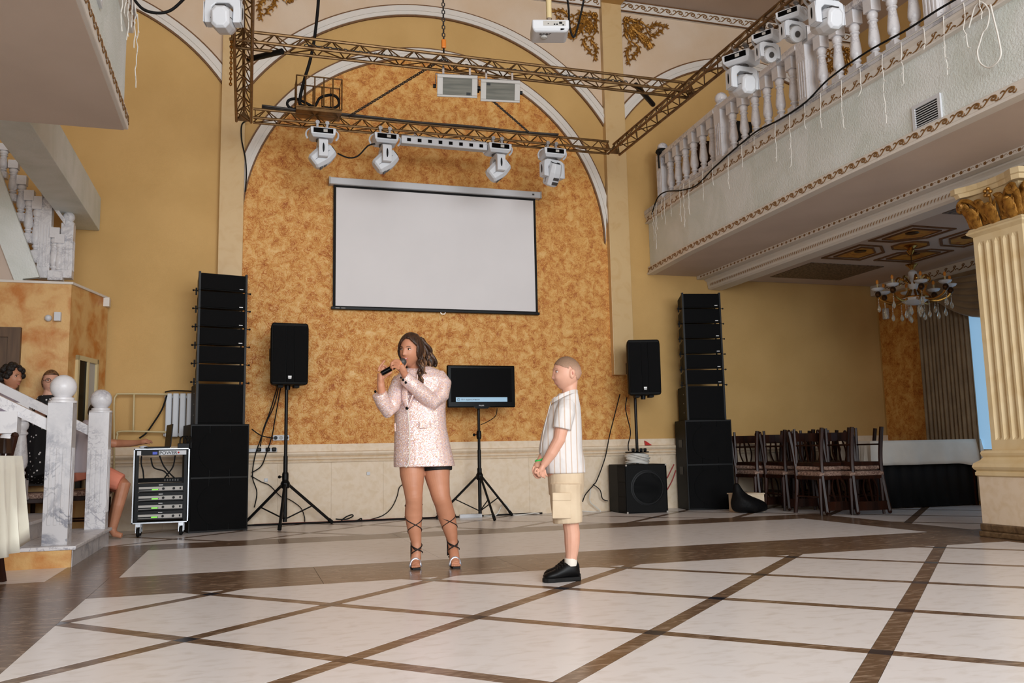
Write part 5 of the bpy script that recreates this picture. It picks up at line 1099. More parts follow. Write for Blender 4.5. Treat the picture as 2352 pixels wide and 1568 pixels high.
m = MB(); m.tube(smoothpath([(-0.9, YW-0.07, 1.545), (-0.8, YW-0.08, 1.56), (-0.5, YW-0.08, 1.55)], 4), 0.008, 6); tag(m.build('cable', 'black_rubber', None), 'black cable lying along the top of the radiator', 'cable')
fr = thing('metal_frame', 'beige tubular metal frame leaning on the yellow wall by the stair', 'frame', (-1.1, YW-0.15, 0.1))
def fpath(pts): return smoothpath([A(x, y, YW-0.14) for x, y in pts], 4)
for pts in ([(262, 1190), (262, 1000), (262, 925), (267, 908), (280, 904), (385, 905)], [(268, 1010), (270, 998), (280, 990), (385, 992)], [(308, 905), (306, 992)]):
    m = MB(); m.tube(fpath(pts), 0.011, 8); m.build('tube', 'beige_metal', fr, smooth='all')
cable('cable', 'black cable running diagonally from the radiator down to the rack', [A(x, y, YW-0.13) for x, y in [(383, 908), (372, 940), (350, 975), (335, 995), (320, 1006)]], 0.01, 'black_rubber')
# ================================================================ sockets, strips and floor cables
so = thing('wall_socket', 'white multi-gang wall socket behind the left speaker stand', 'socket', (0.37, YW-0.02, 1.0))
a, b_ = A(627, 999, YW-0.02), A(664, 1011, YW-0.02); MB().box(a.x, b_.x, YW-0.03, YW-0.011, b_.z, a.z).build('plate', 'white_plastic', so, bevel=0.003)
for k in range(3): m = MB(); m.m = Matrix.Translation((a.x+(b_.x-a.x)*(k+0.5)/3, YW-0.03, (a.z+b_.z)/2)) @ Matrix.Rotation(R(90), 4, 'X'); m.lathe([(0.022, 0), (0.02, 0.008 if k else 0.03)], 12); m.build('plug' if k != 1 else 'socket_well', 'black_plastic' if k != 1 else 'grey_plastic', so)
ps = thing('power_strip', 'white power strip with black plugs on the dado ledge by the left subwoofer', 'power strip', (0.2, YW-0.1, 0.84))
MB().box(0.0, 0.35, YW-0.12, YW-0.07, 0.842, 0.885).build('housing', 'white_plastic', ps, bevel=0.006)
for x in (0.12, 0.22, 0.29): MB().box(x, x+0.05, YW-0.155, YW-0.12, 0.85, 0.895).build('plug', 'black_plastic', ps, bevel=0.01)
p2 = thing('power_strip', 'white power strip lying on the floor under the monitor stand', 'power strip', (2.62, 10.5, 0))
a, b_ = F(1060, 1189), F(1112, 1188); MB().box(2.50, 2.78, 10.42, 10.47, 0.0, 0.045).build('housing', 'white_plastic', p2, bevel=0.005)
for k in range(4): MB().box(2.53+k*0.06, 2.565+k*0.06, 10.428, 10.462, 0.044, 0.048).build('socket_well', 'grey_plastic', p2)
yb = YW-0.1
cable('floor_cable', 'red cable lying along the foot of the stone dado', [(x, yb-0.02+0.02*math.sin(x*5), 0.012) for x in [0.1+0.2*k for k in range(13)]], 0.011, 'cable_red', seg=3)
cable('floor_cable', 'black cable lying along the foot of the stone dado', [(x, yb-0.06+0.025*math.sin(x*4+1), 0.012) for x in [0.0+0.2*k for k in range(19)]], 0.011, 'black_rubber', seg=3)
cable('cable', 'thin black cable arching up the dado left of the woman', [A(x, y, YW-0.1) for x, y in [(850, 1193), (880, 1183), (900, 1165), (912, 1140), (917, 1120), (925, 1112)]], 0.006, 'black_rubber')
cable('cable', 'small black cable loop on the floor right of the left stand', [(F(x, y).x, yb-0.12, max(0.012, A(x, y, yb-0.12).z)) for x, y in [(758, 1192), (772, 1193), (785, 1192), (788, 1186), (780, 1183), (775, 1188), (780, 1197), (810, 1196), (815, 1191), (822, 1194), (832, 1199)]], 0.008, 'black_rubber')
cable('cable', 'thin black cable snaking down the dado beside the left subwoofer', [A(x, y, YW-0.11) for x, y in [(576, 1092), (600, 1106), (620, 1115), (645, 1140), (665, 1147), (690, 1165), (699, 1185), (700, 1198)]], 0.006, 'black_rubber')
for k, pts in enumerate(([(640, 888), (630, 930), (612, 970), (598, 1010), (585, 1050), (580, 1095), (590, 1130), (584, 1165)], [(637, 888), (620, 945), (605, 985), (598, 1025)], [(645, 888), (632, 960), (625, 1000), (612, 1040), (600, 1070), (578, 1085)], [(578, 985), (600, 1000), (628, 1006)])):
    cable('speaker_cable', ('black cable hanging from the left loudspeaker down past the dado', 'black cable from the left loudspeaker to the power strip', 'black cable swinging from the left loudspeaker to the subwoofer', 'black cable from the left subwoofer to the wall socket')[k], [A(x, y, YW-0.16) for x, y in pts], 0.0075, 'black_rubber')
for k, (pts, mt) in enumerate((([(1424, 905), (1415, 940), (1400, 1000), (1390, 1050), (1372, 1100), (1362, 1115), (1345, 1135), (1338, 1152)], 'black_rubber'), ([(1362, 1112), (1378, 1125), (1384, 1145), (1396, 1150)], 'black_rubber'), ([(1357, 1122), (1355, 1150), (1370, 1165), (1379, 1175), (1350, 1174), (1335, 1173)], 'cable_white'), ([(1440, 912), (1437, 940), (1448, 990), (1443, 1020), (1444, 1035)], 'black_rubber'))):
    cable('speaker_cable', ('black cable from the right loudspeaker slanting down behind the boy', 'short black cable branching to the carpeted subwoofer', 'white cable curling on the floor behind the boy', 'black cable hanging beside the pole to the cable coil')[k], [A(x, y, YW-0.16 if k != 3 else 10.25) for x, y in pts], 0.007, mt)
for k, pts in enumerate(([(1548, 1066), (1540, 1082), (1532, 1098)], [(1552, 1080), (1543, 1105), (1529, 1130)])):
    cable('red_cable', ('upper red cable between the two right-hand subwoofers', 'lower red cable between the two right-hand subwoofers')[k], [A(x, y, 10.42) for x, y in pts], 0.008, 'cable_red')
cable('white_cable', 'white cable crossing the floor behind the monitor stand', [(F(x, 1190).x, yb-0.1, z) for x, z in [(1125, 0.012), (1160, 0.02), (1180, 0.15), (1195, 0.1), (1205, 0.012), (1250, 0.012), (1270, 0.02), (1285, 0.012)]], 0.008, 'cable_white')
cable('monitor_cable', 'thin black cable hanging from the monitor to its stand', [A(x, y, 10.16) for x, y in [(1142, 937), (1138, 955), (1120, 968), (1104, 975)]], 0.005, 'black_rubber')
m = MB(); m.hexa([(x, y, z) for x, y, z in ((5.10, YW-0.1, 0.84), (5.19, YW-0.1, 0.84), (5.19, YW-0.07, 0.84), (5.10, YW-0.07, 0.84), (5.09, YW-0.1, 0.90), (5.11, YW-0.1, 0.89), (5.11, YW-0.07, 0.89), (5.09, YW-0.07, 0.90))]); tag(m.build('red_clip', 'red_plastic', None), 'small red plastic clip standing on the dado ledge', 'clip')
for x, y in ((611, 1102), (846, 1087)):
    p = A(x, y, YW-0.08); m = MB(); m.box(p.x-0.02, p.x+0.02, YW-0.09, YW-0.074, p.z-0.02, p.z+0.02); tag(m.build('dado_patch', 'white_plastic', None, bevel=0.003), 'small white plate on the stone dado behind the speaker stand' if x < 700 else 'small white plate on the stone dado left of the woman', 'plate')
# ================================================================ stacked dining chairs
def chair_parts(t, frame='wood_dark'):
    W, D, SH, BH = 0.21, 0.21, 0.45, 0.96
    for sx_ in (-1, 1):
        m = MB(); m.tube([(sx_*W, -D, 0), (sx_*W*0.98, -D, 0.2), (sx_*W*0.97, -D, SH-0.04)], [0.016, 0.021, 0.024], 6); m.build('leg', frame, t, smooth=True)
        m = MB(); P = smoothpath([(sx_*W*0.95, D+0.05, 0), (sx_*W*0.93, D+0.01, 0.25), (sx_*W*0.92, D, SH), (sx_*W*0.95, D+0.02, 0.66), (sx_*W*1.02, D+0.07, BH)], 4)
        m.tube(P, [0.024]*len(P), 6); m.ball(P[-1], 0.026, 6, 4); m.build('back_post', frame, t, smooth=True)
    MB().box(-W, W, -D-0.01, D+0.01, SH-0.055, SH-0.01).build('seat_rail', frame, t, bevel=0.006)
    m = MB(); m.loft([[(x*k, y*k, z) for x, y in ((-W-0.015, -D-0.03), (W+0.015, -D-0.03), (W-0.02, D-0.01), (-W+0.02, D-0.01))] for z, k in ((SH-0.012, 0.98), (SH+0.01, 1.02), (SH+0.03, 0.99), (SH+0.042, 0.86))]); m.build('seat_cushion', 'seat_fabric', t, bevel=0.008)
    m = MB(); m.loft([[(x, D+0.035+(0.02 if abs(x) < 0.1 else 0)+0.0, z) for z in (0.84, 0.94)]+[(x, D+0.065+(0.02 if abs(x) < 0.1 else 0), z) for z in (0.94, 0.84)] for x in (-W*0.97, -0.1, 0, 0.1, W*0.97)]); m.build('top_rail', frame, t)
    MB().box(-W*0.92, W*0.92, D-0.005, D+0.02, 0.55, 0.585).build('lower_rail', frame, t)
    # pierced vase splat: two outer bands and a centre bar
    def band(pts, w): 
        m = MB(); P = smoothpath([(x, D+0.012+0.05*(z-0.57)/0.3, z) for x, z in pts], 4); m.tube(P, w, 6, flat=0.45); return m
    for sx_ in (-1, 1): band([(sx_*0.05, 0.57), (sx_*0.085, 0.66), (sx_*0.09, 0.74), (sx_*0.065, 0.85)], 0.016).build('splat_band', frame, t, smooth=True)
    band([(0, 0.57), (0, 0.7), (0, 0.85)], 0.02).build('splat_bar', frame, t, smooth=True)
    for z in (0.2,):
        for sx_ in (-1, 1): m = MB(); m.cyl((sx_*W*0.97, -D, z), (sx_*W*0.94, D+0.02, z), 0.011, 6); m.build('stretcher', frame, t)
proto = thing('dining_chair', 'chair', 'chair', (0, 0, 0), 0, 'stacked dining chairs', local=True); chair_parts(proto)
used = [False]
def chair(label, x, y, rz, flip=False, group='stacked dining chairs', z=0):
    o = proto if not used[0] else copy_tree(proto); used[0] = True
    o.location = (x, y, (0.99 if flip else 0)+z); o.rotation_euler = (R(180), 0, rz) if flip else (0, 0, rz); o['label'] = label; o['group'] = group; return o
rowf = [(1742, 10.08, 4), (1812, 9.55, -3), (1888, 8.80, 3), (1962, 8.62, -2)]
rowb = [(1808, 10.32, -4), (1868, 10.15, 3), (1898, 9.55, -2), (1952, 9.42, 3)]
nmf = ['nearest the subwoofer', 'second from the subwoofer', 'third from the subwoofer', 'nearest the white-clothed table']
nmb = ['nearest the wall', 'second from wall', 'second from table', 'nearest the table']
for (px, y, a), nm in zip(rowf, nmf):
    x = A(px, 1100, y).x
    chair('dark wooden chair upright in the front row of the stack, %s' % nm, x, y, R(a)); chair('dark wooden chair upside down on the front row of the stack, %s' % nm, x+0.02, y-0.0, R(a+1), True)
for (px, y, a), nm in zip(rowb, nmb):
    x = A(px, 1100, y).x
    chair('dark wooden chair upright in the back stack row, %s' % nm, x, y, R(a)); chair('dark wooden chair upside down on the back stack row, %s' % nm, x+0.02, y, R(a+2), True)
# stone block and black bag before the chairs
p = A(1757, 1166, 9.42); p.z = 0; sb = thing('stone_block', 'beige limestone block on the floor beside the right subwoofer', 'block', (p.x-0.2, p.y, 0))
MB().box(p.x-0.32, p.x, p.y, p.y+0.3, 0, 0.21).build('block', 'limestone', sb, bevel=0.004); MB().box(p.x-0.34, p.x+0.006, p.y-0.006, p.y+0.3, 0.21, 0.225).build('top_slab', 'limestone', sb, bevel=0.003)
mk('nylon_black', rgb(10, 9, 10), 0.6, bump=0.8, bscale=16, spec=0.15)
bp_ = A(1712, 1168, 9.40); bp_.z = 0; m = MB(); rg = []
for k, (w, d, z, ox) in enumerate(((0.20, 0.12, 0.0, 0.05), (0.25, 0.15, 0.04, 0.05), (0.24, 0.15, 0.13, 0.03), (0.13, 0.11, 0.19, -0.05), (0.08, 0.07, 0.24, -0.09), (0.05, 0.05, 0.30, -0.11), (0.03, 0.03, 0.36, -0.12))):
    rg.append([(bp_.x+ox+w*math.cos(i*0.524)*(1+0.08*math.sin(3*i+k)), bp_.y-0.02+d*math.sin(i*0.524)*(1+0.1*math.cos(2*i+k)), z) for i in range(12)])
m.loft(rg); o = m.build('soft_bag', 'nylon_black', None, smooth='all'); sd = o.modifiers.new('sub', 'SUBSURF'); sd.levels = 2; sd.render_levels = 2; tag(o, 'slumped black nylon bag on the floor beside the right subwoofer', 'bag')
# ================================================================ white-clothed table in the gallery
tx0, tx1, ty0, ty1, tz = A(1992, 1008, 8.95).x, A(2251, 1000, 8.9).x, 8.90, 9.42, 0.83
tb = thing('banquet_table', 'banquet table hidden under a white cloth in the gallery', 'table', ((tx0+tx1)/2, ty0, 0))
m = MB(); n_ = 60; m._a([(tx0+0.06+(tx1-tx0-0.12)*i/n_, ty0+0.06+0.012*math.sin(i*0.9), z) for z in (0.01, tz-0.06) for i in range(n_+1)], [(i, i+1, n_+2+i, n_+1+i) for i in range(n_)])
sk = m.build('black_skirt', 'black_rubber', tb, smooth='all'); sk.modifiers.new('s', 'SOLIDIFY').thickness = 0.006
MB().box(tx0, tx1, ty0, ty1, tz-0.035, tz-0.008).build('table_top', 'wood_dark', tb)
for x in (tx0+0.08, tx1-0.08):
    for y in (ty0+0.08, ty1-0.08): MB().box(x-0.025, x+0.025, y-0.025, y+0.025, 0, tz-0.035).build('leg', 'wood_dark', tb)
def cloth(name, label, x0, x1, y0, y1, z, drops, mat, seed=1, amp=0.018, corner=0.0):
    """cloth over a table: drops = overhang at -y, +x, +y, -x; skirts ripple"""
    rn = random.Random(seed); m = MB(); N_ = 26; K_ = 7
    m.box(x0-0.004, x1+0.004, y0-0.004, y1+0.004, z-0.006, z)
    per = []
    for s_, (a, b_) in enumerate((((x0, y0), (x1, y0)), ((x1, y0), (x1, y1)), ((x1, y1), (x0, y1)), ((x0, y1), (x0, y0)))):
        nx_, ny_ = ((0, -1), (1, 0), (0, 1), (-1, 0))[s_]
        for i in range(N_):
            t = i/N_; per.append((a[0]+(b_[0]-a[0])*t, a[1]+(b_[1]-a[1])*t, nx_, ny_, drops[s_]*(1-0)+ (drops[s_]*corner*max(0, t*4-3)**2 if s_ == 0 else drops[s_]*corner*max(0, 1-t*4)**2 if s_ == 1 else 0), rn.uniform(-1, 1), s_, i))
    rings = []
    for k in range(K_):
        f = k/(K_-1); ring = []
        for i, (x, y, nx_, ny_, dr, rd_, s_, ii) in enumerate(per):
            w = amp*f*(math.sin(i*0.85)+0.7*math.sin(i*1.9+1.3))+0.02*f+0.006
            cx_ = 0.0
            if ii == 0:
                pn = ((-1, 0), (0, -1), (1, 0), (0, 1))[s_]; nx2, ny2 = (nx_+pn[0])*0.7, (ny_+pn[1])*0.7; w = w+0.05*f
            else: nx2, ny2 = nx_, ny_
            ring.append((x+nx2*w, y+ny2*w, z-dr*f))
        rings.append(ring)
    m.loft(rings, caps=False); o = m.build(name, mat, None, smooth=True)
    o.modifiers.new('s', 'SOLIDIFY').thickness = 0.004
    return tag(o, label, 'tablecloth')
cloth('tablecloth', 'white cloth draped over the banquet table behind the column', tx0, tx1, ty0, ty1, tz+0.002, (0.30, 0.33, 0.3, 0.3), 'cloth_white', 2, 0.014, 0.35)
# second table deeper in the gallery behind the chairs
tx2, tx3 = A(1955, 1005, 9.9).x, A(2140, 1000, 9.9).x
t2 = thing('banquet_table', 'second banquet table against the far gallery wall', 'table', ((tx2+tx3)/2, 9.6, 0))
MB().box(tx2, 8.85, 9.75, 10.4, 0.765, 0.79).build('table_top', 'wood_dark', t2)
for x in (tx2+0.06, 8.82):
    for y in (9.81, 10.34): MB().box(x-0.025, x+0.025, y-0.025, y+0.025, 0, 0.765).build('leg', 'wood_dark', t2)
cloth('tablecloth', 'white cloth on the farther gallery table behind the chairs', tx2, 8.85, 9.75, 10.4, 0.792, (0.3, 0.3, 0.3, 0.3), 'cloth_white', 4)
# ivory-clothed table at the left edge of the picture
lx1, ly0 = A(-10, 1030, 4.7).x, 4.5
lt = thing('banquet_table', 'table under an ivory cloth cut by the left edge of the picture', 'table', (lx1-0.6, ly0+0.5, 0))
MB().box(lx1-1.4, lx1-0.03, ly0, ly0+0.85, 0.78, 0.81).build('table_top', 'wood_dark', lt)
for x in (lx1-1.2, lx1-0.5):
    for y in (ly0+0.2, ly0+0.65): MB().box(x-0.025, x+0.025, y-0.025, y+0.025, 0, 0.78).build('leg', 'wood_dark', lt)
cloth('tablecloth', 'glossy ivory cloth hanging off the table at the left edge', lx1-1.4, lx1-0.03, ly0, ly0+0.85, 0.815, (0.46, 0.50, 0.46, 0.46), 'cloth_ivory', 6, 0.022, 0.35)
chair('dark wooden chair by the ivory-clothed table at the left edge', A(10, 980, 6.5).x-0.27, 6.45, R(-98), False, 'single dining chairs')
# ================================================================ chandelier
chx, chy, cz = GCX-0.02, GCY, 2.62
ch = thing('chandelier', 'brass chandelier with white bobeches, candle bulbs and crystal drops in the gallery', 'chandelier', (chx, chy, 3.14))
m = MB(); m.lathe([(0.015, 3.03), (0.03, 3.05), (0.05, 3.08), (0.035, 3.10), (0.08, 3.13), (0.07, 3.145)], 16, (chx, chy, 0)); m.build('canopy', 'brass', ch, smooth=True)
m = MB(); m.cyl((chx, chy, 2.90), (chx, chy, 3.04), 0.006, 6); m.build('chain', 'dark_brass', ch)
m = MB(); m.lathe([(0.015, 2.92), (0.06, 2.90), (0.075, 2.915), (0.03, 2.87), (0.02, 2.84)], 16, (chx, chy, 0)); m.build('crown', 'brass', ch, smooth=True)
m = MB(); m.lathe([(0.02, 2.85), (0.05, 2.82), (0.05, 2.78), (0.03, 2.75), (0.055, 2.70), (0.06, 2.66), (0.035, 2.60)], 16, (chx, chy, 0)); m.build('porcelain_stem', 'white_plastic', ch, smooth=True)
m = MB(); m.lathe([(0.02, 2.42), (0.09, 2.435), (0.145, 2.47), (0.15, 2.50), (0.06, 2.53), (0.03, 2.60)], 20, (chx, chy, 0)); m.build('porcelain_bowl', 'white_plastic', ch, smooth=True)
m = MB(); m.lathe([(0.155, 2.50), (0.16, 2.51), (0.15, 2.52)], 20, (chx, chy, 0)); m.build('bowl_rim', 'brass', ch, smooth=True)
for k in range(8):
    a = k*math.pi/4+0.25; ca, sa = math.cos(a), math.sin(a); Rr = 0.40
    def Q(r_, z): return Vector((chx+r_*ca, chy+r_*sa, z))
    m = MB(); m.tube(smoothpath([Q(0.05, 2.60), Q(0.12, 2.50), Q(0.24, 2.46), Q(0.36, 2.50), Q(Rr, 2.56)], 4), 0.014, 7); am = m.build('arm', 'brass', ch, smooth=True)
    m = MB(); m.ball(Q(Rr, 2.575), 0.035, 9, 6, (1, 1, 1.2)); m.build('arm_boss', 'dark_brass', am, smooth=True)
    m = MB(); m.lathe([(0.02, 2.61), (0.06, 2.625), (0.075, 2.645), (0.07, 2.65)], 14, Q(Rr, 0)); m.build('bobeche', 'white_plastic', am, smooth=True)
    m = MB(); m.cyl(Q(Rr, 2.64), Q(Rr, 2.70), 0.011, 8); m.build('candle_tube', 'beige_metal', am)
    m = MB(); m.ball(Q(Rr, 2.725), 0.017, 8, 6, (1, 1, 1.7)); m.build('bulb', 'orange_bulb', am, smooth=True)
    m = MB(); m.tube(smoothpath([Q(0.03, 2.66), Q(0.10, 2.72), Q(0.16, 2.76), Q(0.19, 2.72), Q(0.17, 2.69)], 4), 0.012, 6); m.build('upper_scroll', 'brass', ch, smooth=True)
    for r_, zt in ((Rr, 2.53), (0.25, 2.45), (0.33, 2.48)) if k % 2 else ((Rr, 2.53), (0.18, 2.46)):
        dr = thing
        m = MB()
        n = 5 if r_ == Rr else 7
        for i in range(n): m.ball(Q(r_, zt-0.018*i), 0.007, 6, 4)
        zz = zt-0.018*n; m.tube([Q(r_, zz+0.01), Q(r_, zz-0.01), Q(r_, zz-0.045), Q(r_, zz-0.07), Q(r_, zz-0.085)], [0.003, 0.012, 0.026, 0.02, 0.003], 7, flat=0.6); m.build('crystal_drop', 'crystal', ch, smooth=True)
for k in range(4):
    a = k*1.57; m = MB(); q = Vector((chx+0.06*math.cos(a), chy+0.06*math.sin(a), 2.42)); m.tube([q, q-Vector((0, 0, 0.03)), q-Vector((0, 0, 0.08)), q-Vector((0, 0, 0.11))], [0.003, 0.016, 0.022, 0.003], 7); m.build('crystal_drop', 'crystal', ch, smooth=True)
# ================================================================ people
mk('skin_tan', rgb(180, 122, 92), 0.5, col2=rgb(190, 132, 102), scale=9, detail=3, spec=0.4)
mk('skin_fair', rgb(212, 162, 138), 0.5, col2=rgb(204, 150, 126), scale=9, detail=3, spec=0.4)
mk('hair_brown', rgb(46, 29, 20), 0.42, col2=rgb(78, 50, 32), scale=60, detail=3, stretch=(1, 1, 0.12), lo=0.4, hi=0.7, bump=0.5, bscale=140, spec=0.4)
mk('hair_bronze', rgb(122, 86, 56), 0.42, col2=rgb(66, 42, 28), scale=70, stretch=(1, 1, 0.2), lo=0.4, hi=0.65, bump=0.4, bscale=160, spec=0.4)
mk('hair_blond', rgb(164, 134, 108), 0.65, col2=rgb(132, 104, 82), scale=160, detail=2, stretch=(1, 1, 0.4), bump=0.5, bscale=260)
mk('hair_black', rgb(26, 20, 17), 0.5, bump=0.8, bscale=120)
mk('eye_white', rgb(226, 220, 214), 0.25); mk('iris', rgb(48, 34, 24), 0.15); mk('brow', rgb(62, 40, 28), 0.6); mk('lip', rgb(186, 92, 84), 0.4); mk('lip_pale', rgb(198, 128, 112), 0.5); mk('brow_light', rgb(170, 126, 100), 0.7); mk('teeth', rgb(238, 234, 226), 0.3)
def remesh(mb, name, mat, parent, voxel=0.004, it=4, fac=0.5):
    o = mb.build(name, mat); rm = o.modifiers.new('r', 'REMESH'); rm.mode = 'VOXEL'; rm.voxel_size = voxel
    if it: sm = o.modifiers.new('s', 'SMOOTH'); sm.factor = fac; sm.iterations = it
    bpy.context.view_layer.update(); me = bpy.data.meshes.new_from_object(o.evaluated_get(bpy.context.evaluated_depsgraph_get()))
    old = o.data; o.modifiers.clear(); o.data = me; bpy.data.meshes.remove(old)
    if not me.materials: me.materials.append(MATS[mat] if isinstance(mat, str) else mat)
    for p in me.polygons: p.use_smooth = True
    if parent:
        off = WORG[parent.name]; me.transform(Matrix.Translation(-off)); o.parent = parent; WORG[o.name] = off
    return o
def sphere_grid(fn, n=72, m=54, keep=None):
    """closed grid surface from fn(dir)->point ; keep(dir) limits the faces"""
    vs = []; fs = []; dirs = []
    for j in range(m+1):
        a = -math.pi/2+math.pi*j/m
        for i in range(n):
            b_ = 2*math.pi*i/n; d = Vector((math.cos(a)*math.cos(b_), math.cos(a)*math.sin(b_), math.sin(a)))
            dirs.append(d); vs.append(fn(d))
    for j in range(m):
        for i in range(n):
            q = (j*n+i, j*n+(i+1) % n, (j+1)*n+(i+1) % n, (j+1)*n+i)
            if keep is None or all(keep(dirs[k]) for k in q): fs.append(q)
    return vs, fs
def G(v, s): return math.exp(-(v/s)**2)
def headfn(d, child=False, grow=0.0, feat=1.0):
    w, dp, h = (0.079, 0.098, 0.112) if child else (0.074, 0.095, 0.117)
    x, y, z = (w+grow)*d.x, (dp+grow)*d.y, (h+grow)*d.z
    if z < 0:
        t = -z/h; x *= 1-(0.36 if child else 0.40)*t*t
        y *= (1-0.04*t) if y < 0 else (1-0.55*t)
    if d.y < 0:
        f = min(1, max(0, (-d.y-0.25)/0.4)); y *= 1-0.05*f
        if feat:
            ax = abs(x); o = 0
            ns = 0.8 if child else 1.0
            if -0.040 < z < 0.022:
                r = (0.022-z)/0.052; pr_ = 0.003+0.021*min(1, max(0, r))**(2.6 if child else 1.5)
                if z < -0.028: pr_ *= max(0, 1-(-0.028-z)/0.012)
                o -= ns*pr_*G(x, 0.0095+0.005*max(0, min(1, r)))
            o += 0.009*G(ax-0.031, 0.015)*G(z-0.014, 0.010)
            o -= 0.003*G(ax-0.028, 0.022)*G(z-0.030, 0.008)
            o -= 0.0055*G(x, 0.022)*(G(z+0.0525, 0.005)+0.9*G(z+0.064, 0.006))
            o -= 0.004*G(ax-0.040, 0.02)*G(z+0.028, 0.022)*(1.8 if child else 1.2)
            o -= (0.006 if child else 0.011)*G(x, 0.022)*G(z+0.098, 0.018)
            y += o*f*feat
    return Vector((x, y, z))
def add_head(mb, M, child=False):
    vs, fs = sphere_grid(lambda d: headfn(d, child)); k = mb.m; mb.m = M; mb._a(vs, fs)
    for sx_ in (-1, 1):
        mb.ball((sx_*(0.079 if child else 0.074), 0.012, -0.004), 0.03, 12, 8, (0.36, 0.62, 1.05)); mb.ball((sx_*(0.084 if child else 0.078), 0.018, 0.006), 0.02, 10, 6, (0.4, 0.7, 0.95))
    mb.m = k
def face_parts(par, M, brow='brow', lip='lip', smile=False, child=False, look=0.0, scale=1.0):
    ey = headfn(Vector((0.36, -0.93, 0.1)).normalized(), child).y
    for sx_ in (-1, 1):
        c = Vector((sx_*0.031, ey+0.004, 0.0125)); m = MB(); m.m = M; m.ball(c, 0.0115, 12, 8, (1.15, 0.75, 0.5 if not child else 0.6)); e_ = m.build('eye', 'eye_white', par, smooth='all')
        m = MB(); m.m = M; m.ball(c+Vector((look, -0.0055, 0)), 0.0072 if not child else 0.0078, 12, 8, (1, 0.55, 0.78)); m.build('iris', 'iris', e_, smooth='all')
        m = MB(); m.m = M; m.tube(smoothpath([c+Vector((-0.014*sx_, -0.003, 0.003)), c+Vector((-0.006*sx_, -0.0085, 0.0072)), c+Vector((0.006*sx_, -0.008, 0.0068)), c+Vector((0.0155*sx_, -0.0005, 0.002))], 4), 0.0021 if not child else 0.0013, 5); m.build('eyelashes', 'brow', e_)
        P = []
        for u, zz in ((0.014, 0.027), (0.024, 0.0325), (0.034, 0.034), (0.046, 0.029)):
            d = Vector((u/0.074, -0.9, zz/0.117)).normalized(); q = headfn(d, child); P.append(Vector((sx_*u, q.y+(0.001 if child else -0.0015), zz)))
        m = MB(); m.m = M; m.tube(smoothpath(P, 4), ([0.0026]*3+[0.0038]*7+[0.002]*3) if not child else 0.002, 5, flat=0.6); m.build('eyebrow', brow, par)
    def fs_(u, z): return headfn(Vector((u/0.074, -0.97, z/0.117)).normalized(), child).y
    y0 = headfn(Vector((0, -0.88, -0.5)).normalized(), child).y
    dz = 0.006 if smile else 0.0
    if child: dz = -0.003
    up = [(-0.023, -0.056+dz), (-0.010, -0.0535), (0, -0.0548), (0.010, -0.0535), (0.023, -0.056+dz)]; lo = [(-0.023, -0.057+dz), (-0.011, -0.0645-dz*0.3), (0, -0.067-dz*0.3), (0.011, -0.0645-dz*0.3), (0.023, -0.057+dz)]
    for nm, pts in (('upper_lip', up), ('lower_lip', lo)):
        m = MB(); m.m = M; P = smoothpath([Vector((u, y0+(0.0025 if child else -0.003)+abs(u)*(0.45 if child else 0.28), z)) for u, z in pts], 4); m.tube(P, [0.001+(0.0018 if child else 0.0028)*math.sin(math.pi*i/(len(P)-1)) for i in range(len(P))], 6); m.build(nm, lip, par, smooth='all')
    if smile:
        m = MB(); m.m = M; m.tube([Vector((-0.016, y0+0.0015, -0.056+dz*0.4)), Vector((0, y0-0.0025, -0.0595)), Vector((0.016, y0+0.0015, -0.056+dz*0.4))], [0.002, 0.0045, 0.002], 6); m.build('teeth', 'teeth', par)
def ring_px(l, r, py, hd, Y, view, n=28, p=2.3, dy=0.0):
    a, b_ = A(l, py, Y), A(r, py, Y); c = (a+b_)/2; rx = (b_-a).length/2*math.cos(view-0.0)/math.cos(0) if False else (b_-a).length/2
    u = Vector((math.cos(view), -math.sin(view), 0)); w = Vector((math.sin(view), math.cos(view), 0)); out = []
    for i in range(n):
        t = 2*math.pi*i/n; ct, st = math.cos(t), math.sin(t)
        out.append(c+w*dy+u*rx*math.copysign(abs(ct)**(2/p), ct)+w*hd*math.copysign(abs(st)**(2/p), st))
    return out
# ---------------------------------------------------------------- the woman with the microphone
WY, WV = 6.06, R(10.8)
wo = thing('person', 'woman in a sequined pink blazer and laced heels singing into a microphone', 'person', (F(990, 1300).x, WY, 0))
def Wp(px, py, d=0.0): return A(px, py, WY+d)
HM = Matrix.Translation(Wp(943, 806, -0.03)) @ Matrix.Rotation(R(-41), 4, 'Z') @ Matrix.Rotation(R(5), 4, 'X') @ Matrix.Rotation(R(4), 4, 'Y') @ Matrix.Scale(0.96, 4)
b = MB(); add_head(b, HM)
b.tube([Wp(950, 828, 0.0), Wp(958, 848, 0.02), Wp(965, 875, 0.03)], [0.052, 0.055, 0.085], 16)
b.loft([ring_px(925, 1010, 862, 0.07, WY+0.02, WV), ring_px(912, 1018, 880, 0.10, WY+0.02, WV), ring_px(915, 1012, 950, 0.10, WY+0.02, WV), ring_px(918, 1022, 1010, 0.11, WY+0.03, WV), ring_px(918, 1032, 1050, 0.115, WY+0.03, WV), ring_px(922, 1030, 1064, 0.10, WY+0.03, WV)])
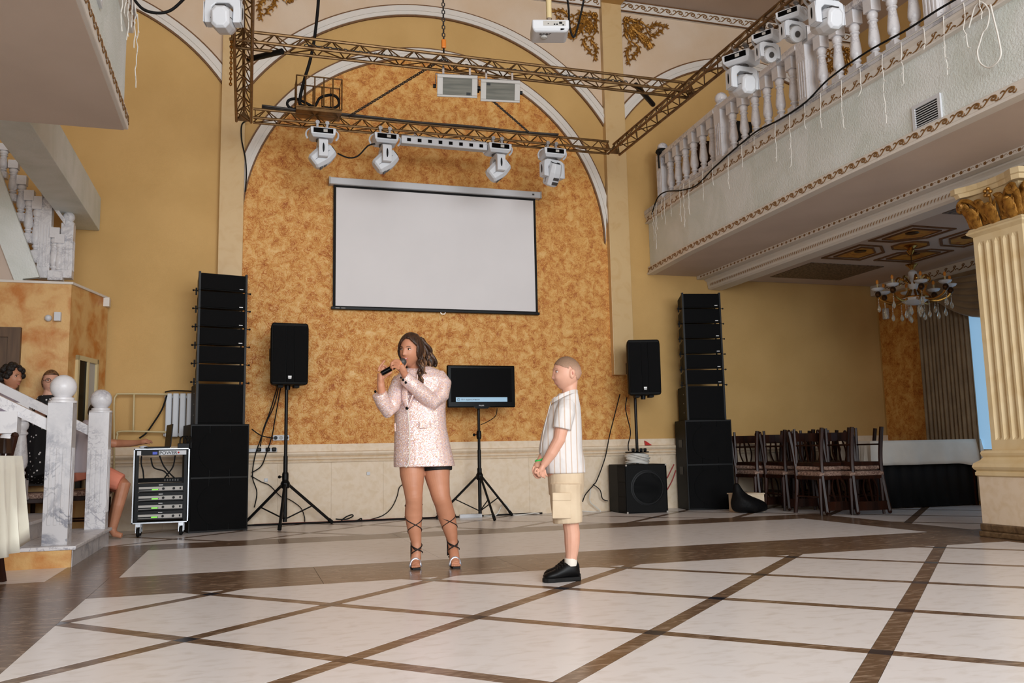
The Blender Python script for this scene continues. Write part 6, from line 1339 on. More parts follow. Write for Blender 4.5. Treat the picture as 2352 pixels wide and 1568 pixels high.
# arms
b.tube([Wp(1008, 866, 0.0), Wp(1010, 895, -0.04), Wp(992, 922, -0.10), Wp(960, 892, -0.16), Wp(931, 862, -0.19), Wp(923, 847, -0.207)], [0.05, 0.047, 0.042, 0.036, 0.026, 0.024], 20)
b.tube([Wp(915, 875, 0.0), Wp(903, 915, -0.06), Wp(890, 940, -0.12), Wp(879, 912, -0.165), Wp(875, 886, -0.19), Wp(874, 868, -0.19)], [0.048, 0.045, 0.04, 0.033, 0.026, 0.024], 20)
def finger(pts, r0=0.0092, r1=0.0072): 
    P = smoothpath([Wp(*p) for p in pts], 4); b.tube(P, [r0+(r1-r0)*i/(len(P)-1) for i in range(len(P))], 8); b.ball(P[-1], r1*1.02, 8, 6)
# left hand (right in the picture) closed round the microphone
b.tube([Wp(931, 862, -0.19), Wp(925, 850, -0.205), Wp(918, 838, -0.215)], [0.024, 0.031, 0.03], 18, flat=0.72)
finger([(924, 835, -0.215), (914, 827, -0.235), (904, 829, -0.25), (900, 835, -0.235)])
finger([(920, 837, -0.22), (909, 830, -0.245), (900, 833, -0.26), (897, 839, -0.24)])
finger([(916, 842, -0.22), (906, 836, -0.25), (899, 838, -0.262), (898, 844, -0.24)])
finger([(915, 848, -0.22), (907, 843, -0.245), (901, 844, -0.255), (902, 849, -0.235)], 0.0085, 0.0066)
finger([(926, 846, -0.2), (932, 836, -0.19), (927, 829, -0.185), (918, 831, -0.185)], 0.0105, 0.008)
# right hand (left in the picture) cupped behind the handle
b.tube([Wp(875, 884, -0.19), Wp(874, 872, -0.19), Wp(874, 857, -0.19)], [0.024, 0.031, 0.03], 18, flat=0.72)
finger([(869, 853, -0.19), (872, 843, -0.19), (878, 835, -0.195), (883, 829, -0.20)])
finger([(873, 852, -0.185), (876, 842, -0.18), (884, 840, -0.185), (890, 846, -0.195)])
finger([(877, 853, -0.18), (881, 845, -0.175), (889, 845, -0.18), (893, 851, -0.19)])
finger([(881, 856, -0.18), (886, 849, -0.175), (893, 850, -0.18), (896, 855, -0.19)], 0.0085, 0.0066)
finger([(881, 868, -0.2), (888, 862, -0.215), (894, 858, -0.225), (899, 855, -0.225)], 0.0105, 0.008)
# legs, feet on high heels
legs = [([(946, 1066, 0.02), (947, 1090, 0.01), (949, 1120, -0.01), (950, 1137, -0.03), (951, 1152, -0.02), (950, 1180, 0.01), (952, 1215, 0.02), (956, 1245, 0.02), (957, 1264, 0.02)], [29, 28, 22.5, 20, 19, 20.2, 16, 11.5, 11], (956, 1304)),
        ([(1004, 1066, 0.03), (1004, 1090, 0.02), (1009, 1120, 0.0), (1013, 1141, -0.02), (1018, 1156, -0.01), (1026, 1185, 0.02), (1034, 1215, 0.03), (1039, 1240, 0.03), (1041, 1256, 0.03)], [30, 29.5, 24, 21, 20, 20.2, 16.5, 12, 11.2], (1048, 1301))]
footc = []
for pts, rad, toe in legs:
    P = [Wp(*p) for p in pts]; Ps = smoothpath(P, 4); rs_ = [r_*0.00307 for r_ in rad]; b.tube(Ps, [rs_[min(i//4, len(rs_)-2)]*(1-(i % 4)/4)+rs_[min(i//4+1, len(rs_)-1)]*((i % 4)/4) if i < len(Ps)-1 else rs_[-1] for i in range(len(Ps))], 32)
    an = P[-1]; tp = F(toe[0], toe[1]+4); ball_ = Vector((an.x*0.35+tp.x*0.65, tp.y+0.07, 0.048)); tip = Vector((tp.x, tp.y+0.02, 0.026)); heel = an+Vector((0.0, 0.035, -0.03))
    b.tube([an, an.lerp(ball_, 0.4)+Vector((0, -0.005, 0.004)), ball_, tip], [0.034, 0.034, 0.037, 0.028], 14, flat=0.8); b.tube([an+Vector((0, 0.0, 0.03)), heel, an.lerp(ball_, 0.45)-Vector((0, 0, 0.02))], [0.03, 0.034, 0.03], 10)
    for k in range(5):
        u = (k-2)*0.0125; b.ball(tip+Vector((u, -0.018+abs(k-(1 if toe[0] < 1000 else 3))*0.004, -0.006)), 0.0095 if k != (4 if toe[0] < 1000 else 0) else 0.0085, 8, 6, (1, 1.3, 1))
    footc.append((an, ball_, tip, heel, P, rad))
wbody = remesh(b, 'body', 'skin_tan', wo, 0.003, 4)
face_parts(wo, HM, 'brow', 'lip', True, False, -0.002)
# hair: cap with parting, side waves and a long curled lock
def haircap(M, par, mat, child, grow, keep, thick=0.012, voxel=0.004, it=8, shift=(0, 0, 0)):
    vs, fs = sphere_grid(lambda d: headfn(d, child, grow, 0)+Vector(shift), 96, 72, keep)
    m = MB(); m.m = M; m._a(vs, fs); o = m.build('hair', mat, None); sd = o.modifiers.new('a', 'SOLIDIFY'); sd.thickness = thick; sd.offset = 0
    r = o.modifiers.new('r', 'REMESH'); r.mode = 'VOXEL'; r.voxel_size = voxel; q = o.modifiers.new('q', 'SMOOTH'); q.factor = 0.5; q.iterations = it
    bpy.context.view_layer.update(); me = bpy.data.meshes.new_from_object(o.evaluated_get(bpy.context.evaluated_depsgraph_get())); o.modifiers.clear(); o.data = me
    for p in me.polygons: p.use_smooth = True
    off = WORG[par.name]; me.transform(Matrix.Translation(-off)); o.parent = par; WORG[o.name] = off; return o
def wkeep(d):
    if d.z < -0.8: return False
    if d.y > 0.05: return True
    lim = 0.66-0.75*max(0, abs(d.x-0.12)-0.12)**1.3-0.1*max(0, d.y+0.3)
    if d.x < 0 : lim += 0.05
    return d.z > lim or d.x > 0.88 or (d.x < -0.93 and d.y > -0.12)
hair_o = haircap(HM, wo, 'hair_brown', False, 0.011, wkeep, 0.016, 0.004, 8, (0, 0.004, 0.004))
def lock(pts, r, curl, turns, ph=0.0, mat='hair_brown', n=44):
    C_ = smoothpath([Wp(*p) for p in pts], 12); K = len(C_); P = []
    for i, c in enumerate(C_):
        t = i/(K-1); a = ph+turns*2*math.pi*t; am = curl*min(1, t*2.2); P.append(c+Vector((math.cos(WV)*math.cos(a)*am, math.sin(a)*am, 0)))
    m = MB(); m.tube(P, [r*(0.55+0.45*math.sin(math.pi*min(0.92, 0.15+0.8*i/K))) for i in range(K)], 7, flat=0.75); m.build('hair_lock', mat, hair_o, smooth='all')
for pts, r_, cu, tn, ph, mt in (([(955, 768, 0.0), (972, 790, 0.02), (978, 815, 0.02), (976, 840, 0.0), (974, 870, -0.03), (970, 884, -0.05)], 0.02, 0.013, 2.6, 0, 'hair_brown'),
    ([(965, 775, 0.03), (984, 800, 0.05), (988, 822, 0.05), (982, 850, 0.02), (977, 876, -0.02)], 0.021, 0.014, 2.8, 1.5, 'hair_brown'),
    ([(962, 780, -0.02), (967, 806, -0.03), (966, 828, -0.04), (968, 850, -0.07), (966, 872, -0.09), (969, 884, -0.09)], 0.016, 0.014, 3.2, 0.7, 'hair_bronze'),
    ([(966, 790, 0.0), (974, 815, -0.01), (972, 838, -0.04), (975, 862, -0.06), (971, 880, -0.07)], 0.015, 0.016, 3.4, 2.5, 'hair_bronze'),
    ([(970, 785, 0.05), (990, 812, 0.07), (998, 832, 0.07), (1003, 840, 0.06)], 0.022, 0.008, 1.6, 0, 'hair_brown'),
    ([(958, 800, -0.06), (962, 822, -0.07), (962, 842, -0.09), (964, 862, -0.1)], 0.012, 0.010, 2.6, 1.0, 'hair_brown'),
    ([(968, 778, 0.07), (980, 805, 0.1), (985, 830, 0.1), (980, 855, 0.1)], 0.03, 0.006, 1.2, 0, 'hair_brown'),
    ([(922, 780, 0.05), (918, 805, 0.07), (924, 830, 0.07), (938, 850, 0.05)], 0.016, 0.006, 1.2, 0.5, 'hair_brown')):
    lock(pts, r_, cu, tn, ph, mt)
for k in range(9):
    x0 = 958+k*3.2; dp = -0.05+0.014*k; lock([(x0+2, 786+k, dp+0.03), (x0+9, 812+k, dp), (x0+8-0.6*k, 840, dp-0.03), (x0+10-1.6*k, 866+(k % 3)*6, dp-0.05), (x0+8-1.6*k, 882+(k % 3)*5, dp-0.05)], 0.009, 0.012, 3.2+0.3*(k % 3), k*1.1, 'hair_bronze' if k % 2 else 'hair_brown')
# sequined blazer
m = bpy.data.materials.new('sequins'); m.use_nodes = True; MATS['sequins'] = m; nt = m.node_tree; N = nt.nodes; L = nt.links; bs = N['Principled BSDF']
tc = N.new('ShaderNodeTexCoord'); vo = N.new('ShaderNodeTexVoronoi'); vo.inputs['Scale'].default_value = 260; L.new(tc.outputs['Object'], vo.inputs['Vector'])
rp = N.new('ShaderNodeValToRGB'); rp.color_ramp.interpolation = 'CONSTANT'; e = rp.color_ramp.elements; e[0].color = rgb(232, 190, 170); e[1].position = 0.28; e[1].color = rgb(238, 208, 194)
for ps_, cl in ((0.48, rgb(226, 202, 208)), (0.64, rgb(206, 196, 216)), (0.76, rgb(246, 226, 216)), (0.88, rgb(208, 164, 138)), (0.95, rgb(255, 244, 236))): q = e.new(ps_); q.color = cl
sp = N.new('ShaderNodeSeparateColor'); L.new(vo.outputs['Color'], sp.inputs[0]); L.new(sp.outputs[0], rp.inputs['Fac']); L.new(rp.outputs['Color'], bs.inputs['Base Color'])
bs.inputs['Metallic'].default_value = 0.25; rr = N.new('ShaderNodeMapRange'); rr.inputs[3].default_value = 0.12; rr.inputs[4].default_value = 0.55; L.new(sp.outputs[1], rr.inputs[0]); L.new(rr.outputs[0], bs.inputs['Roughness'])
gm = N.new('ShaderNodeNewGeometry'); va = N.new('ShaderNodeVectorMath'); va.operation = 'SUBTRACT'; va.inputs[1].default_value = (0.5, 0.5, 0.5); L.new(vo.outputs['Color'], va.inputs[0])
vb = N.new('ShaderNodeVectorMath'); vb.operation = 'SCALE'; vb.inputs[3].default_value = 0.6; L.new(va.outputs[0], vb.inputs[0])
vc = N.new('ShaderNodeVectorMath'); L.new(gm.outputs['Normal'], vc.inputs[0]); L.new(vb.outputs[0], vc.inputs[1]); vd = N.new('ShaderNodeVectorMath'); vd.operation = 'NORMALIZE'; L.new(vc.outputs[0], vd.inputs[0]); L.new(vd.outputs[0], bs.inputs['Normal'])
j = MB()
j.loft([ring_px(940, 990, 842, 0.055, WY+0.03, WV), ring_px(920, 1012, 852, 0.085, WY+0.025, WV), ring_px(907, 1022, 868, 0.112, WY+0.02, WV), ring_px(904, 1025, 900, 0.125, WY+0.01, WV), ring_px(906, 1022, 940, 0.128, WY+0.01, WV), ring_px(907, 1024, 980, 0.13, WY+0.02, WV), ring_px(906, 1032, 1020, 0.14, WY+0.03, WV), ring_px(905, 1039, 1050, 0.15, WY+0.03, WV), ring_px(905, 1044, 1071, 0.152, WY+0.03, WV)])
j.tube([Wp(1005, 862, 0.01), Wp(1016, 880, -0.03), Wp(1011, 905, -0.07), Wp(992, 922, -0.11), Wp(970, 903, -0.15), Wp(950, 885, -0.18), Wp(928, 865, -0.192)], [0.055, 0.066, 0.066, 0.062, 0.056, 0.05, 0.047], 20)
j.tube([Wp(920, 872, 0.0), Wp(908, 905, -0.06), Wp(899, 932, -0.11), Wp(892, 943, -0.13), Wp(880, 925, -0.16), Wp(871, 903, -0.185)], [0.055, 0.06, 0.058, 0.054, 0.05, 0.052], 16)
jk = remesh(j, 'blazer', 'sequins', wo, 0.005, 6)
def flat_strip(pts, w, nm, mat, par, th_=0.004, n=4):
    P = smoothpath(pts, n); m = MB(); m.tube(P, w, 8, flat=th_/w if not isinstance(w, list) else 0.25); return m.build(nm, mat, par, smooth='all')
yf = -0.135
for nm, pts, w in (('lapel', [(940, 866, -0.105), (931, 890, -0.135), (930, 915, -0.14), (935, 936, -0.138)], 0.02), ('lapel', [(958, 862, -0.10), (955, 890, -0.13), (945, 915, -0.138), (937, 936, -0.14)], 0.026)):
    P = smoothpath([Wp(*p) for p in pts], 5); m = MB(); m.tube(P, [w*(0.5+0.8*math.sin(math.pi*min(0.93, 0.1+0.85*i/len(P)))) for i in range(len(P))], 8, flat=0.3); m.build(nm, 'sequins', jk, smooth='all')
m = MB(); m.tube(smoothpath([Wp(936, 936, -0.136), Wp(939, 965, -0.132), Wp(941, 1000, -0.13), Wp(941, 1040, -0.127), Wp(938, 1064, -0.122), Wp(932, 1073, -0.115)], 5), 0.0045, 6); m.build('front_edge', 'cloth_white', jk, smooth='all')
for px, py, d, r_ in ((935, 937, -0.142, 0.011), (926, 872, -0.232, 0.0085), (932, 878, -0.23, 0.0085), (921, 867, -0.23, 0.007), (862, 899, -0.228, 0.0085)):
    m = MB(); m.ball(Wp(px, py, d), r_, 10, 6, (1, 0.5, 1.1)); m.build('button', 'gloss_black', jk, smooth='all')
P = [Wp(963, 975, -0.122), Wp(985, 974, -0.108), Wp(1003, 974, -0.085)]
m = MB(); m.loft([[p+Vector((0, -0.012, 0.022)), p+Vector((0, 0.012, 0.022)), p+Vector((0, 0.012, -0.024)), p+Vector((0, -0.014, -0.024))] for p in P]); m.build('pocket_flap', 'sequins', jk)
m = MB(); m.tube([Wp(907, 972, -0.06), Wp(908, 990, -0.06)], 0.006, 6); m.build('pocket_flap', 'sequins', jk)
sh = MB(); sh.loft([ring_px(918, 1036, 1040, 0.118, WY+0.03, WV), ring_px(919, 1038, 1066, 0.12, WY+0.03, WV)])
sh.tube([Wp(1004, 1050, 0.03), Wp(1006, 1081, 0.02)], 0.102, 24); sh.tube([Wp(950, 1046, 0.02), Wp(949, 1072, 0.015)], 0.094, 24)
mk('shorts_black', rgb(14, 13, 15), 0.7); remesh(sh, 'shorts', 'shorts_black', wo, 0.006, 3)
# sandals: sole, stiletto heel, glitter strap and laces
mk('glitter', rgb(226, 226, 232), 0.25, 0.6, col2=rgb(150, 152, 165), scale=400, detail=1)
for fi, (an, ba, tip, heel, P, rad) in enumerate(footc):
    sd_ = thing('sandal', 'x', 'x'); bpy.data.objects.remove(sd_)
    m = MB(); f = lambda q, w, z: [(q.x-w, q.y, z), (q.x+w, q.y, z), (q.x+w, q.y, z+0.01), (q.x-w, q.y, z+0.01)]
    m.loft([f(tip+Vector((0, -0.035, 0)), 0.026, 0.002), f(tip, 0.034, 0.002), f(ba, 0.037, 0.004), f(ba.lerp(heel, 0.5), 0.026, heel.z*0.45-0.02), f(heel+Vector((0, -0.02, 0)), 0.024, heel.z-0.05), f(heel+Vector((0, 0.03, 0)), 0.022, heel.z-0.045)]); sl_ = m.build('sandal', 'black_plastic', wo)
    m = MB(); m.tube([heel+Vector((0, 0.018, -0.045)), Vector((heel.x, heel.y+0.012, 0.0))], [0.013, 0.006], 8); m.build('stiletto_heel', 'black_plastic', sl_)
    c = ba.lerp(tip, 0.45); m = MB(); m.tube([c+Vector((0.037*math.cos(a), 0.002, -0.026+0.056*math.sin(a))) for a in [math.pi*i/12 for i in range(13)]], 0.0065, 6, flat=1.6); m.build('glitter_strap', 'glitter', sl_, smooth='all')
    m = MB(); h2 = heel+Vector((0, 0.0, 0.0)); m.loft([[h2+Vector((0.037*math.cos(a), 0.038*math.sin(a), z)) for a in [math.pi*(-0.05+1.1*i/8) for i in range(9)]]+[h2+Vector((0.033*math.cos(a), 0.034*math.sin(a), z)) for a in [math.pi*(1.05-1.1*i/8) for i in range(9)]] for z in (-0.03, 0.0, 0.035, 0.06)]); m.build('heel_counter', 'shorts_black', sl_)
    # laces wind round the leg
    def legpt(z):
        for k in range(len(P)-1):
            if P[k].z >= z >= P[k+1].z:
                t = (P[k].z-z)/(P[k].z-P[k+1].z); return P[k].lerp(P[k+1], t), (rad[k]*(1-t)+rad[k+1]*t)*0.00307
        return P[-1], rad[-1]*0.00307
    z_top = P[4].z-0.02 if fi == 0 else P[3].z-0.03
    for sg in (-1, 1):
        Q = []; n_ = 90; zb_ = an.z+0.005
        for i in range(n_+1):
            t = i/n_; z = z_top+(zb_-z_top)*t; c, r_ = legpt(z); a = -math.pi/2-WV*0+sg*(math.pi*0.5+t*math.pi*3.4)
            Q.append(c+Vector((math.cos(a), math.sin(a), 0))*(r_+0.0015))
        m = MB(); m.tube(Q, 0.0033, 5); m.build('lace', 'shorts_black', sl_, smooth='all')
        m = MB(); Q = []
        for i in range(25):
            t = i/24; z = zb_+0.035*(1-t)-0.02*t; c, r_ = legpt(max(z, an.z)); c = Vector((c.x, c.y-0.02*t, z)); a = -math.pi/2+sg*(1.5-3.0*t); Q.append(c+Vector((math.cos(a), math.sin(a), 0))*(r_+0.004))
        m.tube(Q, 0.0038, 5); m.build('lace', 'shorts_black', sl_, smooth='all')
# the microphone
mi = thing('microphone', 'black handheld microphone with an orange ring held to the woman\'s mouth', 'microphone', Wp(905, 843, -0.225))
a_, c_ = Wp(876, 858, -0.222), Wp(925, 831, -0.205); ax = (c_-a_).normalized()
m = MB(); m.tube([a_, a_+ax*0.012, a_+ax*0.08, c_-ax*0.05, c_-ax*0.028], [0.014, 0.017, 0.0175, 0.02, 0.024], 16); m.build('handle', 'gloss_black', mi, smooth=True)
m = MB(); m.tube([c_-ax*0.03, c_-ax*0.018], 0.0262, 16); m.build('ring', 'hook_orange', mi, smooth=True)
m = MB(); m.ball(c_, 0.027, 16, 12); m.build('grille_ball', 'dark_grey', mi, smooth='all')
# ---------------------------------------------------------------- the boy
BY, BV = 5.13, R(20.7)
bo_ = thing('person', 'boy in a striped white shirt and beige cargo shorts standing in profile', 'person', (F(1300, 1330).x, BY, 0))
def Bp(px, py, d=0.0):
    return A(px, py, BY)+Vector((math.sin(BV), math.cos(BV), 0))*d
K_ = 0.00272
BM = Matrix.Translation(Bp(1301, 859)) @ Matrix.Rotation(R(-92), 4, 'Z') @ Matrix.Rotation(R(0), 4, 'X') @ Matrix.Scale(0.955, 4)
b = MB(); add_head(b, BM, True)
b.tube([Bp(1311, 872), Bp(1309, 890), Bp(1307, 908), Bp(1302, 932)], [0.044, 0.046, 0.049, 0.07], 24)
b.loft([ring_px(1275, 1326, 925, 0.10, BY, BV), ring_px(1256, 1328, 970, 0.12, BY, BV), ring_px(1247, 1328, 1020, 0.12, BY, BV), ring_px(1258, 1332, 1085, 0.12, BY, BV), ring_px(1268, 1334, 1130, 0.12, BY, BV)])
def bfinger(pts, r0=0.0078, r1=0.0062):
    P = smoothpath([Bp(*p) for p in pts], 4); b.tube(P, [r0+(r1-r0)*i/(len(P)-1) for i in range(len(P))], 8); b.ball(P[-1], r1*1.02, 8, 6)
b.tube([Bp(1300, 945, -0.125), Bp(1291, 980, -0.135), Bp(1285, 1010, -0.135), Bp(1268, 1040, -0.12), Bp(1249, 1068, -0.09)], [0.045, 0.043, 0.038, 0.034, 0.023], 14)
b.tube([Bp(1292, 945, 0.125), Bp(1280, 985, 0.13), Bp(1272, 1012, 0.12), Bp(1255, 1035, 0.05), Bp(1241, 1058, -0.02)], [0.045, 0.043, 0.038, 0.033, 0.022], 14)
# hands clasped in front
b.tube([Bp(1249, 1068, -0.09), Bp(1245, 1076, -0.085), Bp(1240, 1082, -0.08)], [0.024, 0.03, 0.028], 12, flat=0.7)
b.tube([Bp(1241, 1058, -0.02), Bp(1236, 1068, -0.035), Bp(1233, 1076, -0.05)], [0.023, 0.03, 0.028], 12, flat=0.75)
for k, pts in enumerate(([(1244, 1080, -0.1), (1243, 1088, -0.1), (1247, 1094, -0.09)], [(1248, 1080, -0.095), (1249, 1089, -0.095), (1252, 1096, -0.085)], [(1252, 1078, -0.09), (1254, 1087, -0.09), (1257, 1092, -0.08)], [(1238, 1080, -0.1), (1236, 1087, -0.1), (1239, 1093, -0.09)], [(1236, 1074, -0.1), (1231, 1079, -0.1), (1230, 1085, -0.095)],
    [(1229, 1074, -0.06), (1226, 1084, -0.06), (1231, 1094, -0.06), (1237, 1097, -0.06)], [(1232, 1078, -0.05), (1230, 1088, -0.045), (1236, 1095, -0.045), (1241, 1096, -0.05)], [(1228, 1070, -0.07), (1225, 1078, -0.075), (1227, 1088, -0.075)])): bfinger(pts)
for sd_ in (-1, 1):
    o_ = sd_*0.068
    b.tube([Bp(1302, 1110, o_), Bp(1305, 1160, o_), Bp(1310, 1195, o_), Bp(1314, 1222, o_), Bp(1314, 1245, o_), Bp(1313, 1270, o_), Bp(1311, 1290, o_), Bp(1311, 1312, o_)], [0.075, 0.062, 0.05, 0.049, 0.047, 0.038, 0.033, 0.034], 14)
    b.tube([Bp(1311, 1308, o_), Bp(1295, 1314, o_), Bp(1272, 1320, o_)], [0.033, 0.025, 0.016], 10)
bbody = remesh(b, 'body', 'skin_fair', bo_, 0.0032, 3)
face_parts(bo_, BM, 'brow_light', 'lip_pale', False, True)
def hairkeep(d):
    if d.z < -0.42: return False
    if d.y < -0.05: return d.z > 0.56-0.16*min(1, abs(d.x)/0.7)-(0.0 if abs(d.x) < 0.7 else (abs(d.x)-0.7)*0.6)
    return d.z > -0.36+1.30*max(0, 0.55-d.y)
hb = mk('hair_fade', rgb(150, 120, 96), 0.7, bump=0.5, bscale=260)      # short crop shaved to the skin at the sides
nt = hb.node_tree; N = nt.nodes; L = nt.links; tc = N.new('ShaderNodeTexCoord'); sx3 = N.new('ShaderNodeSeparateXYZ'); L.new(tc.outputs['Object'], sx3.inputs[0])
nz = N.new('ShaderNodeTexNoise'); nz.inputs['Scale'].default_value = 90; L.new(tc.outputs['Object'], nz.inputs['Vector'])
ad = N.new('ShaderNodeMath'); ad.operation = 'MULTIPLY_ADD'; ad.inputs[1].default_value = 0.03; L.new(nz.outputs['Fac'], ad.inputs[0]); L.new(sx3.outputs[2], ad.inputs[2])
zc_ = BM.translation.z; rm = N.new('ShaderNodeValToRGB'); mr = N.new('ShaderNodeMapRange'); mr.inputs[1].default_value = zc_-0.045; mr.inputs[2].default_value = zc_+0.115; L.new(ad.outputs[0], mr.inputs[0]); L.new(mr.outputs[0], rm.inputs['Fac'])
e = rm.color_ramp.elements; e[0].color = rgb(196, 152, 128); e[1].color = rgb(128, 100, 78); q = e.new(0.45); q.color = rgb(180, 142, 120); q = e.new(0.72); q.color = rgb(150, 118, 94); L.new(rm.outputs['Color'], N['Principled BSDF'].inputs['Base Color'])
haircap(BM, bo_, 'hair_fade', True, 0.001, hairkeep, 0.007, 0.003, 5, (0, 0.001, 0.002))
mk('ear_inner', rgb(186, 116, 98), 0.6)
for sx_ in (-1, 1):
    m = MB(); m.m = BM; m.ball((sx_*0.0885, 0.014, 0.0), 0.013, 10, 6, (0.3, 0.5, 1.0)); m.build('ear_hollow', 'ear_inner', bo_, smooth='all')
# striped shirt
m = bpy.data.materials.new('striped_linen'); m.use_nodes = True; MATS['striped'] = m; nt = m.node_tree; N = nt.nodes; L = nt.links; bs = N['Principled BSDF']; bs.inputs['Roughness'].default_value = 0.85
tc = N.new('ShaderNodeTexCoord'); mp = N.new('ShaderNodeMapping'); mp.inputs['Rotation'].default_value = (0, 0, BV); L.new(tc.outputs['Object'], mp.inputs['Vector'])
wv = N.new('ShaderNodeTexWave'); wv.wave_type = 'BANDS'; wv.bands_direction = 'X'; wv.inputs['Scale'].default_value = 9.0; wv.inputs['Distortion'].default_value = 0.5; wv.inputs['Detail'].default_value = 2; wv.inputs['Detail Scale'].default_value = 1.0; L.new(mp.outputs['Vector'], wv.inputs['Vector'])
rp = N.new('ShaderNodeValToRGB'); e = rp.color_ramp.elements; e[0].position = 0.0; e[0].color = rgb(212, 207, 204); e[1].position = 0.97; e[1].color = rgb(196, 174, 156); q = e.new(0.86); q.color = rgb(212, 207, 204)
L.new(wv.outputs['Fac'], rp.inputs['Fac']); L.new(rp.outputs['Color'], bs.inputs['Base Color'])
n_ = N.new('ShaderNodeTexNoise'); n_.inputs['Scale'].default_value = 9; L.new(tc.outputs['Object'], n_.inputs['Vector']); bp = N.new('ShaderNodeBump'); bp.inputs['Strength'].default_value = 0.5; bp.inputs['Distance'].default_value = 0.03; L.new(n_.outputs['Fac'], bp.inputs['Height']); L.new(bp.outputs['Normal'], bs.inputs['Normal'])
s_ = MB()
s_.loft([ring_px(1284, 1326, 903, 0.06, BY, BV), ring_px(1274, 1328, 917, 0.085, BY, BV), ring_px(1264, 1331, 935, 0.12, BY, BV), ring_px(1254, 1333, 965, 0.138, BY, BV), ring_px(1245, 1334, 1000, 0.142, BY, BV), ring_px(1240, 1334, 1030, 0.142, BY, BV), ring_px(1243, 1339, 1055, 0.142, BY, BV), ring_px(1255, 1342, 1086, 0.142, BY, BV)])
s_.tube([Bp(1302, 930, -0.09), Bp(1298, 950, -0.13), Bp(1292, 975, -0.142), Bp(1290, 986, -0.142)], [0.055, 0.062, 0.06, 0.06], 16); s_.tube([Bp(1295, 935, 0.09), Bp(1288, 955, 0.13), Bp(1280, 982, 0.14)], [0.055, 0.06, 0.058], 16)
shirt = remesh(s_, 'shirt', 'striped', bo_, 0.005, 5)
for pts, w in (([(1268, 922, -0.045), (1279, 917, -0.085), (1294, 909, -0.10), (1310, 902, -0.085), (1322, 899, -0.045), (1327, 900, 0.0), (1322, 900, 0.05)], 0.024), ([(1268, 920, -0.02), (1272, 915, 0.02), (1285, 908, 0.06)], 0.018)):
    P = smoothpath([Bp(*p) for p in pts], 5); m = MB(); m.loft([[p+Vector((0, 0, w*0.45)), p+Vector((0, 0, w*0.45))*1.0+Vector((math.sin(BV), math.cos(BV), 0))*0.006, p+Vector((-math.sin(BV), -math.cos(BV), 0))*0.012+Vector((0, 0, -w*0.55))+Vector((math.sin(BV), math.cos(BV), 0))*0.006, p+Vector((-math.sin(BV), -math.cos(BV), 0))*0.012+Vector((0, 0, -w*0.55))] for p in P]); m.build('collar', 'striped', shirt, bevel=0.002)
m = MB(); m.tube(smoothpath([Bp(1266, 922, -0.02), Bp(1256, 960, -0.03), Bp(1247, 1000, -0.03), Bp(1242, 1040, -0.03)], 5), 0.006, 6, flat=0.5); m.build('button_placket', 'striped', shirt, smooth='all')
mk('khaki', rgb(208, 188, 160), 0.85, col2=rgb(194, 172, 144), scale=6, detail=5, bump=0.6, bscale=11)
s_ = MB(); s_.loft([ring_px(1259, 1339, 1070, 0.13, BY, BV), ring_px(1261, 1339, 1110, 0.135, BY, BV), ring_px(1263, 1338, 1135, 0.135, BY, BV)])
for sd_ in (-1, 1): s_.tube([Bp(1300, 1110, sd_*0.066), Bp(1300, 1150, sd_*0.068), Bp(1303, 1180, sd_*0.07), Bp(1304, 1198, sd_*0.07)], [0.10, 0.098, 0.094, 0.09], 18)
sho = remesh(s_, 'cargo_shorts', 'khaki', bo_, 0.005, 4)
for (l, r_, t, bt, d) in ((1270, 1312, 1143, 1186, -0.172), (1270, 1312, 1128, 1146, -0.178)):
    m = MB(); P = [(l, t), (r_, t), (r_, bt), (l, bt)]; m.loft([[Bp(x, y, d) for x, y in P], [Bp(x, y, d+0.045) for x, y in P]]); m.build('cargo_pocket' if bt > 1150 else 'pocket_flap', 'khaki', sho, bevel=0.006)
m = MB(); Q = Bp(1241, 1056, -0.015); m.tube([Q+Vector((0.026*math.cos(a), 0.026*math.sin(a), 0.01*math.cos(a))) for a in [i*math.pi/8 for i in range(16)]], 0.006, 6, closed=True, flat=1.8); mk('green_band', rgb(40, 205, 90), 0.4); m.build('wristband', 'green_band', bo_, smooth='all')
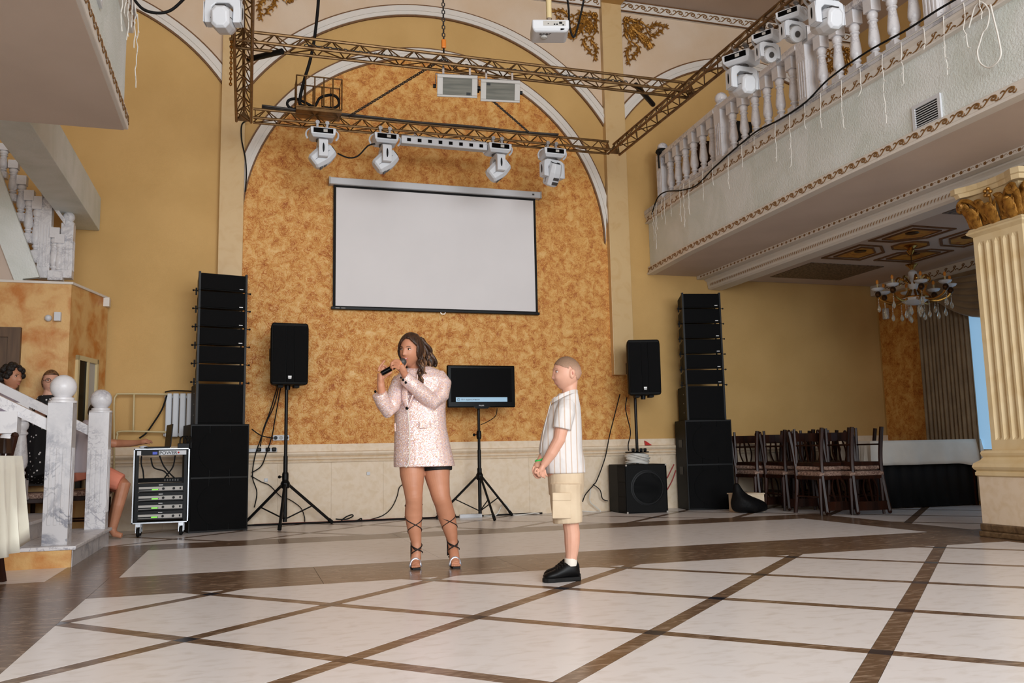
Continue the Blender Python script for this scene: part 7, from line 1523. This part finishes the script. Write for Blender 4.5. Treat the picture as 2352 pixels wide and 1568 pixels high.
for sd_ in (-1, 1):
    o_ = sd_*0.068; hl, to = Bp(1327, 1330, o_), Bp(1252, 1333, o_); hl.z = 0; to.z = 0; d = (to-hl); ln = d.length; ex = d.normalized(); ey = Vector((-ex.y, ex.x, 0))
    def sring(s, w, z0, z1, n=14): c = hl+ex*ln*s; return [c+ey*w*math.cos(2*math.pi*i/n)+Vector((0, 0, (z0+z1)/2+(z1-z0)/2*math.sin(2*math.pi*i/n))) for i in range(n)]
    m = MB(); m.loft([[hl+ex*ln*s+ey*w*q+Vector((0, 0, z)) for q, z in ((-1, 0), (1, 0), (1, 0.026), (-1, 0.026))] for s, w in ((-0.06, 0.022), (-0.03, 0.034), (0.2, 0.036), (0.45, 0.034), (0.75, 0.043), (0.95, 0.036), (1.05, 0.018))]); sn = m.build('sneaker_sole', 'black_rubber', bo_, bevel=0.006)
    m = MB(); m.loft([sring(-0.03, 0.022, 0.02, 0.085), sring(0.02, 0.031, 0.016, 0.108), sring(0.12, 0.036, 0.014, 0.116), sring(0.28, 0.037, 0.014, 0.122), sring(0.38, 0.037, 0.014, 0.112), sring(0.55, 0.038, 0.014, 0.088), sring(0.75, 0.041, 0.014, 0.068), sring(0.93, 0.034, 0.014, 0.056), sring(1.02, 0.016, 0.016, 0.042)]); o = m.build('sneaker', 'black_plastic', bo_, smooth='all')
    for k in range(4):
        s = 0.42+k*0.075; c = hl+ex*ln*s; z = 0.112-k*0.011; m = MB(); m.tube([c-ey*0.026+Vector((0, 0, z-0.012)), c+Vector((0, 0, z)), c+ey*0.026+Vector((0, 0, z-0.012))], 0.005, 6); m.build('lace', 'black_rubber', o)
    c = hl+ex*ln*0.2; m = MB(); m.lathe([(0.037, 0.09), (0.039, 0.11), (0.036, 0.135)], 16, c); m.build('sock', 'cloth_white', bo_, smooth=True)
# ---------------------------------------------------------------- guests seated by the stair
def guest(label, hx, hy, Y, face, skin, view, parts):
    """parts: list of (name, material, [tubes]) ; the skin tubes come first"""
    t = thing('person', label, 'person', (A(hx, hy, Y).x, Y, 0)); g = MB()
    M = Matrix.Translation(A(hx, hy, Y)) @ Matrix.Rotation(face, 4, 'Z')
    add_head(g, M)
    for pts, rr in parts[0]: g.tube([A(x, y, Y+d) for x, y, d in pts], rr, 12)
    remesh(g, 'body', skin, t, 0.006, 3)
    for nm, mt, tubes in parts[1:]:
        g = MB()
        for pts, rr in tubes: g.tube([A(x, y, Y+d) for x, y, d in pts], rr, 14)
        remesh(g, nm, mt, t, 0.008, 4)
    face_parts(t, M, 'brow', 'lip_pale')
    return t, M
mk('tee_white', rgb(216, 206, 214), 0.85, bump=0.3, bscale=12); mk('salmon', rgb(226, 138, 112), 0.8, bump=0.3, bscale=12); mk('lilac', rgb(190, 180, 196), 0.8, bump=0.3, bscale=12)
m = bpy.data.materials.new('polka_dots'); m.use_nodes = True; MATS['polka'] = m; nt = m.node_tree; N = nt.nodes; L = nt.links; bs = N['Principled BSDF']; bs.inputs['Roughness'].default_value = 0.8
tc = N.new('ShaderNodeTexCoord'); vo = N.new('ShaderNodeTexVoronoi'); vo.inputs['Scale'].default_value = 26; L.new(tc.outputs['Object'], vo.inputs['Vector']); rp = N.new('ShaderNodeValToRGB'); rp.color_ramp.interpolation = 'CONSTANT'; e = rp.color_ramp.elements; e[0].color = rgb(226, 222, 220); e[1].position = 0.22; e[1].color = rgb(18, 16, 18); L.new(vo.outputs['Distance'], rp.inputs['Fac']); L.new(rp.outputs['Color'], bs.inputs['Base Color'])
gy = 9.70
t, M = guest('seated man in white T-shirt and salmon shorts reaching for the laptop', 226, 948, gy, R(70), 'skin_tan', 0, [
    [([(222, 960, 0), (215, 985, 0)], [0.055, 0.08]), ([(205, 985, -0.1), (235, 1015, -0.14), (262, 1018, -0.12), (300, 1018, 0.1), (322, 1016, 0.22)], [0.05, 0.045, 0.042, 0.036, 0.027]), ([(322, 1016, 0.22), (335, 1013, 0.25), (345, 1016, 0.27)], [0.028, 0.03, 0.018]), ([(335, 1012, 0.25), (346, 1012, 0.27), (350, 1018, 0.28)], [0.012, 0.011, 0.009]), ([(334, 1015, 0.22), (345, 1019, 0.24)], [0.012, 0.009]),
     ([(272, 1105, -0.05), (285, 1112, -0.1), (272, 1160, -0.12), (258, 1216, -0.1)], [0.07, 0.065, 0.055, 0.04]), ([(270, 1110, 0.15), (278, 1125, 0.15), (264, 1170, 0.15), (252, 1218, 0.15)], [0.065, 0.06, 0.05, 0.04]), ([(258, 1216, -0.1), (264, 1226, -0.12), (280, 1230, -0.14)], [0.04, 0.034, 0.026])],
    ('t_shirt', 'tee_white', [([(216, 968, 0), (205, 1000, 0.0), (198, 1040, 0.0), (196, 1085, 0.0)], [0.09, 0.16, 0.165, 0.17]), ([(203, 975, -0.08), (215, 998, -0.13), (230, 1012, -0.14)], [0.075, 0.072, 0.066])]),
    ('shorts', 'salmon', [([(196, 1080, 0), (200, 1100, 0)], [0.165, 0.15]), ([(205, 1095, -0.07), (245, 1095, -0.08), (278, 1108, -0.1)], [0.11, 0.105, 0.088]), ([(205, 1098, 0.1), (245, 1100, 0.13), (275, 1115, 0.15)], [0.11, 0.1, 0.085])])])
vs, fs = sphere_grid(lambda d: headfn(d, False, 0.01, 0), 40, 30, lambda d: not (d.y < -0.15 and d.z < 0.5) and d.z > -0.4); m = MB(); m.m = M; m._a(vs, fs); m.build('hair', 'hair_black', t, smooth='all').modifiers.new('s', 'SOLIDIFY').thickness = 0.008
chair('dark wooden chair under the seated man by the rack', A(196, 1100, gy).x-0.02, gy+0.02, R(90), False, 'single dining chairs')
gy2 = 9.62
t, M = guest('woman with glasses and a dark polka-dot dress seated behind the newel', 117, 878, gy2-0.15, R(15), 'skin_fair', 0, [
    [([(115, 895, 0), (112, 925, 0)], [0.05, 0.08]), ([(85, 935, -0.05), (78, 965, -0.15), (100, 948, -0.22), (118, 942, -0.22)], [0.045, 0.04, 0.033, 0.026]), ([(118, 942, -0.22), (80, 942, -0.24)], [0.03, 0.024]), ([(145, 935, 0), (150, 970, -0.1), (130, 950, -0.2)], [0.045, 0.04, 0.03])],
    ('dress', 'polka', [([(112, 908, 0), (112, 940, 0), (108, 1000, 0), (106, 1060, 0)], [0.09, 0.17, 0.17, 0.18]), ([(106, 1060, 0), (107, 1100, -0.05)], [0.17, 0.17]), ([(88, 925, 0), (82, 955, -0.1)], [0.06, 0.055]), ([(140, 925, 0), (148, 955, -0.05)], [0.06, 0.055])])])
vs, fs = sphere_grid(lambda d: headfn(d, False, 0.011, 0), 40, 30, lambda d: not (d.y < 0.1 and d.z < 0.55 and abs(d.x) < 0.92) and d.z > -0.7); m = MB(); m.m = M; m._a(vs, fs); hr = m.build('hair', 'hair_bronze', t, smooth='all'); hr.modifiers.new('s', 'SOLIDIFY').thickness = 0.01
gl = MB(); gl.m = M
for sx_ in (-1, 1): gl.tube([(sx_*0.032+0.024*math.cos(a), -0.105, 0.012+0.019*math.sin(a)) for a in [i*math.pi/6 for i in range(12)]], 0.0022, 5, closed=True); gl.tube([(sx_*0.056, -0.104, 0.015), (sx_*0.078, 0.0, 0.012)], 0.002, 5)
gl.tube([(-0.009, -0.106, 0.015), (0.009, -0.106, 0.015)], 0.002, 5); gl.build('glasses', 'dark_grey', t)
chair('dark wooden chair under the woman in the polka-dot dress', A(108, 1100, gy2-0.15).x, gy2-0.22, R(10), False, 'single dining chairs')
gy3 = 9.58
t, M = guest('person with dark curly hair and lilac shirt at the left edge', 28, 868, gy3-0.1, R(60), 'skin_tan', 0, [
    [([(22, 890, 0), (15, 915, 0)], [0.055, 0.08]), ([(-10, 930, -0.1), (-12, 980, -0.2), (15, 1000, -0.3)], [0.05, 0.045, 0.03])],
    ('shirt', 'lilac', [([(15, 905, 0), (8, 940, 0), (5, 1000, 0), (2, 1080, 0)], [0.10, 0.18, 0.18, 0.18]), ([(-5, 920, -0.1), (-10, 965, -0.18)], [0.07, 0.062])]),
    ('trousers', 'shorts_black', [([(2, 1075, 0), (4, 1110, -0.05)], [0.17, 0.16])])])
random.seed(11); m = MB(); m.m = M
for k in range(70):
    d = Vector((random.gauss(0, 1), random.gauss(0.35, 1), random.gauss(0.7, 0.8))).normalized()
    if d.z < -0.15 or (d.y < -0.5 and d.z < 0.5): continue
    p = headfn(d, False, 0.014, 0); m.ball(p, random.uniform(0.022, 0.034), 8, 6)
m.build('curly_hair', 'hair_black', t, smooth='all')
chair('dark wooden chair under the person at the left edge', A(0, 1100, gy3-0.1).x, gy3-0.12, R(60), False, 'single dining chairs')
